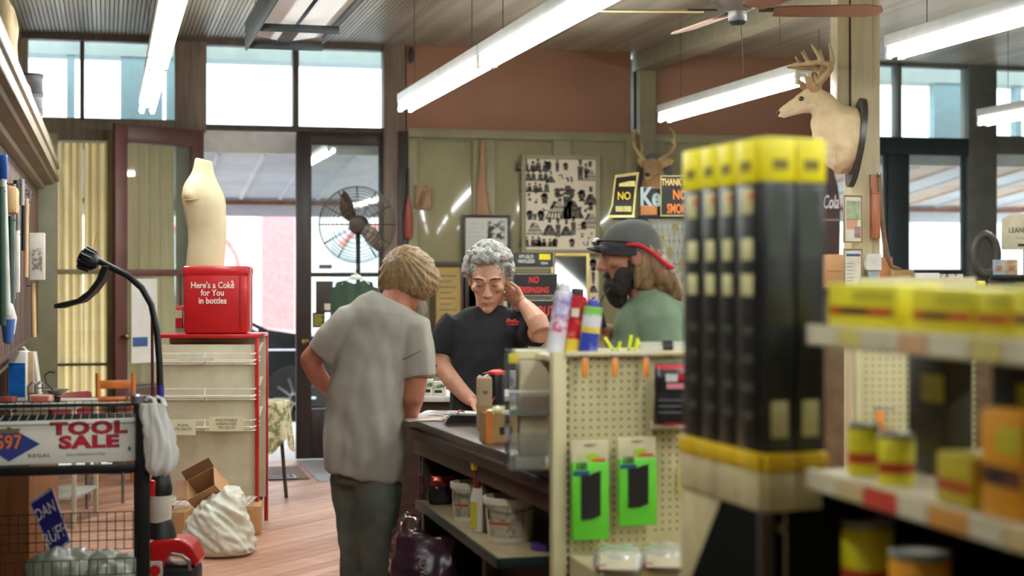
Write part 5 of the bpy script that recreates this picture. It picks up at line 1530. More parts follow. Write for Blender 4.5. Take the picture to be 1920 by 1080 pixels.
G().box(.03, .27, -.05, -.02, .04, ZT - .14, 0, .004).build('end_panel', cdk, cn)
for yy in (-.06, -.95, -1.78):
    G().box(.03, .09, yy - .05, yy, .0, ZT - .14, 0, .005).build('leg', cdk, cn)
ZS = P(775, 935, 6.62).z
shx = rotm(0, 0, -CA)
G().box(.012, .36, -1.50, -.10, ZS - .02, ZS, 0, .002, mx=shx).build('lower_shelf', M('shelf_tan_top', (168, 148, 112), .5, var=.12), cn)
G().box(.0, .012, -1.512, -.10, ZS - .03, ZS + .003, 0, .003, mx=shx).build('shelf_edge', gre, cn)
G().box(.012, .36, -1.512, -1.50, ZS - .03, ZS + .003, 0, .003, mx=shx).build('shelf_edge', gre, cn)
G().box(.27, WID, -.05, -.02, .02, ZT - .14, 0, .004).build('back_panel', cdk, cn)
def cl2w(x, y, z):
    return Vector((c0.x, c0.y, 0)) + cwid * x + Vector((-math.sin(CA), math.cos(CA), 0)) * y + Vector((0, 0, z))
# carving-like notch marks on the front
# ---- things on the counter: helper by pixel on the plane of the top
def on_top(name, label, cat, u, v, dz=.0005, group=None, rz=0.0, Z=None):
    d = dZ(v, (ZT if Z is None else Z))
    p = P(u, v, d); p.z = (ZT if Z is None else Z) + dz
    return thing(name, label, cat, p, -TH + rz, group), d / F
# papers
for i, (u, v, w, l, rz, lb) in enumerate([(820, 785, .30, .22, .3, 'printed paper at the end of the counter beside the grey shirt'), (850, 776, .26, .2, -.2, 'white sheet lying nearest the grey-haired man on the counter'), (800, 780, .15, .12, .1, 'crumpled clear wrapper at the far corner of the counter'),
                                        (868, 786, .2, .16, .5, 'cream paper half under the black wallet')]):
    t, s_ = on_top('loose_paper', lb, 'paper', u, v, .0006 + .0012 * i, 'papers on the counter', rz)
    g = G(); sd = i * 2.1
    g.sheet(lambda a, b: ((a - .5) * w, (b - .5) * l, .004 * abs(math.sin(a * 5 + sd)) * (1 if i < 3 else .4) + .004 * abs(math.sin(b * 4 + sd))), 10, 8, 0, .0006)
    g.build('sheet', [M('paper_a', (222, 214, 196), .6, var=.06), M('paper_b', (230, 226, 214), .6, var=.04), M('clear_wrap', (214, 214, 222), .2, var=.1), M('paper_c', (216, 202, 168), .6)][i], t)
    for q in range(4):
        if i < 2:
            G().box(-w * .35, w * .1 * (q % 2 + 1), l * (-.3 + .15 * q), l * (-.3 + .15 * q) + .008, .0095, .010).build('print_line', M('red_grey_print', (170, 130, 120), .6), t)
t, s_ = on_top('black_wallet', 'black folded wallet lying on the papers', 'wallet', 866, 796, .008, None, .1)
g = G(); g.prism([(-.07, 0), (.08, 0), (.085, .03), (-.045, .035), (-.06, .02)], -.05, .05); g.build('body', M('black_leather', (24, 24, 26), .4), t)
G().tube([(-.02, -.03, .036), (-.01, .0, .05), (.01, .02, .042)], .004, 6).build('clasp', M('dull_red', (136, 64, 58)), t)
# tall tan carton, red tin, bird-seed pack
t, s_ = on_top('tall_carton', 'tall tan paper carton standing on the counter', 'carton', 908, 806, 0, None, .15)
h = 98 * s_; w = 26 * s_
G().box(-w / 2, w / 2, -w * .6, w * .6, 0, h, 0, .004).build('body', M('tan_carton', (184, 158, 124), .7, var=.06), t)
G().prism([(-w / 2, h), (w / 2, h), (w * .25, h + .012), (-w * .05, h + .003), (-w * .3, h + .01)], -.02, .02).build('torn_top', M('white_tear', (220, 212, 196), .7), t)
G().box(-w * .46, w * .5, -w * .6 - .001, -w * .6, h * .36, h * .44).build('blue_band', M('pale_blue_band', (150, 170, 180), .6), t)
text('RR', .02, M('print_dark', (40, 36, 36)), t, (0, -w * .6 - .001, h * .72), sx=.8)
t, s_ = on_top('pour_can', 'black can with a red spout lid behind the tan carton', 'can', 932, 790)
h = 88 * s_; r_ = 17 * s_
G().lathe([(0, 0), (r_, 0), (r_, h - .01), (r_ * .9, h), (0, h)], 22).build('body', M('black_can', (30, 26, 32), .35), t)
G().lathe([(0, h), (r_ * 1.05, h), (r_ * 1.0, h + .012), (r_ * .4, h + .02), (0, h + .02)], 22).prism([(-r_ * 1.6, h + .004), (0, h), (r_ * .4, h + .022), (-r_ * .2, h + .018)], -.012, .012).build('red_spout_lid', M('orange_red_plastic', (222, 64, 44), .4), t)
G().cbox((-r_ * .75, -r_ * .72, h * .45), (.03, .002, .05), 0, 0, rotm(0, .5) @ rotm(0, 0, -.7)).build('red_emblem', M('pink_red_print', (214, 80, 96), .5), t)
t, s_ = on_top('boxed_bulb', 'pale blue printed blister box beside the red-lidded can', 'box', 957, 795)
G().box(-.022, .022, -.015, .015, 0, 100 * s_, 0, .003).build('body', M('pale_print_box', (196, 196, 200), .4, rgb2=(110, 110, 140), scale=20, thresh=(.5, .6)), t)
t, s_ = on_top('snack_box', 'brown cardboard counter box filled with green packets', 'box', 945, 828, 0, None, .25)
w = 80 * s_; h = 55 * s_
G().box(-w / 2, w / 2, -.06, -.056, 0, h).box(-w / 2, w / 2, .056, .06, 0, h * 1.2).box(-w / 2, -w / 2 + .004, -.06, .06, 0, h).box(w / 2 - .004, w / 2, -.06, .06, 0, h).box(-w / 2, w / 2, -.06, .06, 0, .004).build('tray', M('kraft_tray', (168, 128, 78), .7), t)
G().box(-w / 2 - .004, -w / 2 + .02, -.062, -.058, 0, h * 1.1).build('orange_edge', M('orange_print', (206, 118, 40), .6), t)
G().box(-w * .2, w * .1, -.0625, -.06, h * .3, h * .55).build('dark_print', M('print_dark', (40, 36, 36)), t)
for q in range(6):
    g = G(); g.ball((0, 0, 0), (.026, .045, .018)); 
    g.build('green_packet', M('pale_green_foil', (186, 192, 130), .25, var=.2, scale=20), t, (-w / 2 + .03 + q * (w - .06) / 5, .0, h * .95 + .01 * (q % 2)), (0, R.uniform(-.4, .4), R.uniform(-.3, .3)))
g = G().box(-w / 2 + .005, w / 2 - .005, -.055, .055, .004, h * .85); g.build('dark_filling', M('dark_jars', (46, 38, 34), .4), t)
# clear acrylic bins with cartons inside
AC = glass_mat('clear_acrylic', (.96, .97, .96), .05, .10, .05)
kb = K(993, 838, 5.0, ZT + .001)
bn = kb.thing('acrylic_bin', 'clear acrylic two-tier bin on the counter against the pegboard', 'bin', rz=.08)
w = 86 * kb.k; h = (838 - 618) * kb.k; e = .004
g = G()
g.box(-w / 2, w / 2, -.09, -.09 + e, 0, h * .32).box(-w / 2, w / 2, .09 - e, .09, 0, h).box(-w / 2, -w / 2 + e, -.09, .09, 0, h).box(w / 2 - e, w / 2, -.09, .09, 0, h)
g.build('walls', AC, bn)
G().box(-w / 2 + e, w / 2 - e, -.09, .09, h * .46, h * .46 + e, mx=rotm(.0)).build('tier_shelf', AC, bn)
G().box(-w / 2, w / 2, -.094, -.09, h * .46, h * .66).build('upper_front', AC, bn)
G().box(-w / 2, w / 2, -.096, -.089, h * .655, h * .672).build('front_rim', wht, bn)
G().box(-w / 2, w / 2, -.09, .09, 0, e).build('bottom', AC, bn)
def inb(name, label, x0, x1, y0, y1, z0, z1, mat, extra=None):
    t = thing(name, label, 'carton', kb.loc, -TH + .08)
    G().box(x0, x1, y0, y1, z0, z1, 0, .003).build('body', mat, t)
    return t
cw = M('pale_kraft', (196, 182, 152), .7, var=.05)
t = inb('display_carton', 'pale carton with an open brown front in the upper tier of the acrylic bin', -w * .26, w * .40, -.06, .05, h * .47 + e, h * .92, cw)
G().box(-w * .24, w * .38, -.064, -.06, h * .49, h * .62).build('brown_opening', M('brown_card', (150, 108, 60), .7), t)
G().box(-w * .3, w * .2, -.03, .05, h * .93, h * .99).build('pale_flap', M('cream_flap', (206, 194, 150), .7), t)
t = inb('display_carton', 'lower pale carton in the acrylic bin, below the open one', -w * .25, w * .36, -.065, .04, h * .12, h * .455, cw)
G().box(-w * .24, w * .35, -.066, -.0652, h * .28, h * .285, mx=None).build('fold_line', M('fold_brown', (150, 130, 96), .7), t)
t = inb('packet', 'small white packet on the bottom of the acrylic bin', -w * .36, w * .3, -.07, .03, e + .001, h * .11, M('white_carton', (206, 200, 186)))
t = inb('yellow_tag', 'yellow price tag on the left top edge of the acrylic bin', -w / 2 - .002, -w / 2 + .03, -.094, -.0905, h * .9, h * .98, M('tag_yellow', (206, 188, 60), .5)); t['category'] = 'tag'
# ---- lower shelf goods
def on_shelf(name, label, cat, u, v, rz=0.0):
    return on_top(name, label, cat, u, v, .0008, None, rz, ZS)
bw_ = M('bucket_white', (234, 226, 204), .45, var=.05)
def bucket(name, label, u, v, wpx, hpx):
    t, s_ = on_shelf(name, label, 'bucket', u, v)
    r = wpx / 2 * s_; h = hpx * s_
    G().lathe([(0, 0), (r * .84, 0), (r * .86, .004), (r * .97, h * .9), (r * 1.0, h), (r * .95, h), (r * .92, h * .88), (r * .81, .01), (0, .01)], 32).build('tub', bw_, t)
    G().lathe([(r * .97, h * .84), (r * 1.05, h * .85), (r * 1.06, h * .99), (r * .98, h * 1.0), (r * .97, h * .84)], 32).build('rim', bw_, t)
    g = G()
    n = 12
    lab = []
    for zz in (h * .12, h * .78):
        lab.append([(r * (.865 + .1 * (zz / h)) * 1.012 * math.cos(a), r * (.865 + .1 * (zz / h)) * 1.012 * math.sin(a), zz) for a in [-PI * .86 + i * PI * .55 / n for i in range(n + 1)]])
    g.loft(lab, 0, False, False)
    l_ = g.build('label', M('tub_label', (190, 178, 152), .5, rgb2=(150, 142, 124), scale=40, thresh=(.5, .56)), t)
    g = G()
    g.loft([[(r * (.865 + .1 * (zz / h)) * 1.02 * math.cos(a), r * (.865 + .1 * (zz / h)) * 1.02 * math.sin(a), zz) for a in [-PI * .84 + i * PI * .34 / n for i in range(n + 1)]] for zz in (h * .40, h * .46)], 0, False, False)
    g.build('red_stripe', M('stripe_red', (196, 84, 50), .5), l_)
    g = G()
    g.loft([[(r * (.865 + .1 * (zz / h)) * 1.02 * math.cos(a), r * (.865 + .1 * (zz / h)) * 1.02 * math.sin(a), zz) for a in [-PI * .87 + i * PI * .06 / 3 for i in range(4)]] for zz in (h * .5, h * .72)], 0, False, False)
    g.build('black_mark', M('print_dark', (40, 36, 36)), l_)
    G().tube([(-r * 1.03, 0, h * .9)] + [(r * 1.05 * math.cos(a), -r * 1.05 * abs(math.sin(a)), h * .9 - .03 * math.sin(a)) for a in [PI - i * PI / 12 for i in range(1, 12)]] + [(r * 1.03, 0, h * .9)], .0022, 6).build('bail', gry, t)
    return t
bucket('plastic_tub', 'large white open tub on the lower counter shelf nearest the pegboard', 957, 1012, 98, 82)
bucket('plastic_tub', 'white tub behind the spray bottle on the lower counter shelf', 880, 975, 68, 72)
t, s_ = on_shelf('metal_bowl', 'shallow grey metal bowl at the back of the lower counter shelf', 'bowl', 925, 930)
G().lathe([(0, 0), (.03, 0), (.06, .03), (.065, .045), (.06, .045), (.03, .006), (0, .006)], 24).build('bowl', gry, t)
# spray bottle
t, s_ = on_shelf('spray_bottle', 'white spray bottle with yellow and red trigger between the tubs', 'spray bottle', 897, 996)
h = 62 * s_
t.scale = (1.35, 1.35, 1.3)
G().lathe([(0, 0), (.02, 0), (.021, .005), (.021, h * .8), (.014, h), (0, h)], 18, sy=.8).build('body', bw_, t)
G().box(-.021, -.004, -.0185, -.0165, .01, h * .7).build('yellow_label', M('label_yellow', (214, 200, 60), .5), t)
G().tube([(.012, 0, h * .95), (.018, 0, h * 1.35), (.028, 0, h * 1.3), (.03, 0, h * .9)], .008, 8).build('trigger', bw_, t)
G().cyl((-.003, 0, h), (0.0, 0, h * 1.55), .009).build('neck', M('red_brown_plastic', (120, 24, 22), .4), t)
G().box(-.020, .012, -.015, .015, h * 1.42, h * 1.42 + .036, 0, .006).build('yellow_nozzle', M('bright_yellow_plastic', (240, 210, 30), .4), t)
G().lathe([(0, -.016), (.013, -.016), (.013, .016), (0, .016)], 14, mx=Matrix.Translation((.024, 0, h * 1.5 + .014)) @ rotm(0, PI / 2)).build('red_knob', M('red_brown_plastic', (120, 24, 22)), t)
# foil bag on the shelf
t, s_ = on_shelf('foil_bag', 'glossy dark foil bag with red top at the far end of the lower shelf', 'bag', 826, 945)
g = G(); g.loft([ell(0, 0, 0, .05, .03), ell(0, 0, .03, .055, .036), ell(.003, 0, .07, .05, .03), ell(.006, 0, .10, .05, .012), ell(.006, 0, .115, .052, .006)])
blob(g, 'pouch', [M('dark_foil', (60, 56, 58), .15, .6, var=.2), M('red_foil', (150, 56, 36), .2, .5, var=.2)], .006, 2, fn=lambda c, n: .006 * nz(c, 30, 3), mfn=lambda c, n: 1 if c.z > .075 else 0, parent=t)
t, s_ = on_shelf('red_box', 'small dark red box behind the foil bag', 'box', 800, 935)
G().box(-.03, .03, -.02, .03, 0, .1, 0, .003).build('body', M('dark_red_card', (96, 26, 28), .5), t)
G().box(-.02, .02, -.0215, -.02, .02, .06).build('label', M('pinkish_label', (150, 90, 90), .5), t)
t, s_ = on_shelf('purple_lid', 'purple plastic lid at the near end of the lower shelf', 'lid', 1022, 1030)
G().lathe([(0, 0), (.045, 0), (.05, .004), (.045, .022), (.03, .026), (0, .026)], 26).build('lid', M('purple_plastic', (74, 54, 128), .35), t)
# bags of feed on the floor by the counter
purp = M('purple_sack', (60, 30, 46), .3, var=.25, scale=5)
foil2 = M('red_silver_foil', (190, 180, 176), .12, .7, rgb2=(140, 30, 24), scale=9, thresh=(.48, .6))
kb = K(795, 1100, 6.25, 0)
sk = kb.thing('feed_sack', 'purple printed feed sack leaning under the counter shelf', 'sack', rz=-.35)
g = G(); g.loft([ell(0, 0, 0, .14, .08, pw=.7), ell(0, 0, .06, .16, .10, pw=.7), ell(.0, .0, .24, .15, .09, pw=.7), ell(.005, .02, .38, .13, .05, pw=.8), ell(.01, .02, .43, .13, .02)])
blob(g, 'sack_body', purp, .012, 3, fn=lambda c, n: .012 * nz(c, 10, 6) + .006 * nz(c, 26, 2), parent=sk)
text('ADVANTAGE QUALITY', .045, M('sack_print', (176, 164, 168), .5), sk, (.07, -.128, .19), rot=(PI / 2, math.radians(82), 0), sx=.8, bold=.001)
text('PRO', .05, M('sack_print', (176, 164, 168)), sk, (-.09, -.124, .14), rot=(PI / 2, math.radians(82), 0), sx=.8)
kb2 = K(767, 990, 6.45)
fo = kb2.thing('foil_pack', 'crumpled red and silver foil bag top beside the jeans', 'bag')
fo.location.z = 0
g = G(); g.loft([ell(0, 0, 0, .07, .06), ell(0, 0, .15, .08, .07), ell(-.005, 0, .34, .075, .06), ell(-.004, 0, .42, .062, .045), ell(.006, 0, .48, .045, .016)])
blob(g, 'foil_body', foil2, .007, 2, fn=lambda c, n: .016 * nz(c, 22, 6) + .008 * nz(c, 50, 1), parent=fo)
kb3 = K(870, 1090, 5.9, 0)
gs = kb3.thing('seed_bag', 'green and clear seed bag on the floor under the counter shelf', 'bag')
g = G(); g.loft([ell(0, 0, 0, .06, .05), ell(0, 0, .1, .07, .06), ell(0.0, 0, .24, .05, .04), ell(.01, 0, .33, .02, .02)])
blob(g, 'bag_body', M('green_clear_foil', (120, 140, 70), .2, .1, rgb2=(196, 190, 150), scale=8), .008, 2, fn=lambda c, n: .012 * nz(c, 16, 9), parent=gs)
kb4 = K(915, 1090, 5.75, 0)
t = kb4.thing('red_bottle', 'dark red bottle on the floor under the counter shelf', 'bottle')
G().lathe([(0, 0), (.04, 0), (.042, .01), (.042, .2), (.02, .24), (.018, .29), (0, .29)], 20).build('body', M('dark_red_bottle', (110, 16, 22), .3), t)
# back-counter with white boxes behind the men
kq = K(815, 742, 8.6)
bc = thing('back_counter', 'dark back counter with white top behind the black T-shirt', 'counter', (kq.loc.x, kq.loc.y, 0), -TH)
G().box(-.25, .75, -.02, .42, 0, kq.loc.z - .03, 0, .004).build('body', cdk, bc)
G().box(-.27, .77, -.05, .45, kq.loc.z - .03, kq.loc.z, 0, .004).build('top', M('white_laminate', (206, 202, 194), .4), bc)
for i, (u0, u1, v0) in enumerate(((797, 812, 712), (813, 836, 716))):
    k_ = K((u0 + u1) / 2, 742, 8.62, kq.loc.z + .001)
    t = k_.thing('white_box', ['white printed box on the back counter nearest the grey sleeve', 'white box with green print on the back counter'][i], 'box', 'white boxes on the back counter')
    w, h = (u1 - u0) * k_.k, (742 - v0) * k_.k
    G().box(-w / 2, w / 2, -.03, .03, 0, h, 0, .002).build('body', M('white_carton', (206, 200, 186)), t)
    G().box(-w * .4, w * .4, -.031, -.03, h * .55, h * .8).build('green_print', M('green_print', (70, 110, 60), .5, rgb2=(210, 214, 200), scale=30, thresh=(.45, .6)), t)
    G().box(-w * .4, w * .2, -.031, -.03, h * .2, h * .4).build('dark_print', M('print_dark', (40, 36, 36)), t)
# ================================================================ pegboard gondola end
GD = 4.78
kg = K(1037, 1080, GD, 0)
beige = M('beige_enamel', (200, 188, 146), .45, var=.06, scale=3)
beige2 = M('beige_pegboard', (196, 184, 138), .5, var=.06, scale=3)
gn = thing('pegboard_gondola', 'beige steel gondola with pegboard end in the middle foreground', 'gondola', kg.loc, 0)
# room-aligned local frame: x right, y away
def gxx(u): return PY(u, 515, kg.loc.y).x - kg.loc.x
def gz_(v): return PY(1100, v, kg.loc.y).z
zt = gz_(660)
G().box(gxx(1037), gxx(1066), 0, .04, 0, zt, 0, .004).build('upright', beige, gn)
sl = G()
for i in range(48):
    z = zt - .03 - i * .0245
    if z > .05: sl.box(gxx(1063), gxx(1066.5), -.0012, 0, z - .0075, z + .0075)
o = sl.build('slots', M('slot_black', (26, 24, 20), .7), gn); o['kind'] = 'stuff'
G().box(gxx(1067), gxx(1225), .012, .02, 0, zt - .012).build('pegboard', beige2, gn)
G().box(gxx(1222), gxx(1300), .05, .058, 0, gz_(808)).build('pegboard', beige2, gn)
G().box(gxx(1060), gxx(1300), -.012, .05, zt - .014, zt + .0, 0, .004).build('top_rail', beige, gn)
G().box(gxx(1222), gxx(1300), .0, .06, gz_(808), gz_(794), 0, .003).build('ledge', M('ledge_cream', (210, 204, 184), .5), gn)
G().box(gxx(1037), gxx(1300), .06, .5, zt - .03, zt - .012, 0, .003).build('top_shelf', beige, gn)
G().box(gxx(1222), gxx(1232), .02, .06, gz_(806), zt, 0, .002).build('panel_edge', beige, gn)
hol = G()
sp = .0229
for i in range(10):
    for j in range(46):
        x = gxx(1081) + i * (gxx(1210) - gxx(1081)) / 9; z = zt - .022 - j * sp
        hol.cyl((x, .0115, z), (x, .0122, z), .0036, n=7)
for i in range(4):
    for j in range(14):
        x = gxx(1239) + i * (gxx(1280) - gxx(1239)) / 3; z = gz_(818) - j * sp
        hol.cyl((x, .0495, z), (x, .0502, z), .0036, n=7)
o = hol.build('peg_holes', M('hole_dark', (52, 42, 26), .8), gn); o['kind'] = 'stuff'
# base shelf with price rail
zs = gz_(1040)
G().box(gxx(1068), gxx(1310), -.30, .012, zs - .02, zs, 0, .002).build('base_shelf', beige, gn)
G().box(gxx(1068), gxx(1310), -.312, -.30, zs - .034, zs + .006, 0, .003).build('price_rail', beige, gn)
G().box(gxx(1140), gxx(1178), -.3135, -.312, zs - .03, zs + .002).build('price_label', M('label_cream', (214, 200, 130), .5), gn)
G().box(gxx(1068), gxx(1310), -.28, .01, 0, zs - .02).build('kick', beige2, gn)
# orange handled tools hanging on hooks
for i, uu in enumerate((1096, 1152, 1210)):
    p = PY(uu, 672, kg.loc.y - .03)
    t = thing('orange_tool', ['leftmost', 'middle', 'rightmost'][i] + ' orange-handled tool hanging from the pegboard top row', 'tool', p, R.uniform(-.1, .1), 'orange-handled tools on the pegboard')
    G().cyl((0, .04, .008), (0, -.01, .012), .002, n=6).build('hook', gry, t)
    G().box(-.009, .009, -.008, .004, -.058, .002, 0, .004).build('grip', M('amber_plastic', (222, 142, 66), .25, var=.12, scale=20, stretch=(4, 1, 1)), t)
    G().box(-.012, .012, -.006, .002, .0, .012, 0, .002).build('tip', gry, t)
# two green carded packs
gr = M('bright_green_card', (92, 190, 42), .4, var=.05, scale=4)
for i, (u0, u1, v0, v1) in enumerate(((1070, 1142, 826, 1012), (1157, 1232, 820, 985))):
    yy = kg.loc.y - .035
    um = (u0 + u1) / 2
    p = PY(um, v1, yy); s_ = dY(um, yy) / F
    t = thing('carded_pack', ['green carded pack with black window, left one above the wrapped packages', 'green carded pack with black window, right one beside the bare pegboard'][i], 'package', p, 0, 'green carded packs on the pegboard')
    w, h = (u1 - u0) * s_ * 1.0, (v1 - v0) * s_
    hg_ = 40 * s_
    G().box(-w / 2, w / 2, 0, .006, h - hg_, h, 0, .001).build('header_card', M('cream_card', (206, 196, 158), .6), t)
    c_ = G(); c_.box(-w / 2, w / 2, -.012, .006, 0, h - hg_, 0, .005); c_.build('green_card', gr, t)
    wx0, wx1 = -w * .27, w * .25
    G().prism([(wx0, h * .21), (0, h * .215), (wx1, h * .25), (wx1, h * .70), (0, h * .67), (0, h * .66), (wx0, h * .66)], -.017, -.012).build('black_window', M('window_black', (34, 32, 32), .3), t)
    G().box(-w * .48, -w * .05, -.0135, -.012, h * .655, h * .70).build('blue_banner', M('banner_blue', (24, 70, 110), .5), t)
    text('100', .03, M('print_dark', (40, 36, 36)), t, (-w * .27, -.013, h * .745), bold=.001, sx=.8)
    g = G(); g.prism([(w * .08 + .02 * math.cos(a), h * .83 + .012 * math.sin(a)) for a in [k * 2 * PI / 16 for k in range(16)]], -.0015, 0); g.build('lime_logo', M('logo_lime', (160, 190, 40), .5), t)
    G().box(w * .05, w * .42, -.0018, 0, h * .785, h * .815).build('red_banner', M('banner_red', (196, 70, 44), .5), t)
    text('Spring 2 Smile' if False else 'wavy', .014, M('faint_grey_ink', (150, 140, 110), .6), t, (-w * .2, -.0012, h * .93)) if False else None
    G().box(-.02, .02, -.003, -.0005, h * .955, h * .96).build('hang_hole', M('hole_dark', (70, 58, 36)), t)
    G().cyl((0, .045, h - .012), (0, -.02, h - .01), .0022, n=6).build('hook', gry, t)
# wrapped flat packages on the base shelf
wrap = M('clear_wrap_pack', (150, 146, 130), .15, .1, rgb2=(200, 196, 180), scale=10, coat=.6)
for i, (uu, vv) in enumerate(((1160, 1034), (1246, 1032))):
    p = PY(uu, 1040, kg.loc.y - .24); p.z = zs + .001
    t = thing('wrapped_package', ['left shrink-wrapped package lying on the base shelf under the green packs', 'right shrink-wrapped package lying on the base shelf beside the wiper boxes'][i], 'package', p, -.35, 'wrapped packages on the base shelf')
    g = G(); g.loft([ell(0, 0, 0, .068, .10, pw=.6), ell(0, 0, .012, .074, .105, pw=.6), ell(0, .01, .05, .066, .085, pw=.7), ell(0, .02, .058, .05, .06, pw=.7)])
    blob(g, 'pack_body', [wrap], .007, 2, fn=lambda c, n: .004 * nz(c, 35, i), parent=t)
    G().box(-.05, .05, -.10, -.02, .054, .056, mx=rotm(.38) @ Matrix.Translation((0, -.015, .012))).build('cream_label', M('cream_label', (176, 166, 136), .5), t)
    G().box(-.06, -.03, -.118, -.112, .01, .03, 0, .002).build('red_print', M('pinkish_label', (150, 90, 90)), t)
# yellow hang tag on bare pegboard and yellow packet
p = PY(1277, 922, kg.loc.y + .03)
t = thing('yellow_tag', 'small yellow tag hanging on the bare pegboard', 'tag', p, 0)
G().box(-.012, .012, 0, .004, 0, .075, 0, .001).build('card', M('tag_pale_yellow', (214, 206, 110), .5), t)
G().cyl((0, .03, .078), (0, -.006, .08), .002, n=6).build('hook', gry, t)
# black and red bag hanging beside the pegboard
kk3 = K(1260, 796, GD + .03)
t = kk3.thing('black_bag', 'black and red charcoal bag standing on the gondola ledge', 'bag')
w = 68 * kk3.k; h = 114 * kk3.k
g = G(); g.loft([ell(0, 0, 0, w / 2, .03, pw=.5), ell(0, 0, h * .1, w / 2, .035, pw=.5), ell(0, 0, h * .8, w / 2 * .98, .028, pw=.5), ell(0, 0, h, w / 2 * .95, .008, pw=.6)])
blob(g, 'sack', [M('black_gloss_bag', (30, 28, 30), .3), M('bag_red', (176, 24, 36), .35)], .006, 2, fn=lambda c, n: .003 * nz(c, 25, 1), mfn=lambda c, n: 1 if c.z > h * .92 or c.z < h * (.02 + .05 * (c.x / w + .5)) else 0, parent=t)
G().box(-w * .2, w * .12, -.0365, -.033, h * .72, h * .84).build('white_print', M('bag_white_print', (220, 216, 214), .5), t)
G().box(-w * .18, w * .3, -.0365, -.033, h * .60, h * .69).build('pink_print', M('bag_pink_print', (214, 130, 140), .5), t)
G().box(w * .12, w * .4, -.0365, -.033, h * .74, h * .86).build('red_print', M('bag_red', (176, 24, 36)), t)
for q in range(3):
    G().box(-w * .4, w * .25, -.0375, -.034, h * (.2 + .1 * q), h * (.23 + .1 * q)).build('grey_print', M('grey_print_on_black', (84, 84, 86), .5), t)
# ---- goods on top of the gondola
def spray(name, label, u, v, wpx, hpx, bands, cap, d, tilt=0.0, cat='spray can'):
    k = K(u, v, d, gn.location.z + zt - .011)
    t = k.thing(name, label, cat)
    t.rotation_euler = (0, tilt, -TH)
    r = wpx / 2 * k.k; h = hpx * k.k
    zz = 0; prof = [(0, 0), (r, .0)]; ms = [0]; mats = []
    for f_, m_ in bands:
        zz += f_ * h * .86
        prof.append((r, zz)); mats.append(m_); ms.append(len(mats) - 1)
    prof += [(r * .8, zz + h * .02), (0, zz + h * .02)]; ms += [len(mats) - 1, len(mats) - 1]
    G().lathe(prof, 22, ms=ms).build('can', mats, t)
    G().lathe([(0, zz + h * .02), (r * .62, zz + h * .02), (r * .62, h * .97), (r * .5, h), (0, h)], 18).build('cap', cap, t)
    return t, r, h, k
gred = M('can_red', (178, 26, 36), .35, rgb2=(206, 96, 84), scale=34, thresh=(.55, .62)); gyel = M('can_yellow', (222, 196, 60), .4); gblu = M('can_blue', (44, 58, 160), .35, rgb2=(130, 140, 200), scale=26, thresh=(.5, .66)); ggrn = M('can_green', (120, 180, 70), .4, rgb2=(196, 210, 190), scale=30, thresh=(.5, .6)); gwh = M('can_white', (216, 214, 220), .4)
capb = M('cap_blue', (58, 58, 172), .35)
t, r, h, k = spray('spray_can', 'red and yellow spray can with black nozzle, middle of the three tall cans', 1074, 652, 42, 122, [(.25, gyel), (.4, gred), (.35, gred)], blk, GD + .22, .08)
G().cbox((-r * .1, -r * 1.0, h * .62), (r * .7, .003, h * .13), 0).build('pale_print', M('print_cream', (226, 214, 190), .5), t)
t, r, h, k = spray('spray_can', 'blue and green spray can with a blue cap beside the red can', 1102, 651, 36, 100, [(.45, gblu), (.12, gyel), (.25, gwh), (.18, ggrn)], capb, GD + .18, .12)
t, r, h, k = spray('caulk_tube', 'tall white and violet caulk tube leaning left of the red can', 1040, 654, 34, 132, [(.35, gwh), (.25, M('can_violet_pink', (200, 90, 130), .4, rgb2=(224, 214, 224), scale=36, thresh=(.46, .56))), (.4, M('can_lavender', (150, 130, 196), .4, rgb2=(224, 220, 228), scale=26, thresh=(.44, .58)))], gwh, GD + .2, .16, 'caulk tube')
fly = M('fluorescent_yellow', (232, 240, 40), .35)
for i, (u0, v0, u1, v1) in enumerate(((1152, 652, 1133, 632), (1158, 652, 1163, 640), (1178, 652, 1184, 628), (1186, 652, 1200, 640), (1190, 652, 1196, 634))):
    a, b = P(u0, v0, GD + .15), P(u1, v1, GD + .15)
    a.z = gn.location.z + zt - .008
    t = thing('glow_marker', ['yellow marker leaning furthest left on the gondola top', 'short yellow marker right of the leaning one', 'tall upright yellow marker on the gondola top', 'yellow marker leaning right beside the clear bag', 'yellow marker crossing behind the upright one'][i], 'marker', a, 0, 'yellow markers on the gondola top')
    g = G(); v_ = b - a
    g.tube([(0, 0, 0), v_ * .5, v_ * .97, v_], [.0055, .0055, .0055, .003], 10); g.build('body', fly, t)
    g = G(); g.tube([(0, 0, 0), v_ * .22], .0062, 10); g.build('cap', M('lime_cap', (140, 160, 30), .4), t)
k = K(1242, 650, GD + .16, gn.location.z + zt - .011)
t = k.thing('wrapped_tubes', 'bundle of clear-wrapped white tubes lying on the gondola top', 'bundle')
for i in range(3):
    G().cyl((-.07, i * .02 - .01, .012 + .012 * (i == 1)), (.075, i * .02 - .01, .014 + .012 * (i == 1)), .011, n=12).build('tube', M('wrapped_white', (206, 202, 186), .2, var=.1, coat=.5), t)
G().cyl((.0, 0, .016), (.03, 0, .016), .026, n=12).build('black_band', blk, t)
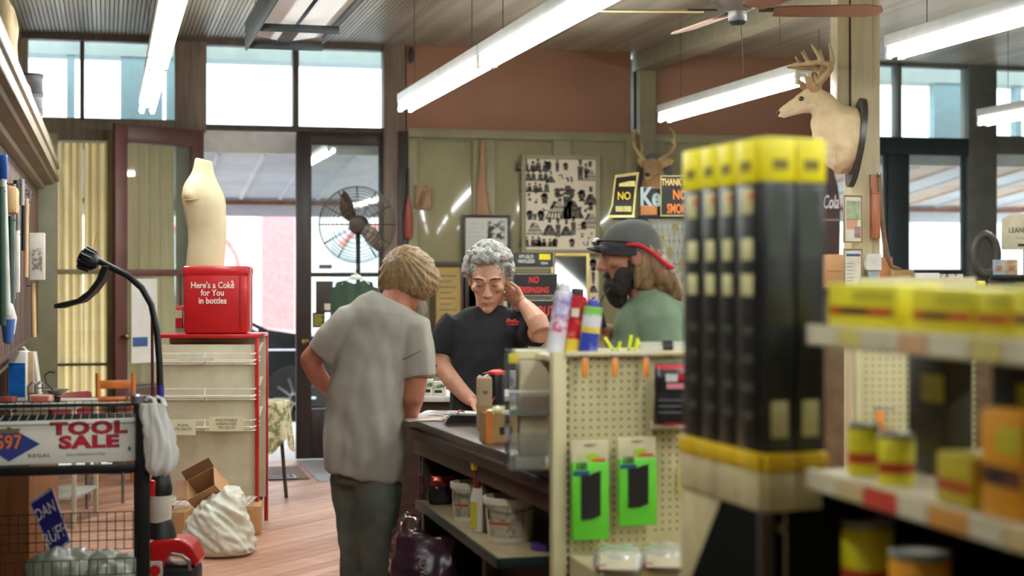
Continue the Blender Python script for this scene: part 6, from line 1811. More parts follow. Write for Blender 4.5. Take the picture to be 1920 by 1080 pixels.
# ================================================================ people
skin = M('skin', (196, 142, 112), .5, var=.10, scale=14, rgb2=None)
skin_r = M('ruddy_skin', (186, 118, 92), .5, var=.12, scale=14)
lipm = M('lip_skin', (160, 96, 82), .5)
def basis(f, up):
    f = Vector(f).normalized(); y = -f
    z = Vector(up); z = (z - y * z.dot(y)).normalized()
    x = y.cross(z)
    return Matrix(((x.x, y.x, z.x, 0), (x.y, y.y, z.y, 0), (x.z, y.z, z.z, 0), (0, 0, 0, 1)))
def add_head(g, mx, s=1.0, nose=1.0):
    mx = mx @ Matrix.Scale(s, 4)
    def ball(c, r): 
        gg = G(); gg.ball(c, r); g.add(gg.v, gg.f, 0, mx)
    def tube(p, r): 
        gg = G(); gg.tube(p, r, 10); g.add(gg.v, gg.f, 0, mx)
    ball((0, .012, .038), (.074, .094, .082))
    gg = G()
    gg.loft([ell(0, -.050, -.120, .026, .028), ell(0, -.036, -.102, .042, .05), ell(0, -.018, -.07, .056, .072), ell(0, -.004, -.03, .066, .086), ell(0, .0, .01, .070, .088), ell(0, .002, .05, .070, .088), ell(0, .005, .09, .05, .07)])
    g.add(gg.v, gg.f, 0, mx)
    tube([(0, -.084, .03), (0, -.098, .0), (0, -.112 * nose, -.028), (0, -.104, -.036)], [.009, .011, .0155, .010])
    for sx in (-1, 1):
        ball((sx * .013, -.100, -.030), (.010, .012, .009))
        ball((sx * .046, -.062, -.012), (.024, .022, .020))
        ball((sx * .031, -.076, .011), (.0145, .012, .009))
        tube([(sx * .010, -.091, .032), (sx * .032, -.089, .037), (sx * .056, -.070, .030)], [.009, .010, .007])
        ball((sx * .078, .012, -.004), (.010, .021, .034))
    tube([(-.027, -.080, -.066), (-.010, -.091, -.0615), (0, -.0925, -.063), (.010, -.091, -.0615), (.027, -.080, -.066)], [.004, .0065, .006, .0065, .004])
    tube([(-.024, -.079, -.073), (0, -.089, -.075), (.024, -.079, -.073)], [.004, .0075, .004])
    ball((0, -.078, -.104), (.022, .018, .018))
def add_hand(g, wrist, fdir, nrm, side, s=1.0, curl=.35, spread=.08):
    """palm + four unequal fingers with two knuckle bends + thumb from the side of the palm; nrm = palm normal"""
    f = Vector(fdir).normalized(); n = Vector(nrm); n = (n - f * n.dot(f)).normalized(); lat = f.cross(n) * side
    w = Vector(wrist)
    def ring(p, a, b):
        return [tuple(p + lat * (a * math.cos(t)) + n * (b * math.sin(t))) for t in [i * 2 * PI / 14 for i in range(14)]]
    g.loft([ring(w - f * .02 * s, .026 * s, .019 * s), ring(w + f * .015 * s, .031 * s, .018 * s), ring(w + f * .05 * s, .040 * s, .016 * s), ring(w + f * .085 * s, .040 * s, .013 * s), ring(w + f * .093 * s, .034 * s, .008 * s)])
    for i, ln in enumerate((.068, .080, .074, .056)):
        off = (1.5 - i) * .0205 * s
        p = w + f * (.082 * s) + lat * off
        d = (f + lat * (1.5 - i) * spread).normalized()
        pts = [p - d * .012 * s, p]
        ang = 0
        for j, q in enumerate((.45, .32, .23)):
            ang += curl * (1 if j == 0 else 1.25)
            dd = d * math.cos(ang) + n * math.sin(ang)
            p = p + dd * ln * q * s
            pts.append(p.copy())
        g.tube(pts, [.0088 * s, .0086 * s, .008 * s, .0074 * s, .006 * s], 10)
    p = w + f * .022 * s + lat * .026 * s
    d1 = (f * .65 + lat * .75 + n * .25).normalized(); d2 = (f * .85 + lat * .35 + n * .45).normalized()
    g.tube([p - d1 * .01 * s, p, p + d1 * .034 * s, p + d1 * .034 * s + d2 * .03 * s, p + d1 * .034 * s + d2 * .05 * s], [.013 * s, .0125 * s, .0105 * s, .009 * s, .007 * s], 10)
def person(k, label):
    return thing('person', label, 'person', k.loc, -TH)
def cloth_fn(seed, amp=.006, fr=14, vert=.35):
    return lambda c, n: amp * (nz((c[0], c[1], c[2] * vert), fr, seed) + .5 * nz((c[0] * 2, c[1] * 2, c[2] * vert * 2), fr, seed + 5))
def limb(g, pts, rs, n=14): g.tube(pts, rs, n)
boot = M('brown_boot', (70, 50, 38), .6)
def boots(k, par, spots, yaw):
    for (x, y), a in zip(spots, yaw):
        g = G(); mx = Matrix.Translation((x, y, 0)) @ rotm(0, 0, a)
        gg = G(); gg.loft([ell(0, -.05, .0, .045, .13), ell(0, -.05, .03, .048, .135), ell(0, -.03, .06, .045, .11), ell(0, .02, .09, .045, .06), ell(0, .03, .17, .05, .055)])
        g.add(gg.v, gg.f, 0, mx)
        blob(g, 'boot', boot, .012, 3, parent=par)
# ------------------------------------------------ man in the grey T-shirt, bent over the counter, seen from behind
k = K(690, 1080, 6.6, 0)
A = person(k, 'man in a loose grey T-shirt and faded jeans bending over the counter, back turned')
def q(u, v, y=0.0): return Vector((k.x(u), y, k.z(v)))
g = G()
fh = Vector((.70, .55, -.50))
add_head(g, Matrix.Translation(q(766, 524, .09)) @ basis(fh, (.3, .3, 1)), 1.0)
limb(g, [q(738, 575, .03), q(747, 548, .05), q(760, 525, .09)], [.066, .062, .06])
g.loft([ell(k.x(u), y, k.z(v), rx, ry) for v, u, y, rx, ry in ((860, 688, .02, .13, .10), (760, 688, .02, .13, .105), (680, 697, .02, .14, .11), (610, 712, .02, .145, .10), (575, 730, .03, .08, .07))])
limb(g, [q(652, 598, .02), q(612, 645, .0), q(582, 672, .03)], [.06, .052, .043])
g.ball(q(581, 674, .03), .044)
limb(g, [q(580, 676, .03), q(590, 705, .08), q(612, 740, .16)], [.044, .042, .03])
add_hand(g, q(614, 745, .17), (.7, .5, -.3), (.2, -.6, .7), 1, 1.0, .4)
limb(g, [q(776, 615, .04), q(782, 680, .0), q(775, 745, -.01)], [.06, .054, .046])
g.ball(q(775, 745, -.01), .047)
limb(g, [q(775, 745, -.01), q(764, 775, .08), q(757, 786, .20)], [.046, .044, .03])
add_hand(g, q(757, 786, .21), (.1, 1, -.05), (0, .1, -1), -1, 1.0, .25)
body = blob(g, 'body', [skin_r], .0058, 3, parent=A)
shirt = M('grey_cotton', (172, 166, 152), .9, var=.06, scale=6, bump=.15, bscale=300)
g = G()
g.loft([ell(k.x(u), y, k.z(v), rx, ry, 28, tilty=tl) for v, u, y, rx, ry, tl in ((894, 682, .01, .166, .135, -.14), (888, 682, .01, .168, .137, -.14), (840, 683, .01, .165, .14, -.08), (780, 685, .01, .161, .14, 0), (720, 691, .01, .158, .14, 0), (670, 699, .02, .162, .135, 0),
        (625, 708, .02, .168, .125, .02), (598, 714, .02, .162, .118, -.06), (582, 719, .02, .142, .108, -.16), (570, 725, .025, .115, .095, -.3), (563, 730, .03, .09, .085, -.42), (560, 733, .03, .08, .078, -.48))])
# sleeves
limb(g, [q(690, 598, .02), q(655, 606, .01), q(622, 637, .0), q(600, 664, .015)], [.07, .082, .072, .066], 18)
limb(g, [q(742, 600, .02), q(772, 620, .02), q(783, 665, .0), q(786, 708, -.01)], [.07, .085, .076, .072], 18)
def shf(c, n):
    z = c[2]
    low = max(0, min(1, (k.z(600) - z) / .4))
    # folds falling from the shoulder blades
    return (.018 * low * nz((c[0] * 1.0, c[1] * 1.0, z * .2), 15, 3) + .007 * nz((c[0], c[1], z * .6), 20, 8) + .006 * math.sin((c[0] * .9 + c[2] * .25) * 70 + c[1] * 30) * low * .5)
blob(g, 'tee_shirt', shirt, .0085, 5, fn=shf, parent=A)
G().tube([q(792, 655, -.075), q(781, 661, -.082), q(770, 666, -.08), q(757, 672, -.07)], .0016, 5).build('sleeve_seam', M('seam_dark', (110, 104, 92), .9), A)
jean = M('faded_jeans', (98, 104, 94), .85, var=.22, scale=6, bump=.15, bscale=200)
g = G()
g.loft([ell(k.x(688), .02, k.z(v), rx, ry, 24) for v, rx, ry in ((905, .14, .12), (870, .145, .12), (830, .14, .12))])
limb(g, [q(652, 890, .06), q(655, 950, .06), q(660, 1000, .07), q(662, 1080, .08), q(662, 1150, .09)], [.082, .075, .068, .062, .068], 18)
limb(g, [q(708, 890, -.01), q(708, 950, -.02), q(706, 1000, -.02), q(708, 1080, -.01), q(710, 1150, .0)], [.098, .094, .082, .070, .072], 18)
blob(g, 'jeans', jean, .011, 4, fn=cloth_fn(7, .009, 12, .8), parent=A)
boots(k, A, ((k.x(662), .09), (k.x(712), .0)), (PI, PI - .3))
# hair: straight bowl cut
hairA = M('ash_blond_hair', (150, 120, 82), .5, var=.3, scale=10, stretch=(5, 5, .7), rgb2=None, bump=.2, bscale=40)
g = G()
g.loft([ell(k.x((a + b) / 2), y, k.z(v), (b - a) / 2 * k.k, ry, 30, tilt=t_) for v, a, b, ry, y, t_ in ((560, 760, 802, .05, .10, 0), (552, 728, 812, .085, .08, 0), (540, 708, 822, .105, .08, 0), (525, 704, 826, .115, .085, 0), (508, 707, 821, .118, .09, 0), (490, 714, 811, .108, .09, 0), (474, 726, 796, .085, .09, 0), (464, 740, 780, .055, .09, 0), (460, 752, 768, .02, .09, 0))])
def hA(c, n):
    cx, cz = c[0] - k.x(745), c[2] - k.z(470)
    an = math.atan2(cx, -cz + .02)
    return .009 * nz((an * 2.2, c[1] * 3, cz * .8), 7, 3) + .004 * nz((an * 9, c[1] * 9, cz * .6), 9, 1) + .003 * nz((an * 22, c[1] * 20, cz), 8, 6)
blob(g, 'hair', hairA, .006, 2, fn=hA, parent=A)
g = G(); g.ball(q(786, 577, .09), (.030, .03, .035)); g.ball(q(780, 566, .085), (.025, .03, .03))
blob(g, 'beard', M('grey_beard', (164, 156, 142), .8, var=.2, scale=50), .005, 1, fn=lambda c, n: .004 * nz(c, 90, 2), parent=A)
# ------------------------------------------------ grey-haired man in black T-shirt
k = K(915, 1080, 7.3, 0)
B = person(k, 'grey curly-haired man in a black T-shirt behind the counter, hand at his neck')
def q(u, v, y=0.0): return Vector((k.x(u), y, k.z(v)))
g = G()
HB = Matrix.Translation(q(916, 524, -.03)) @ basis((-.05, -1, -.42), (.0, 0, 1))
add_head(g, HB, 1.08)
limb(g, [q(918, 600, .03), q(918, 575, .02), q(918, 548, .0)], [.075, .064, .062])
g.loft([ell(k.x(916), 0.02, k.z(v), rx, ry) for v, rx, ry in ((800, .14, .10), (700, .145, .105), (630, .155, .11), (600, .14, .09), (582, .08, .07))])
limb(g, [q(852, 606, .02), q(836, 650, .02), q(833, 688, -.01)], [.06, .054, .047])
limb(g, [q(833, 688, -.01), q(852, 712, -.06), q(875, 737, -.11), q(887, 748, -.14)], [.047, .048, .038, .029])
add_hand(g, q(888, 750, -.145), (.75, -.6, -.22), (-.1, -.2, -1), -1, 1.05, .22)
limb(g, [q(982, 606, .02), q(1000, 618, -.10), q(1014, 622, -.2)], [.06, .054, .046])
limb(g, [q(1014, 620, -.2), q(1006, 600, -.18), q(993, 583, -.13), q(982, 570, -.08)], [.046, .049, .04, .030])
add_hand(g, q(980, 567, -.07), (-.62, .62, .42), (-.75, -.5, .0), 1, 1.0, .25)
faceM = M('face_skin', (202, 150, 122), .5, var=.10, scale=16)
inv = HB.inverted()
blob(g, 'body', [faceM], .0052, 3, parent=B)
# brows, closed eyes, mouth line, stubble
dkhair = M('dark_brow', (60, 50, 44), .8)
s_ = 1.08
for sx in (-1, 1):
    G().tube([HB @ (Vector((sx * .012, -.0955, .038)) * s_), HB @ (Vector((sx * .034, -.0985, .045)) * s_), HB @ (Vector((sx * .058, -.078, .036)) * s_)], [.003, .0045, .0025], 6).build('eyebrow', dkhair, B)
    G().tube([HB @ (Vector((sx * .018, -.0855, .009)) * s_), HB @ (Vector((sx * .031, -.0905, .0055)) * s_), HB @ (Vector((sx * .045, -.083, .008)) * s_)], [.0012, .0020, .0012], 6).build('eyelashes', M('lash_dark', (50, 38, 34), .8), B)
G().tube([HB @ (Vector((-.024, -.0855, -.0695)) * s_), HB @ (Vector((0, -.0965, -.0685)) * s_), HB @ (Vector((.024, -.0855, -.0695)) * s_)], [.0012, .0022, .0012], 6).build('mouth_line', lipm, B)
greyh = M('grey_curly_hair', (164, 162, 154), .7, var=.3, scale=45, bump=.4, bscale=90)
rr = random.Random(5)
g = G()
gg = G(); gg.ball((0, .028, .05), (.088, .098, .088)); g.add(gg.v, gg.f, 0, HB @ Matrix.Scale(s_, 4))
for i in range(230):
    a = rr.uniform(0, 2 * PI); e = rr.uniform(-.45, 1.45)
    d = Vector((math.cos(e) * math.cos(a), math.cos(e) * math.sin(a), math.sin(e)))
    if d.y < -.35 and d.z < .60: continue
    if d.y < .0 and d.z < -.05 and abs(d.x) < .8: continue
    p = Vector((0, .02, .045)) + Vector((d.x * .096, d.y * .108, d.z * .100))
    if p.y < -.02 and p.z < .0: continue
    gg = G(); gg.ball(p, rr.uniform(.013, .023), 8, 6); g.add(gg.v, gg.f, 0, HB @ Matrix.Scale(s_, 4))
def hB(c, n):
    return .006 * nz(c, 60, 1) + .004 * nz(c, 130, 4)
blob(g, 'hair', greyh, .0045, 1, fn=hB, parent=B)
blkc = M('black_cotton', (30, 31, 34), .9, var=.15, scale=8, bump=.12, bscale=300)
g = G()
g.loft([ell(k.x(u), y, k.z(v), rx, ry, 28) for v, u, rx, ry, y in ((830, 913, .175, .135, .0), (770, 914, .172, .135, 0), (720, 915, .172, .14, 0), (670, 915, .177, .14, 0), (635, 915, .184, .135, .01), (610, 915, .188, .12, .015), (597, 916, .178, .105, .02), (588, 916, .150, .092, .02), (580, 917, .110, .08, .02), (576, 917, .088, .076, .015), (574, 917, .080, .072, .01))])
limb(g, [q(862, 604, .02), q(846, 625, .02), q(834, 650, .02), q(830, 668, .01)], [.080, .078, .072, .068], 18)
limb(g, [q(972, 604, .02), q(986, 612, -.04), q(1000, 619, -.12), q(1004, 622, -.15)], [.080, .075, .07, .068], 18)
blob(g, 'tee_shirt', blkc, .0085, 5, fn=cloth_fn(11, .007, 14, .5), parent=B)
for i_, (u_, v_, w_, h_) in enumerate(((953, 600, .016, .022), (959, 602, .014, .014), (965, 601, .018, .018), (971, 603, .013, .012), (961, 607, .05, .005))):
    G().cbox((k.x(u_), -.128 + .004 * i_ * (i_ < 4), k.z(v_)), (w_, .012, h_), 0, .002, rotm(0, R.uniform(-.5, .5) if i_ < 4 else 0)).build('chest_print', M('shirt_print_red', (190, 60, 46), .7), B)
g = G()
g.loft([ell(0, .02, z, rx, ry, 24) for z, rx, ry in ((.62, .15, .12), (.8, .16, .125), (.92, .155, .12))])
for sx in (-1, 1): limb(g, [(sx * .08, .02, .7), (sx * .09, .02, .45), (sx * .09, .03, .05)], [.085, .07, .06], 16)
blob(g, 'trousers', M('dark_trousers', (44, 44, 50), .85), .014, 3, parent=B)
boots(k, B, ((-.09, .02), (.09, .02)), (0, 0))
# ------------------------------------------------ bearded man with cap
k = K(1215, 1080, 6.0, 0)
C_ = person(k, 'bearded long-haired man in a grey cap and green T-shirt looking left')
def q(u, v, y=0.0): return Vector((k.x(u), y, k.z(v)))
g = G()
HC = Matrix.Translation(q(1180, 482, 0)) @ basis((-1, -.10, -.12), (0, 0, 1))
sC = 1.06
add_head(g, HC, sC, .98)
limb(g, [q(1222, 570, .0), q(1208, 545, 0), q(1192, 512, 0)], [.075, .062, .06])
g.loft([ell(k.x(u), .02, k.z(v), rx, ry) for v, u, rx, ry in ((800, 1222, .10, .15), (680, 1220, .11, .16), (610, 1220, .11, .165), (575, 1222, .10, .14), (555, 1220, .06, .07))])
limb(g, [q(1232, 592, -.15), q(1238, 650, -.17), q(1236, 690, -.15)], [.058, .052, .045])
limb(g, [q(1236, 690, -.15), q(1190, 700, -.12), q(1140, 690, -.06)], [.045, .043, .03])
add_hand(g, q(1138, 690, -.055), (-1, .2, .1), (0, .3, -1), 1, 1.0, .3)
limb(g, [q(1215, 592, .17), q(1195, 650, .18), q(1185, 665, .16)], [.056, .05, .044])
limb(g, [q(1185, 665, .16), q(1158, 645, .10), q(1138, 618, .05)], [.044, .042, .03])
add_hand(g, q(1137, 617, .05), (-.7, -.2, .55), (.3, -.3, .8), -1, .95, .7)
blob(g, 'body', [M('warm_skin', (188, 126, 100), .5, var=.1, scale=14)], .0056, 3, parent=C_)
grn2 = M('sage_green_cotton', (128, 148, 120), .9, var=.08, scale=6, bump=.12, bscale=300)
g = G()
g.loft([ell(k.x((a + b) / 2), y, k.z(v), (b - a) / 2 * k.k, ry, 28) for v, a, b, ry, y in ((800, 1148, 1290, .19, .02), (700, 1146, 1290, .195, .02), (640, 1146, 1290, .195, .02), (610, 1150, 1290, .19, .02), (585, 1158, 1288, .175, .02), (568, 1170, 1280, .145, .02), (556, 1182, 1266, .11, .01), (548, 1190, 1252, .085, 0), (543, 1194, 1246, .072, 0))])
limb(g, [q(1228, 580, -.11), q(1230, 605, -.16), q(1236, 650, -.175), q(1238, 672, -.165)], [.085, .082, .075, .072], 18)
limb(g, [q(1218, 585, .13), q(1208, 620, .18), q(1198, 645, .18)], [.08, .075, .07], 18)
blob(g, 'tee_shirt', grn2, .0085, 5, fn=cloth_fn(21, .008, 14, .6), parent=C_)
# beard
g = G()
def hb(c, r):
    gg = G(); gg.ball(c, r, 12, 8); g.add(gg.v, gg.f, 0, HC @ Matrix.Scale(sC, 4))
hb((0, -.070, -.10), (.050, .036, .045)); hb((0, -.060, -.13), (.045, .036, .045)); hb((0, -.085, -.056), (.036, .016, .012))
for sx in (-1, 1):
    hb((sx * .052, -.03, -.07), (.018, .045, .045)); hb((sx * .062, -.005, -.04), (.012, .02, .045)); hb((sx * .04, -.05, -.10), (.026, .035, .04))
blob(g, 'beard', M('dark_beard', (44, 36, 32), .8, var=.3, scale=50), .0048, 2, fn=lambda c, n: .004 * nz((c[0], c[1], c[2] * .5), 80, 2), parent=C_)
# long hair
hairC = M('light_brown_long_hair', (136, 104, 72), .5, var=.35, scale=10, stretch=(6, 6, .8), bump=.2, bscale=40)
g = G()
def rg(u, v, y, rx, ry, tl=0): return ell(k.x(u), y, k.z(v), rx, ry, 22, tilty=tl)
g.loft([rg(1208, 548, .0, .03, .06), rg(1206, 540, 0, .048, .075), rg(1208, 520, 0, .056, .088), rg(1208, 495, .0, .055, .092), rg(1206, 470, 0, .06, .09), rg(1200, 452, 0, .05, .08)])
limb(g, [q(1215, 480, -.03), q(1232, 505, -.04), q(1250, 530, -.04), q(1266, 556, -.03), q(1272, 566, -.02)], [.05, .052, .045, .028, .012], 14)
limb(g, [q(1212, 490, .04), q(1228, 520, .05), q(1246, 545, .05)], [.05, .05, .03], 14)
limb(g, [q(1196, 500, -.075), q(1194, 520, -.08), q(1190, 542, -.075)], [.022, .022, .012], 10)
blob(g, 'hair', hairC, .006, 2, fn=lambda c, n: .008 * nz((c[0] - c[2] * .5, c[1], (c[2] + c[0]) * .25), 40, 3) + .004 * nz((c[0] - c[2] * .5, c[1], c[2] * .2), 90, 5), parent=C_)
# cap with brim
capm = M('grey_cap_cloth', (104, 103, 100), .9, var=.12, scale=12, bump=.2, bscale=200)
MC = HC @ Matrix.Scale(sC, 4)
g = G()
rings = []
for i in range(9):
    a = i / 8 * PI / 2 * .96
    rings.append([tuple(MC @ Vector((.087 * math.cos(a) ** .8 * math.cos(t), .012 + .106 * math.cos(a) ** .8 * math.sin(t), .034 + .098 * math.sin(a)))) for t in [j * 2 * PI / 28 for j in range(28)]])
rings.insert(0, [tuple(MC @ Vector((.086 * math.cos(t), .012 + .105 * math.sin(t), .016 - .006 * math.sin(t)))) for t in [j * 2 * PI / 28 for j in range(28)]])
g.loft(rings)
cap = g.build('cap', capm, C_)
g = G()
def brf_(a, b):
    an = PI + a * PI
    r = 1 + .52 * b * max(0, math.sin(PI * a)) ** .6
    x = .086 * math.cos(an) * (1 + .05 * b); y = .012 + .105 * math.sin(an) * r
    return MC @ Vector((x, y, .038 - .004 * b + .012 * (1 - abs(math.cos(an)) ** 2) - .03 * b * math.cos(an) ** 2))
g.sheet(brf_, 20, 6, 0, .004)
g.build('brim', M('dark_cap_brim', (48, 48, 48), .8), cap)
G().ball(MC @ Vector((0, .012, .132)), (.008, .008, .004)).build('button', capm, cap)
# sunglasses on the brim and red strap
g = G()
for sx in (-1, 1):
    gg = G(); gg.ball((sx * .035, -.112, .066), (.026, .010, .014), 12, 8); g.add(gg.v, gg.f, 0, MC)
gg = G(); gg.tube([(-.062, -.10, .068), (0, -.120, .070), (.062, -.10, .068)], .004, 6); g.add(gg.v, gg.f, 0, MC)
sg_ = tag(g.build('sunglasses', M('dark_lens', (24, 22, 22), .1, coat=1), None, C_.location, (0, 0, -TH)), 'dark sunglasses resting on the front of the grey cap', 'sunglasses')
for sx in (-1, 1):
    G().tube([MC @ Vector((sx * .062, -.10, .068)), MC @ Vector((sx * .094, -.03, .056)), MC @ Vector((sx * .092, .03, .04))], .003, 6).build('temple', M('dark_lens', (24, 22, 22)), sg_)
g = G()
sp = [MC @ Vector((.094, -.02, .046)), MC @ Vector((.098, .02, .040)), q(1205, 465, -.098), q(1220, 475, -.100), q(1238, 490, -.098), q(1250, 499, -.092), q(1258, 502, -.08)]
g.tube(sp, [.006, .007, .007, .007, .007, .010, .008], 8)
sp_ = g.build('neck_strap', M('bright_red_cord', (222, 30, 52), .5, var=.08), sg_)
# phone held in the far hand
kk = K(1126, 606, 5.95)
t = kk.thing('black_phone', 'black handset held up by the bearded man', 'phone')
G().box(-.02, .02, -.008, .008, -.02, .07, 0, .006, mx=rotm(0, -.25)).build('case', blk, t)
G().tube([(-.004, 0, .07), (.01, 0, .10), (.034, 0, .13), (.06, .0, .15)], .003, 6).build('cord', dkbr, t)
# ================================================================ right foreground: wiper boxes, shelf with tins
SX = 1.30                      # front edge of the shelves runs along the shop at this X
def sy(u): return PX(u, 515, SX).y
def szz(u, v): return PX(u, v, SX).z
shelfm = M('shelf_beige', (196, 184, 152), .5, var=.05)
unit = thing('shelf_unit', 'beige steel shelf unit with yellow tins in the right foreground', 'shelving', (SX, 0, 0))
ya, yb = 1.2, sy(1522)
z1 = szz(1720, 650); z2 = szz(1740, 938) 
z1 = szz(1530, 612); z2 = szz(1600, 902)
DEP = .40
for z in (z1, z2, z2 - .255, .12):
    g = G().box(0, DEP, ya, yb, z - .018, z, 0, .002)
    sh_ = g.build('shelf', shelfm, unit)
    G().box(-.012, .0, ya, yb + .002, z - .036, z + .004, 0, .003).build('price_channel', shelfm, sh_)
    n_ = 0; y = yb - .01; 
    cols = [M('tag_cream', (214, 204, 172), .5), M('tag_straw', (206, 190, 110), .5), M('tag_cream', (214, 204, 172)), M('tag_pink', (206, 160, 120), .5)] if z == z1 else [M('tag_cream', (214, 204, 172)), M('tag_sand', (208, 184, 130), .5), M('tag_red', (206, 70, 50), .5), M('tag_cream', (214, 204, 172)), M('tag_orange', (200, 140, 60), .5)]
    while y > 2.0:
        w = .10 if n_ % 2 else .13
        G().box(-.0135, -.012, y - w + .01, y, z - .032, z + .001).build('price_tag', cols[n_ % len(cols)], sh_)
        y -= w; n_ += 1
ub = M('upright_dark', (64, 58, 36), .5)
G().box(DEP, DEP + .012, ya, yb, 0, z2 - .02).build('void_back', M('shelf_void_dark', (14, 15, 14), .9, spec=.1), unit)  # added near-black panels paint the dark void under the lower shelf
G().box(.02, DEP, yb - .006, yb, 0, z2 - .04).build('void_end', M('shelf_void_dark', (14, 15, 14)), unit)
for y in (yb - .02, 2.2, 1.2):
    G().box(DEP, DEP + .03, y - .02, y + .02, 0, z1 + .02, 0, .002).build('upright', shelfm, unit)
# --- tins
ty = M('tin_yellow', (214, 202, 34), .4, var=.05); tyl = M('tin_lemon', (226, 216, 50), .4, var=.05); tr_ = M('tin_red', (176, 60, 34), .4); tdk = M('tin_dark', (60, 40, 34), .4); tgy = M('tin_grey_lid', (150, 148, 130), .35, .6); tor = M('tin_orange', (214, 146, 30), .4, var=.06)
def boxed(name, label, u0, u1, v0, v1, depth, z, mats, inset=.012, group=None, cat='box'):
    """a yellow carton with red and dark bands standing on the shelf at height z"""
    X = SX + inset
    pa, pb = PX(u0, 600, X), PX(u1, 600, X)
    y0, y1 = pb.y, pa.y
    um = (u0 + u1) / 2
    h = (v1 - v0) * dX(um, X) / F
    t = thing(name, label, cat, (X, (y0 + y1) / 2, z + .001), 0, group)
    w = y1 - y0
    G().box(0, depth, -w / 2, w / 2, 0, h, 0, .004).build('carton', mats[0], t)
    G().box(-.001, 0, -w * .46, w * .46, h * .30, h * .48).build('red_band', mats[1], t)
    G().box(-.0016, -.001, -w * .1, w * .30, h * .33, h * .46).build('dark_print', mats[2], t)
    G().box(-.001, 0, -w * .46, w * .1, h * .62, h * .85).build('title_print', M('print_gold', (190, 176, 40), .5), t)
    # end panel print (the far end faces away; the visible face is the aisle one)
    return t, w, h
boxed('yellow_carton', 'bright yellow carton with red band at the end of the upper shelf', 1552, 1680, 528, 612, .09, z1, (tyl, tr_, tdk), group='yellow cartons on the upper shelf')
boxed('yellow_carton', 'yellow carton with red band, next one along the upper shelf', 1708, 1826, 534, 622, .09, z1, (ty, tr_, tdk), group='yellow cartons on the upper shelf')
boxed('yellow_carton', 'yellow carton with pale red band, third along the upper shelf', 1830, 1893, 538, 630, .09, z1, (ty, tr_, tr_), group='yellow cartons on the upper shelf')
boxed('yellow_carton', 'yellow carton cut by the right edge of the picture on the upper shelf', 1897, 1960, 540, 640, .09, z1, (tyl, tr_, tdk), group='yellow cartons on the upper shelf')
def tin(label, u, v0, wpx, hpx, z, inset, body=ty, band=tr_):
    X = SX + inset + .0
    d = dX(u, X); s_ = d / F
    p = PX(u, v0, X); r = wpx / 2 * s_; h = hpx * s_
    t = thing('yellow_tin', label, 'tin', (X + r, p.y, z + .001), 0, 'yellow tins on the shelves')
    G().lathe([(0, 0), (r, 0), (r, h * .22), (r, h * .44), (r, h * .88), (r * .96, h * .9), (0, h * .9)], 26, ms=[0, 0, 1, 0, 0, 0]).build('body', [body, band], t)
    G().lathe([(0, h * .9), (r * .98, h * .9), (r * 1.02, h * .93), (r * 1.02, h * .97), (r * .9, h), (r * .85, h * .97), (0, h * .97)], 26).build('lid', tgy, t)
    return t
tin('yellow tin nearest the wiper boxes on the lower shelf', 1592, 880, 60, 96, z2, .03)
tin('yellow tin with grey lid, second from the wiper boxes on the lower shelf', 1650, 890, 68, 98, z2, .02, tyl)
tin('yellow tin at the left on the bottom shelf, under the dark gap', 1582, 1150, 96, 160, z2 - .255, .05, ty)
tin('orange-labelled tin on the bottom shelf beside the yellow one', 1672, 1160, 116, 152, z2 - .255, .03, tor)
boxed('olive_carton', 'narrow yellow carton with dull red band on the lower shelf', 1755, 1822, 838, 935, .08, z2, (M('tin_mustard', (180, 160, 40), .45), tr_, tr_))
boxed('orange_carton', 'tall orange carton with a dark picture on the lower shelf', 1838, 1918, 752, 955, .10, z2, (tor, M('carton_dark_picture', (96, 50, 34), .5), tdk))
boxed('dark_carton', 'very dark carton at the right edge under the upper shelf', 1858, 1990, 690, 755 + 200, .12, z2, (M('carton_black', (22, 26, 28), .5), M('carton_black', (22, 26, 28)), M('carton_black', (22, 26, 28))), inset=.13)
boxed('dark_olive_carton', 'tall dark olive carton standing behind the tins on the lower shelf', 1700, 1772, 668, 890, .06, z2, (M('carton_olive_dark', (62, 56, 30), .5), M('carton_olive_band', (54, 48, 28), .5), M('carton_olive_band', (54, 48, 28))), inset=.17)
# pegboard back panels seen between the goods
for u0, u1, d in ((1610, 1703, 3.75), (1765, 1822, 3.75)):
    pass
pgd = 4.35
kg2 = K(1690, 700, pgd, 0)
pb_ = kg2.thing('pegboard_display', 'beige pegboard panel standing behind the shelf of tins', 'pegboard')
G().box(kg2.x(1612), kg2.x(1830), 0, .012, 0, kg2.z(520), 0, .002).build('panel', beige2, pb_)
hg_ = G()
for i in range(17):
    for j in range(30):
        x = kg2.x(1624) + i * .0185; z = kg2.z(660) - j * .0185
        hg_.cyl((x, -.0006, z), (x, .0002, z), .0028, n=6)
o = hg_.build('peg_holes', M('hole_dark', (70, 58, 36)), pb_); o['kind'] = 'stuff'
G().box(kg2.x(1604), kg2.x(1613), -.01, .03, 0, kg2.z(540), 0, .003).build('edge_post', beige, pb_)
for i, (u, v) in enumerate(((1650, 770), (1795, 755))):
    p = P(u, v, pgd - .02)
    t = thing('orange_tool', ['orange-handled tool on the pegboard behind the lower tins', 'pale orange tool on the pegboard right of the dark bottle'][i], 'tool', p, -TH)
    G().box(-.012, .012, -.006, .004, -.07, 0, 0, .004).build('grip', [M('amber_plastic', (222, 142, 66)), M('pale_amber', (206, 170, 110), .4)][i], t)
    G().cyl((-.012, .02, .006), (.04, -.01, .004), .003, n=6).build('hook', gry, t)
p = P(1790, 690, pgd - .02)
t = thing('yellow_tag', 'small bright yellow tag at the top of the pegboard behind the shelf', 'tag', p, -TH)
G().prism([(-.012, -.02), (.016, -.022), (.008, .03), (-.002, .03)], -.004, 0).build('card', M('tag_lemon', (226, 220, 90), .5), t)
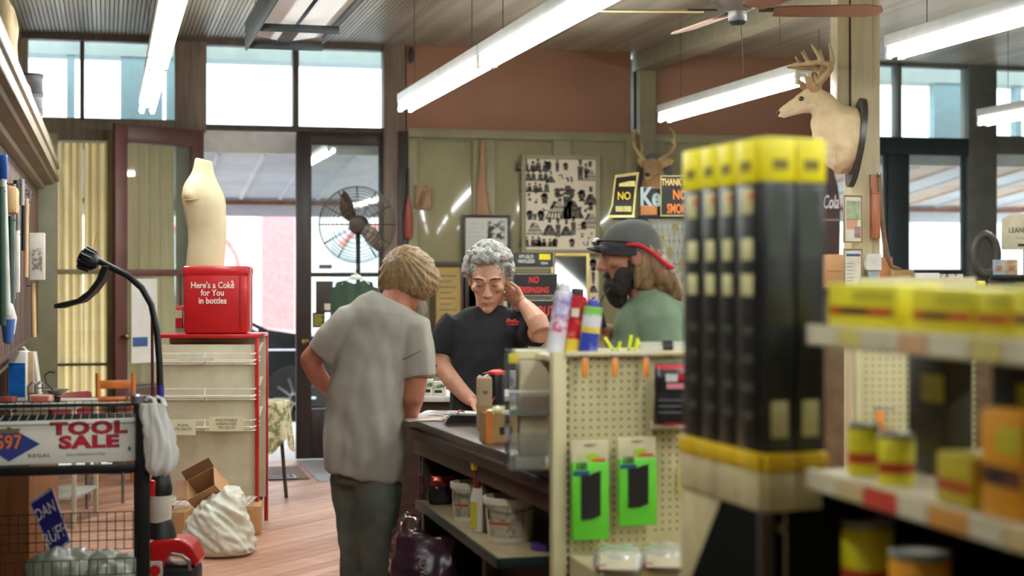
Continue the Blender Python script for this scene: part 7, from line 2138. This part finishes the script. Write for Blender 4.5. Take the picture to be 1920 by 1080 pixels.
G().cyl((.002, .02, .02), (.002, -.008, .022), .002, n=6).build('hook', gry, t)
# --- wiper blade boxes
WD = 3.05
corner = P(1432, 860, WD)
wy = M('wiper_yellow', (232, 216, 20), .4, var=.03); wb = M('wiper_black', (22, 24, 22), .35, var=.1); wbl = M('wiper_blue_black', (32, 38, 40), .35, var=.1); wg = M('wiper_gold', (216, 176, 20), .45); wk = M('wiper_cream', (198, 182, 136), .5); wl_ = M('wiper_label', (196, 188, 136), .5)
zbot = P(1432, 852, WD).z; ztop2 = P(1432, 256, WD).z
H = ztop2 - zbot
def wiper(label, pa, pb, depth, left, i):
    """box whose front face runs from pa to pb (plan), standing on the tray"""
    ax = (pb - pa); w = ax.length; ang = math.atan2(ax.y, ax.x)
    t = thing('wiper_box', label, 'box', (pa.x, pa.y, zbot), ang, 'tall wiper blade boxes on the corner display')
    G().box(.0012, w - .0012, 0, depth, .0, H - .085, 0, .003).build('sleeve', wb, t)
    G().box(.0, w, -.002, depth, H - .085, H, 0, .003).build('yellow_top', wy, t)
    G().box(w * .25, w * .75, -.003, -.002, H - .062, H - .042).build('top_print', M('print_olive_dark', (120, 104, 20), .5), t)
    if left:
        for zz, hh, mm in ((H - .145, .05, wl_), (H - .235, .042, wl_), (H - .305, .042, wl_)):
            G().box(w * .28, w * .80, -.0015, 0, zz, zz + hh, 0, .002).build('cream_label', mm, t)
        G().box(w * .6, w * .85, -.002, -.0015, H - .118, H - .105).build('orange_print', M('print_orange', (196, 90, 30), .5), t)
        for q_ in range(4):
            G().box(w * .3, w * .78, -.0012, 0, H - .38 - q_ * .055, H - .365 - q_ * .055).build('faint_print', M('faint_green_grey', (58, 64, 48), .5), t)
    else:
        G().box(w * .2, w * .75, -.0015, 0, .03, .10, 0, .002).build('barcode_label', wl_, t)
        G().box(w * .15, w * .8, -.0012, 0, H * .62, H - .1).build('faint_panel', M('faint_panel_grey', (52, 58, 50), .4), t)
    return t
cz0 = Vector((corner.x, corner.y, 0))
# left face recedes to the left, right face recedes to the right
lf = P(1280, 500, WD + .38); lf = Vector((lf.x, lf.y, 0))
rt = P(1548, 500, WD + .055); rt = Vector((rt.x, rt.y, 0))
fr = [0, .25, .47, .68, .935]
nm = ['wiper box at the far left of the display, beside the green shirt', 'second wiper box from the left of the display', 'third wiper box from the left of the display', 'widest wiper box at the front corner of the display']
for i in range(4):
    wiper(nm[i], lf.lerp(cz0, fr[i] + .004), lf.lerp(cz0, fr[i + 1] - .004), .09, True, i)
for i in range(2):
    wiper(['wiper box just right of the front corner with a barcode label', 'rightmost wiper box with a barcode label beside the shelf'][i], cz0.lerp(rt, i * .5 + .02), cz0.lerp(rt, (i + 1) * .5), .022, False, i)
tray = thing('display_tray', 'cream and yellow cardboard tray holding the tall wiper boxes', 'display stand', (cz0.x, cz0.y, 0), 0)
ztr = zbot
for pa, pb, nm_ in ((lf, cz0, 'left_front'), (cz0, rt, 'right_front')):
    ax = pb - pa; ang = math.atan2(ax.y, ax.x); w = ax.length
    for i in range(4 if nm_ == 'left_front' else 2):
        n_ = 4 if nm_ == 'left_front' else 2
        G().box(w * i / n_ + .001, w * (i + 1) / n_ - .001, -.012, .05, ztr - .035, ztr - .001, 0, .003).build('yellow_band', wg, tray, pa - cz0, (0, 0, ang))
        G().box(w * i / n_ + .001, w * (i + 1) / n_ - .001, -.010, .05, ztr - .11, ztr - .035, 0, .003).build('cream_base', wk, tray, pa - cz0, (0, 0, ang))
# pole, cream skirt down to the floor and a black panel painting the dark inside of its opening
G().box(-.012, .012, -.02, .005, 0, ztr - .11, 0, .003).build('pole', M('brown_black_pole', (50, 38, 26), .5), tray)
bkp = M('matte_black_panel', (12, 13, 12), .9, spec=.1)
def on_face(a, b, u, v):
    lo, hi = 0.0, 1.0
    def uu(s_):
        p = a.lerp(b, s_); d = p.x * SN + p.y * CS
        return 960 + (p.x * CS - p.y * SN) / d * F, d
    up = uu(1)[0] > uu(0)[0]
    for _ in range(40):
        m_ = (lo + hi) / 2
        if (uu(m_)[0] < u) == up: lo = m_
        else: hi = m_
    d = uu(lo)[1]
    return lo * (b - a).length, max(0.0, CZ - (v - 515) * d / F)
axl = cz0 - lf; al = math.atan2(axl.y, axl.x); wl2 = axl.length
for i in range(4):
    G().box(wl2 * i / 4 + .001, wl2 * (i + 1) / 4 - .001, -.006, .05, 0, ztr - .111, 0, .003).build('cream_skirt', wk, tray, lf - cz0, (0, 0, al))
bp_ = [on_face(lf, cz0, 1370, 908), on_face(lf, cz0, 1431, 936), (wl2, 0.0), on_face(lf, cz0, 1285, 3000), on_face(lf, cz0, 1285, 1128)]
G().prism(bp_, -.009, -.006).build('opening_dark_panel', bkp, tray, lf - cz0, (0, 0, al))
axr = rt - cz0; ar_ = math.atan2(axr.y, axr.x)
G().box(.0, axr.length, -.004, .01, 0, ztr - .112).build('black_side', bkp, tray, (0, 0, 0), (0, 0, ar_))
G().lathe([(0, 0), (.010, 0), (.010, .006), (0, .006)], 14, mx=Matrix.Translation((axr.length * .25, -.004, on_face(cz0, rt, 1490, 988)[1])) @ rotm(PI / 2)).build('badge', M('badge_grey', (110, 100, 80), .4, .4), tray, (0, 0, 0), (0, 0, ar_))
# ================================================================ far right goods by the street windows
FR = 10.4
kf = K(1760, 545, FR)
ct = thing('far_counter', 'cluttered display counter by the right street windows', 'counter', (kf.loc.x, kf.loc.y, 0), 0)
zf = kf.loc.z
G().box(-.95, .75, -.1, .5, 0, zf, 0, .004).build('body', M('brown_counter', (110, 88, 62), .5, var=.15), ct)
G().box(-.98, .78, -.14, .52, zf, zf + .02, 0, .004).build('top', M('brown_counter', (110, 88, 62)), ct)
zf += .021
def far(name, label, cat, u0, u1, v0, mat, dep=.15, dd=0.0, bev=.004):
    k = K((u0 + u1) / 2, 545, FR + dd, zf)
    t = k.thing(name, label, cat)
    w = (u1 - u0) * k.k; h = k.z(v0)
    G().box(-w / 2, w / 2, 0, dep, 0, h, 0, bev).build('body', mat, t)
    return t, w, h, k
t, w, h, k = far('brown_box', 'large brown carton left of the post among the far goods', 'carton', 1550, 1605, 477, card, .2, .1)
G().box(-w / 2, w / 2, -.002, 0, h * .48, h * .5).build('seam', cardd, t)
t, w, h, k = far('brown_box', 'orange-brown carton right of the post by the dark doors', 'carton', 1648, 1674, 482, M('orange_card', (166, 112, 66), .7), .12, .1)
t, w, h, k = far('wooden_box', 'tan wooden card box in front of the dark door', 'box', 1676, 1714, 506, M('tan_wood_box', (146, 116, 74), .6, var=.12), .12)
G().box(-w * .3, w * .3, -.003, 0, h * .3, h * .7, 0, .002).build('label', M('brass_label', (170, 140, 80), .5), t)
t, w, h, k = far('white_cooler', 'white box standing under the right door glass', 'box', 1716, 1762, 512, M('white_box', (226, 220, 220), .5), .12)
t, w, h, k = far('patterned_box', 'red and white patterned packet beside the yellow roll', 'packet', 1763, 1806, 514, M('pattern_red_white', (200, 190, 184), .5, rgb2=(120, 60, 56), scale=24, thresh=(.48, .56)), .06, .05)
k = K(1800, 538, FR - .05, zf)
t = k.thing('yellow_roll', 'long yellow roll of netting lying on the far counter', 'roll')
zr = k.z(533)
G().cyl((k.x(1772), 0, .02), (k.x(1832), 0, .02), .02, n=16).build('roll', M('yellow_netting', (176, 160, 60), .5, var=.15, scale=40), t)
G().cyl((k.x(1832), 0, .02), (k.x(1846), 0, .02), .023, n=16).build('end_cap', M('yellow_cap', (206, 196, 50), .4), t)
k = K(1848, 516, FR + .2, zf)
t = k.thing('horse_collar', 'dark leather horse collar standing by the right window', 'harness')
g = G()
pts = [(.075 * math.cos(a) * (1.0), .0, k.z(478) + .135 * math.sin(a)) for a in [i * 2 * PI / 20 for i in range(21)]]
g.tube(pts, .03, 10); blob(g, 'collar', M('dark_leather', (58, 52, 46), .5), .008, 3, parent=t)
G().box(-.03, .03, -.02, .02, 0, .12, 0, .004).build('stand', cdk, t)
for i, (u0, u1, m1, lb) in enumerate(((1862, 1884, (86, 150, 190), 'blue picture card in the rack at the right edge'), (1884, 1908, (140, 110, 60), 'golden picture card beside the blue one at the right edge'))):
    k = K((u0 + u1) / 2, 515, FR - .1)
    t = k.thing('greeting_card', lb, 'card', 'picture cards at the right edge')
    w = (u1 - u0) * k.k
    G().box(-w / 2, w / 2, 0, .004, 0, 28 * k.k).build('card', M('card_%d' % i, m1, .4, rgb2=(214, 196, 160), scale=18), t)
    G().box(-w * .3, w * .3, -.001, 0, .02, .06).build('picture', M('card_pic_%d' % i, (90, 70, 60), .4, rgb2=(200, 150, 120), scale=40), t)
k = K(1888, 522, FR - .1)
t = k.thing('card_rack', 'black rack holding the picture cards at the right edge', 'rack')
G().box(k.x(1858), k.x(1930), -.02, .03, 0, 7 * k.k, 0, .002).build('ledge', blk, t)
G().box(k.x(1858), k.x(1930), .03, .05, zf - k.loc.z, 0, 0, .002).build('panel', M('dark_rack_panel', (70, 64, 52), .6), t)
# arched LEANIN' TREE sign
k = K(1925, 468, FR + .25)
t = k.thing('shop_sign', 'arched cream lettered sign standing in the right window', 'sign')
ar = [(k.x(1878), 0), (k.x(1972), 0), (k.x(1972), k.z(412))] + [(k.x(1925) + (k.x(1972) - k.x(1925)) * math.cos(a), k.z(412) + .042 * math.sin(a)) for a in [i * PI / 12 for i in range(1, 12)]] + [(k.x(1878), k.z(412))]
G().prism(ar, -.008, 0).build('board', M('sign_cream', (196, 188, 158), .5), t)
text("LEANIN' TREE", .05, M('sign_ink', (70, 66, 58), .6), t, (k.x(1925), -.009, k.z(432)), sx=.8, bold=.0004)
text('Greeting Cards', .022, M('sign_ink_faint', (130, 124, 108), .6), t, (k.x(1925), -.009, k.z(446)))
G().box(k.x(1908), k.x(1935), -.0095, -.008, k.z(462), k.z(457)).build('dark_label', M('print_dark', (40, 36, 36)), t)
G().box(k.x(1920), k.x(1928), 0, .02, zf - k.loc.z, .05).build('stake', gry, t)
# dark bottle-shaped Cola sign in the window behind the wiper boxes
k = K(1535, 482, 11.9)
t = k.thing('bottle_sign', 'dark brown bottle-shaped sign with white script hanging beside the post', 'sign')
pr = [(1500, 482), (1573, 482), (1574, 430), (1574, 380), (1570, 350), (1562, 322), (1552, 298), (1547, 275), (1545, 240), (1525, 240), (1522, 275), (1517, 298), (1508, 322), (1500, 350), (1496, 380), (1496, 430)]
G().prism([(k.x(u), k.z(v)) for u, v in pr], -.02, 0).build('bottle_board', M('cola_brown', (58, 38, 34), .3, coat=.4), t)
G().prism([(k.x(u), k.z(v)) for u, v in ((1545, 240), (1547, 275), (1552, 298), (1556, 298), (1551, 275), (1549, 240))], -.022, .002).build('green_rim', M('bottle_green', (30, 70, 56), .3), t)
text('Cola', .14, M('cola_white', (206, 200, 196), .5), t, (k.x(1556), -.0205, k.z(380)), sx=.46, shear=.25, bold=.001)
text('Coca', .14, M('cola_white', (206, 200, 196)), t, (k.x(1516), -.0205, k.z(380)), sx=.46, shear=.25, bold=.001)
G().box(k.x(1496), k.x(1573), -.0215, -.02, k.z(414), k.z(411)).build('pale_line', M('cola_line', (130, 104, 96), .5), t)
G().cyl((0, -.01, k.z(240)), (0, -.01, ZC - k.loc.z), .003, n=6).build('hanging_wire', wire_m, t)
# brown strap on the post's right side
k = K(1655, 330, PD - .02)
t = k.thing('leather_strap', 'brown leather strap hanging down the right side of the post', 'strap')
G().tube([(k.x(1650), .02, 0), (k.x(1652), .0, k.z(380)), (k.x(1656), 0, k.z(430)), (k.x(1662), 0, k.z(475)), (k.x(1672), 0, k.z(500)), (k.x(1690), 0, k.z(505))], [.012, .014, .014, .016, .014, .006], 10, flat=.5).build('strap', M('brown_leather', (112, 84, 58), .5, var=.15), t)
G().cbox((k.x(1650), .02, .01), (.02, .03, .02), 0, .004).build('hook', gry, t)
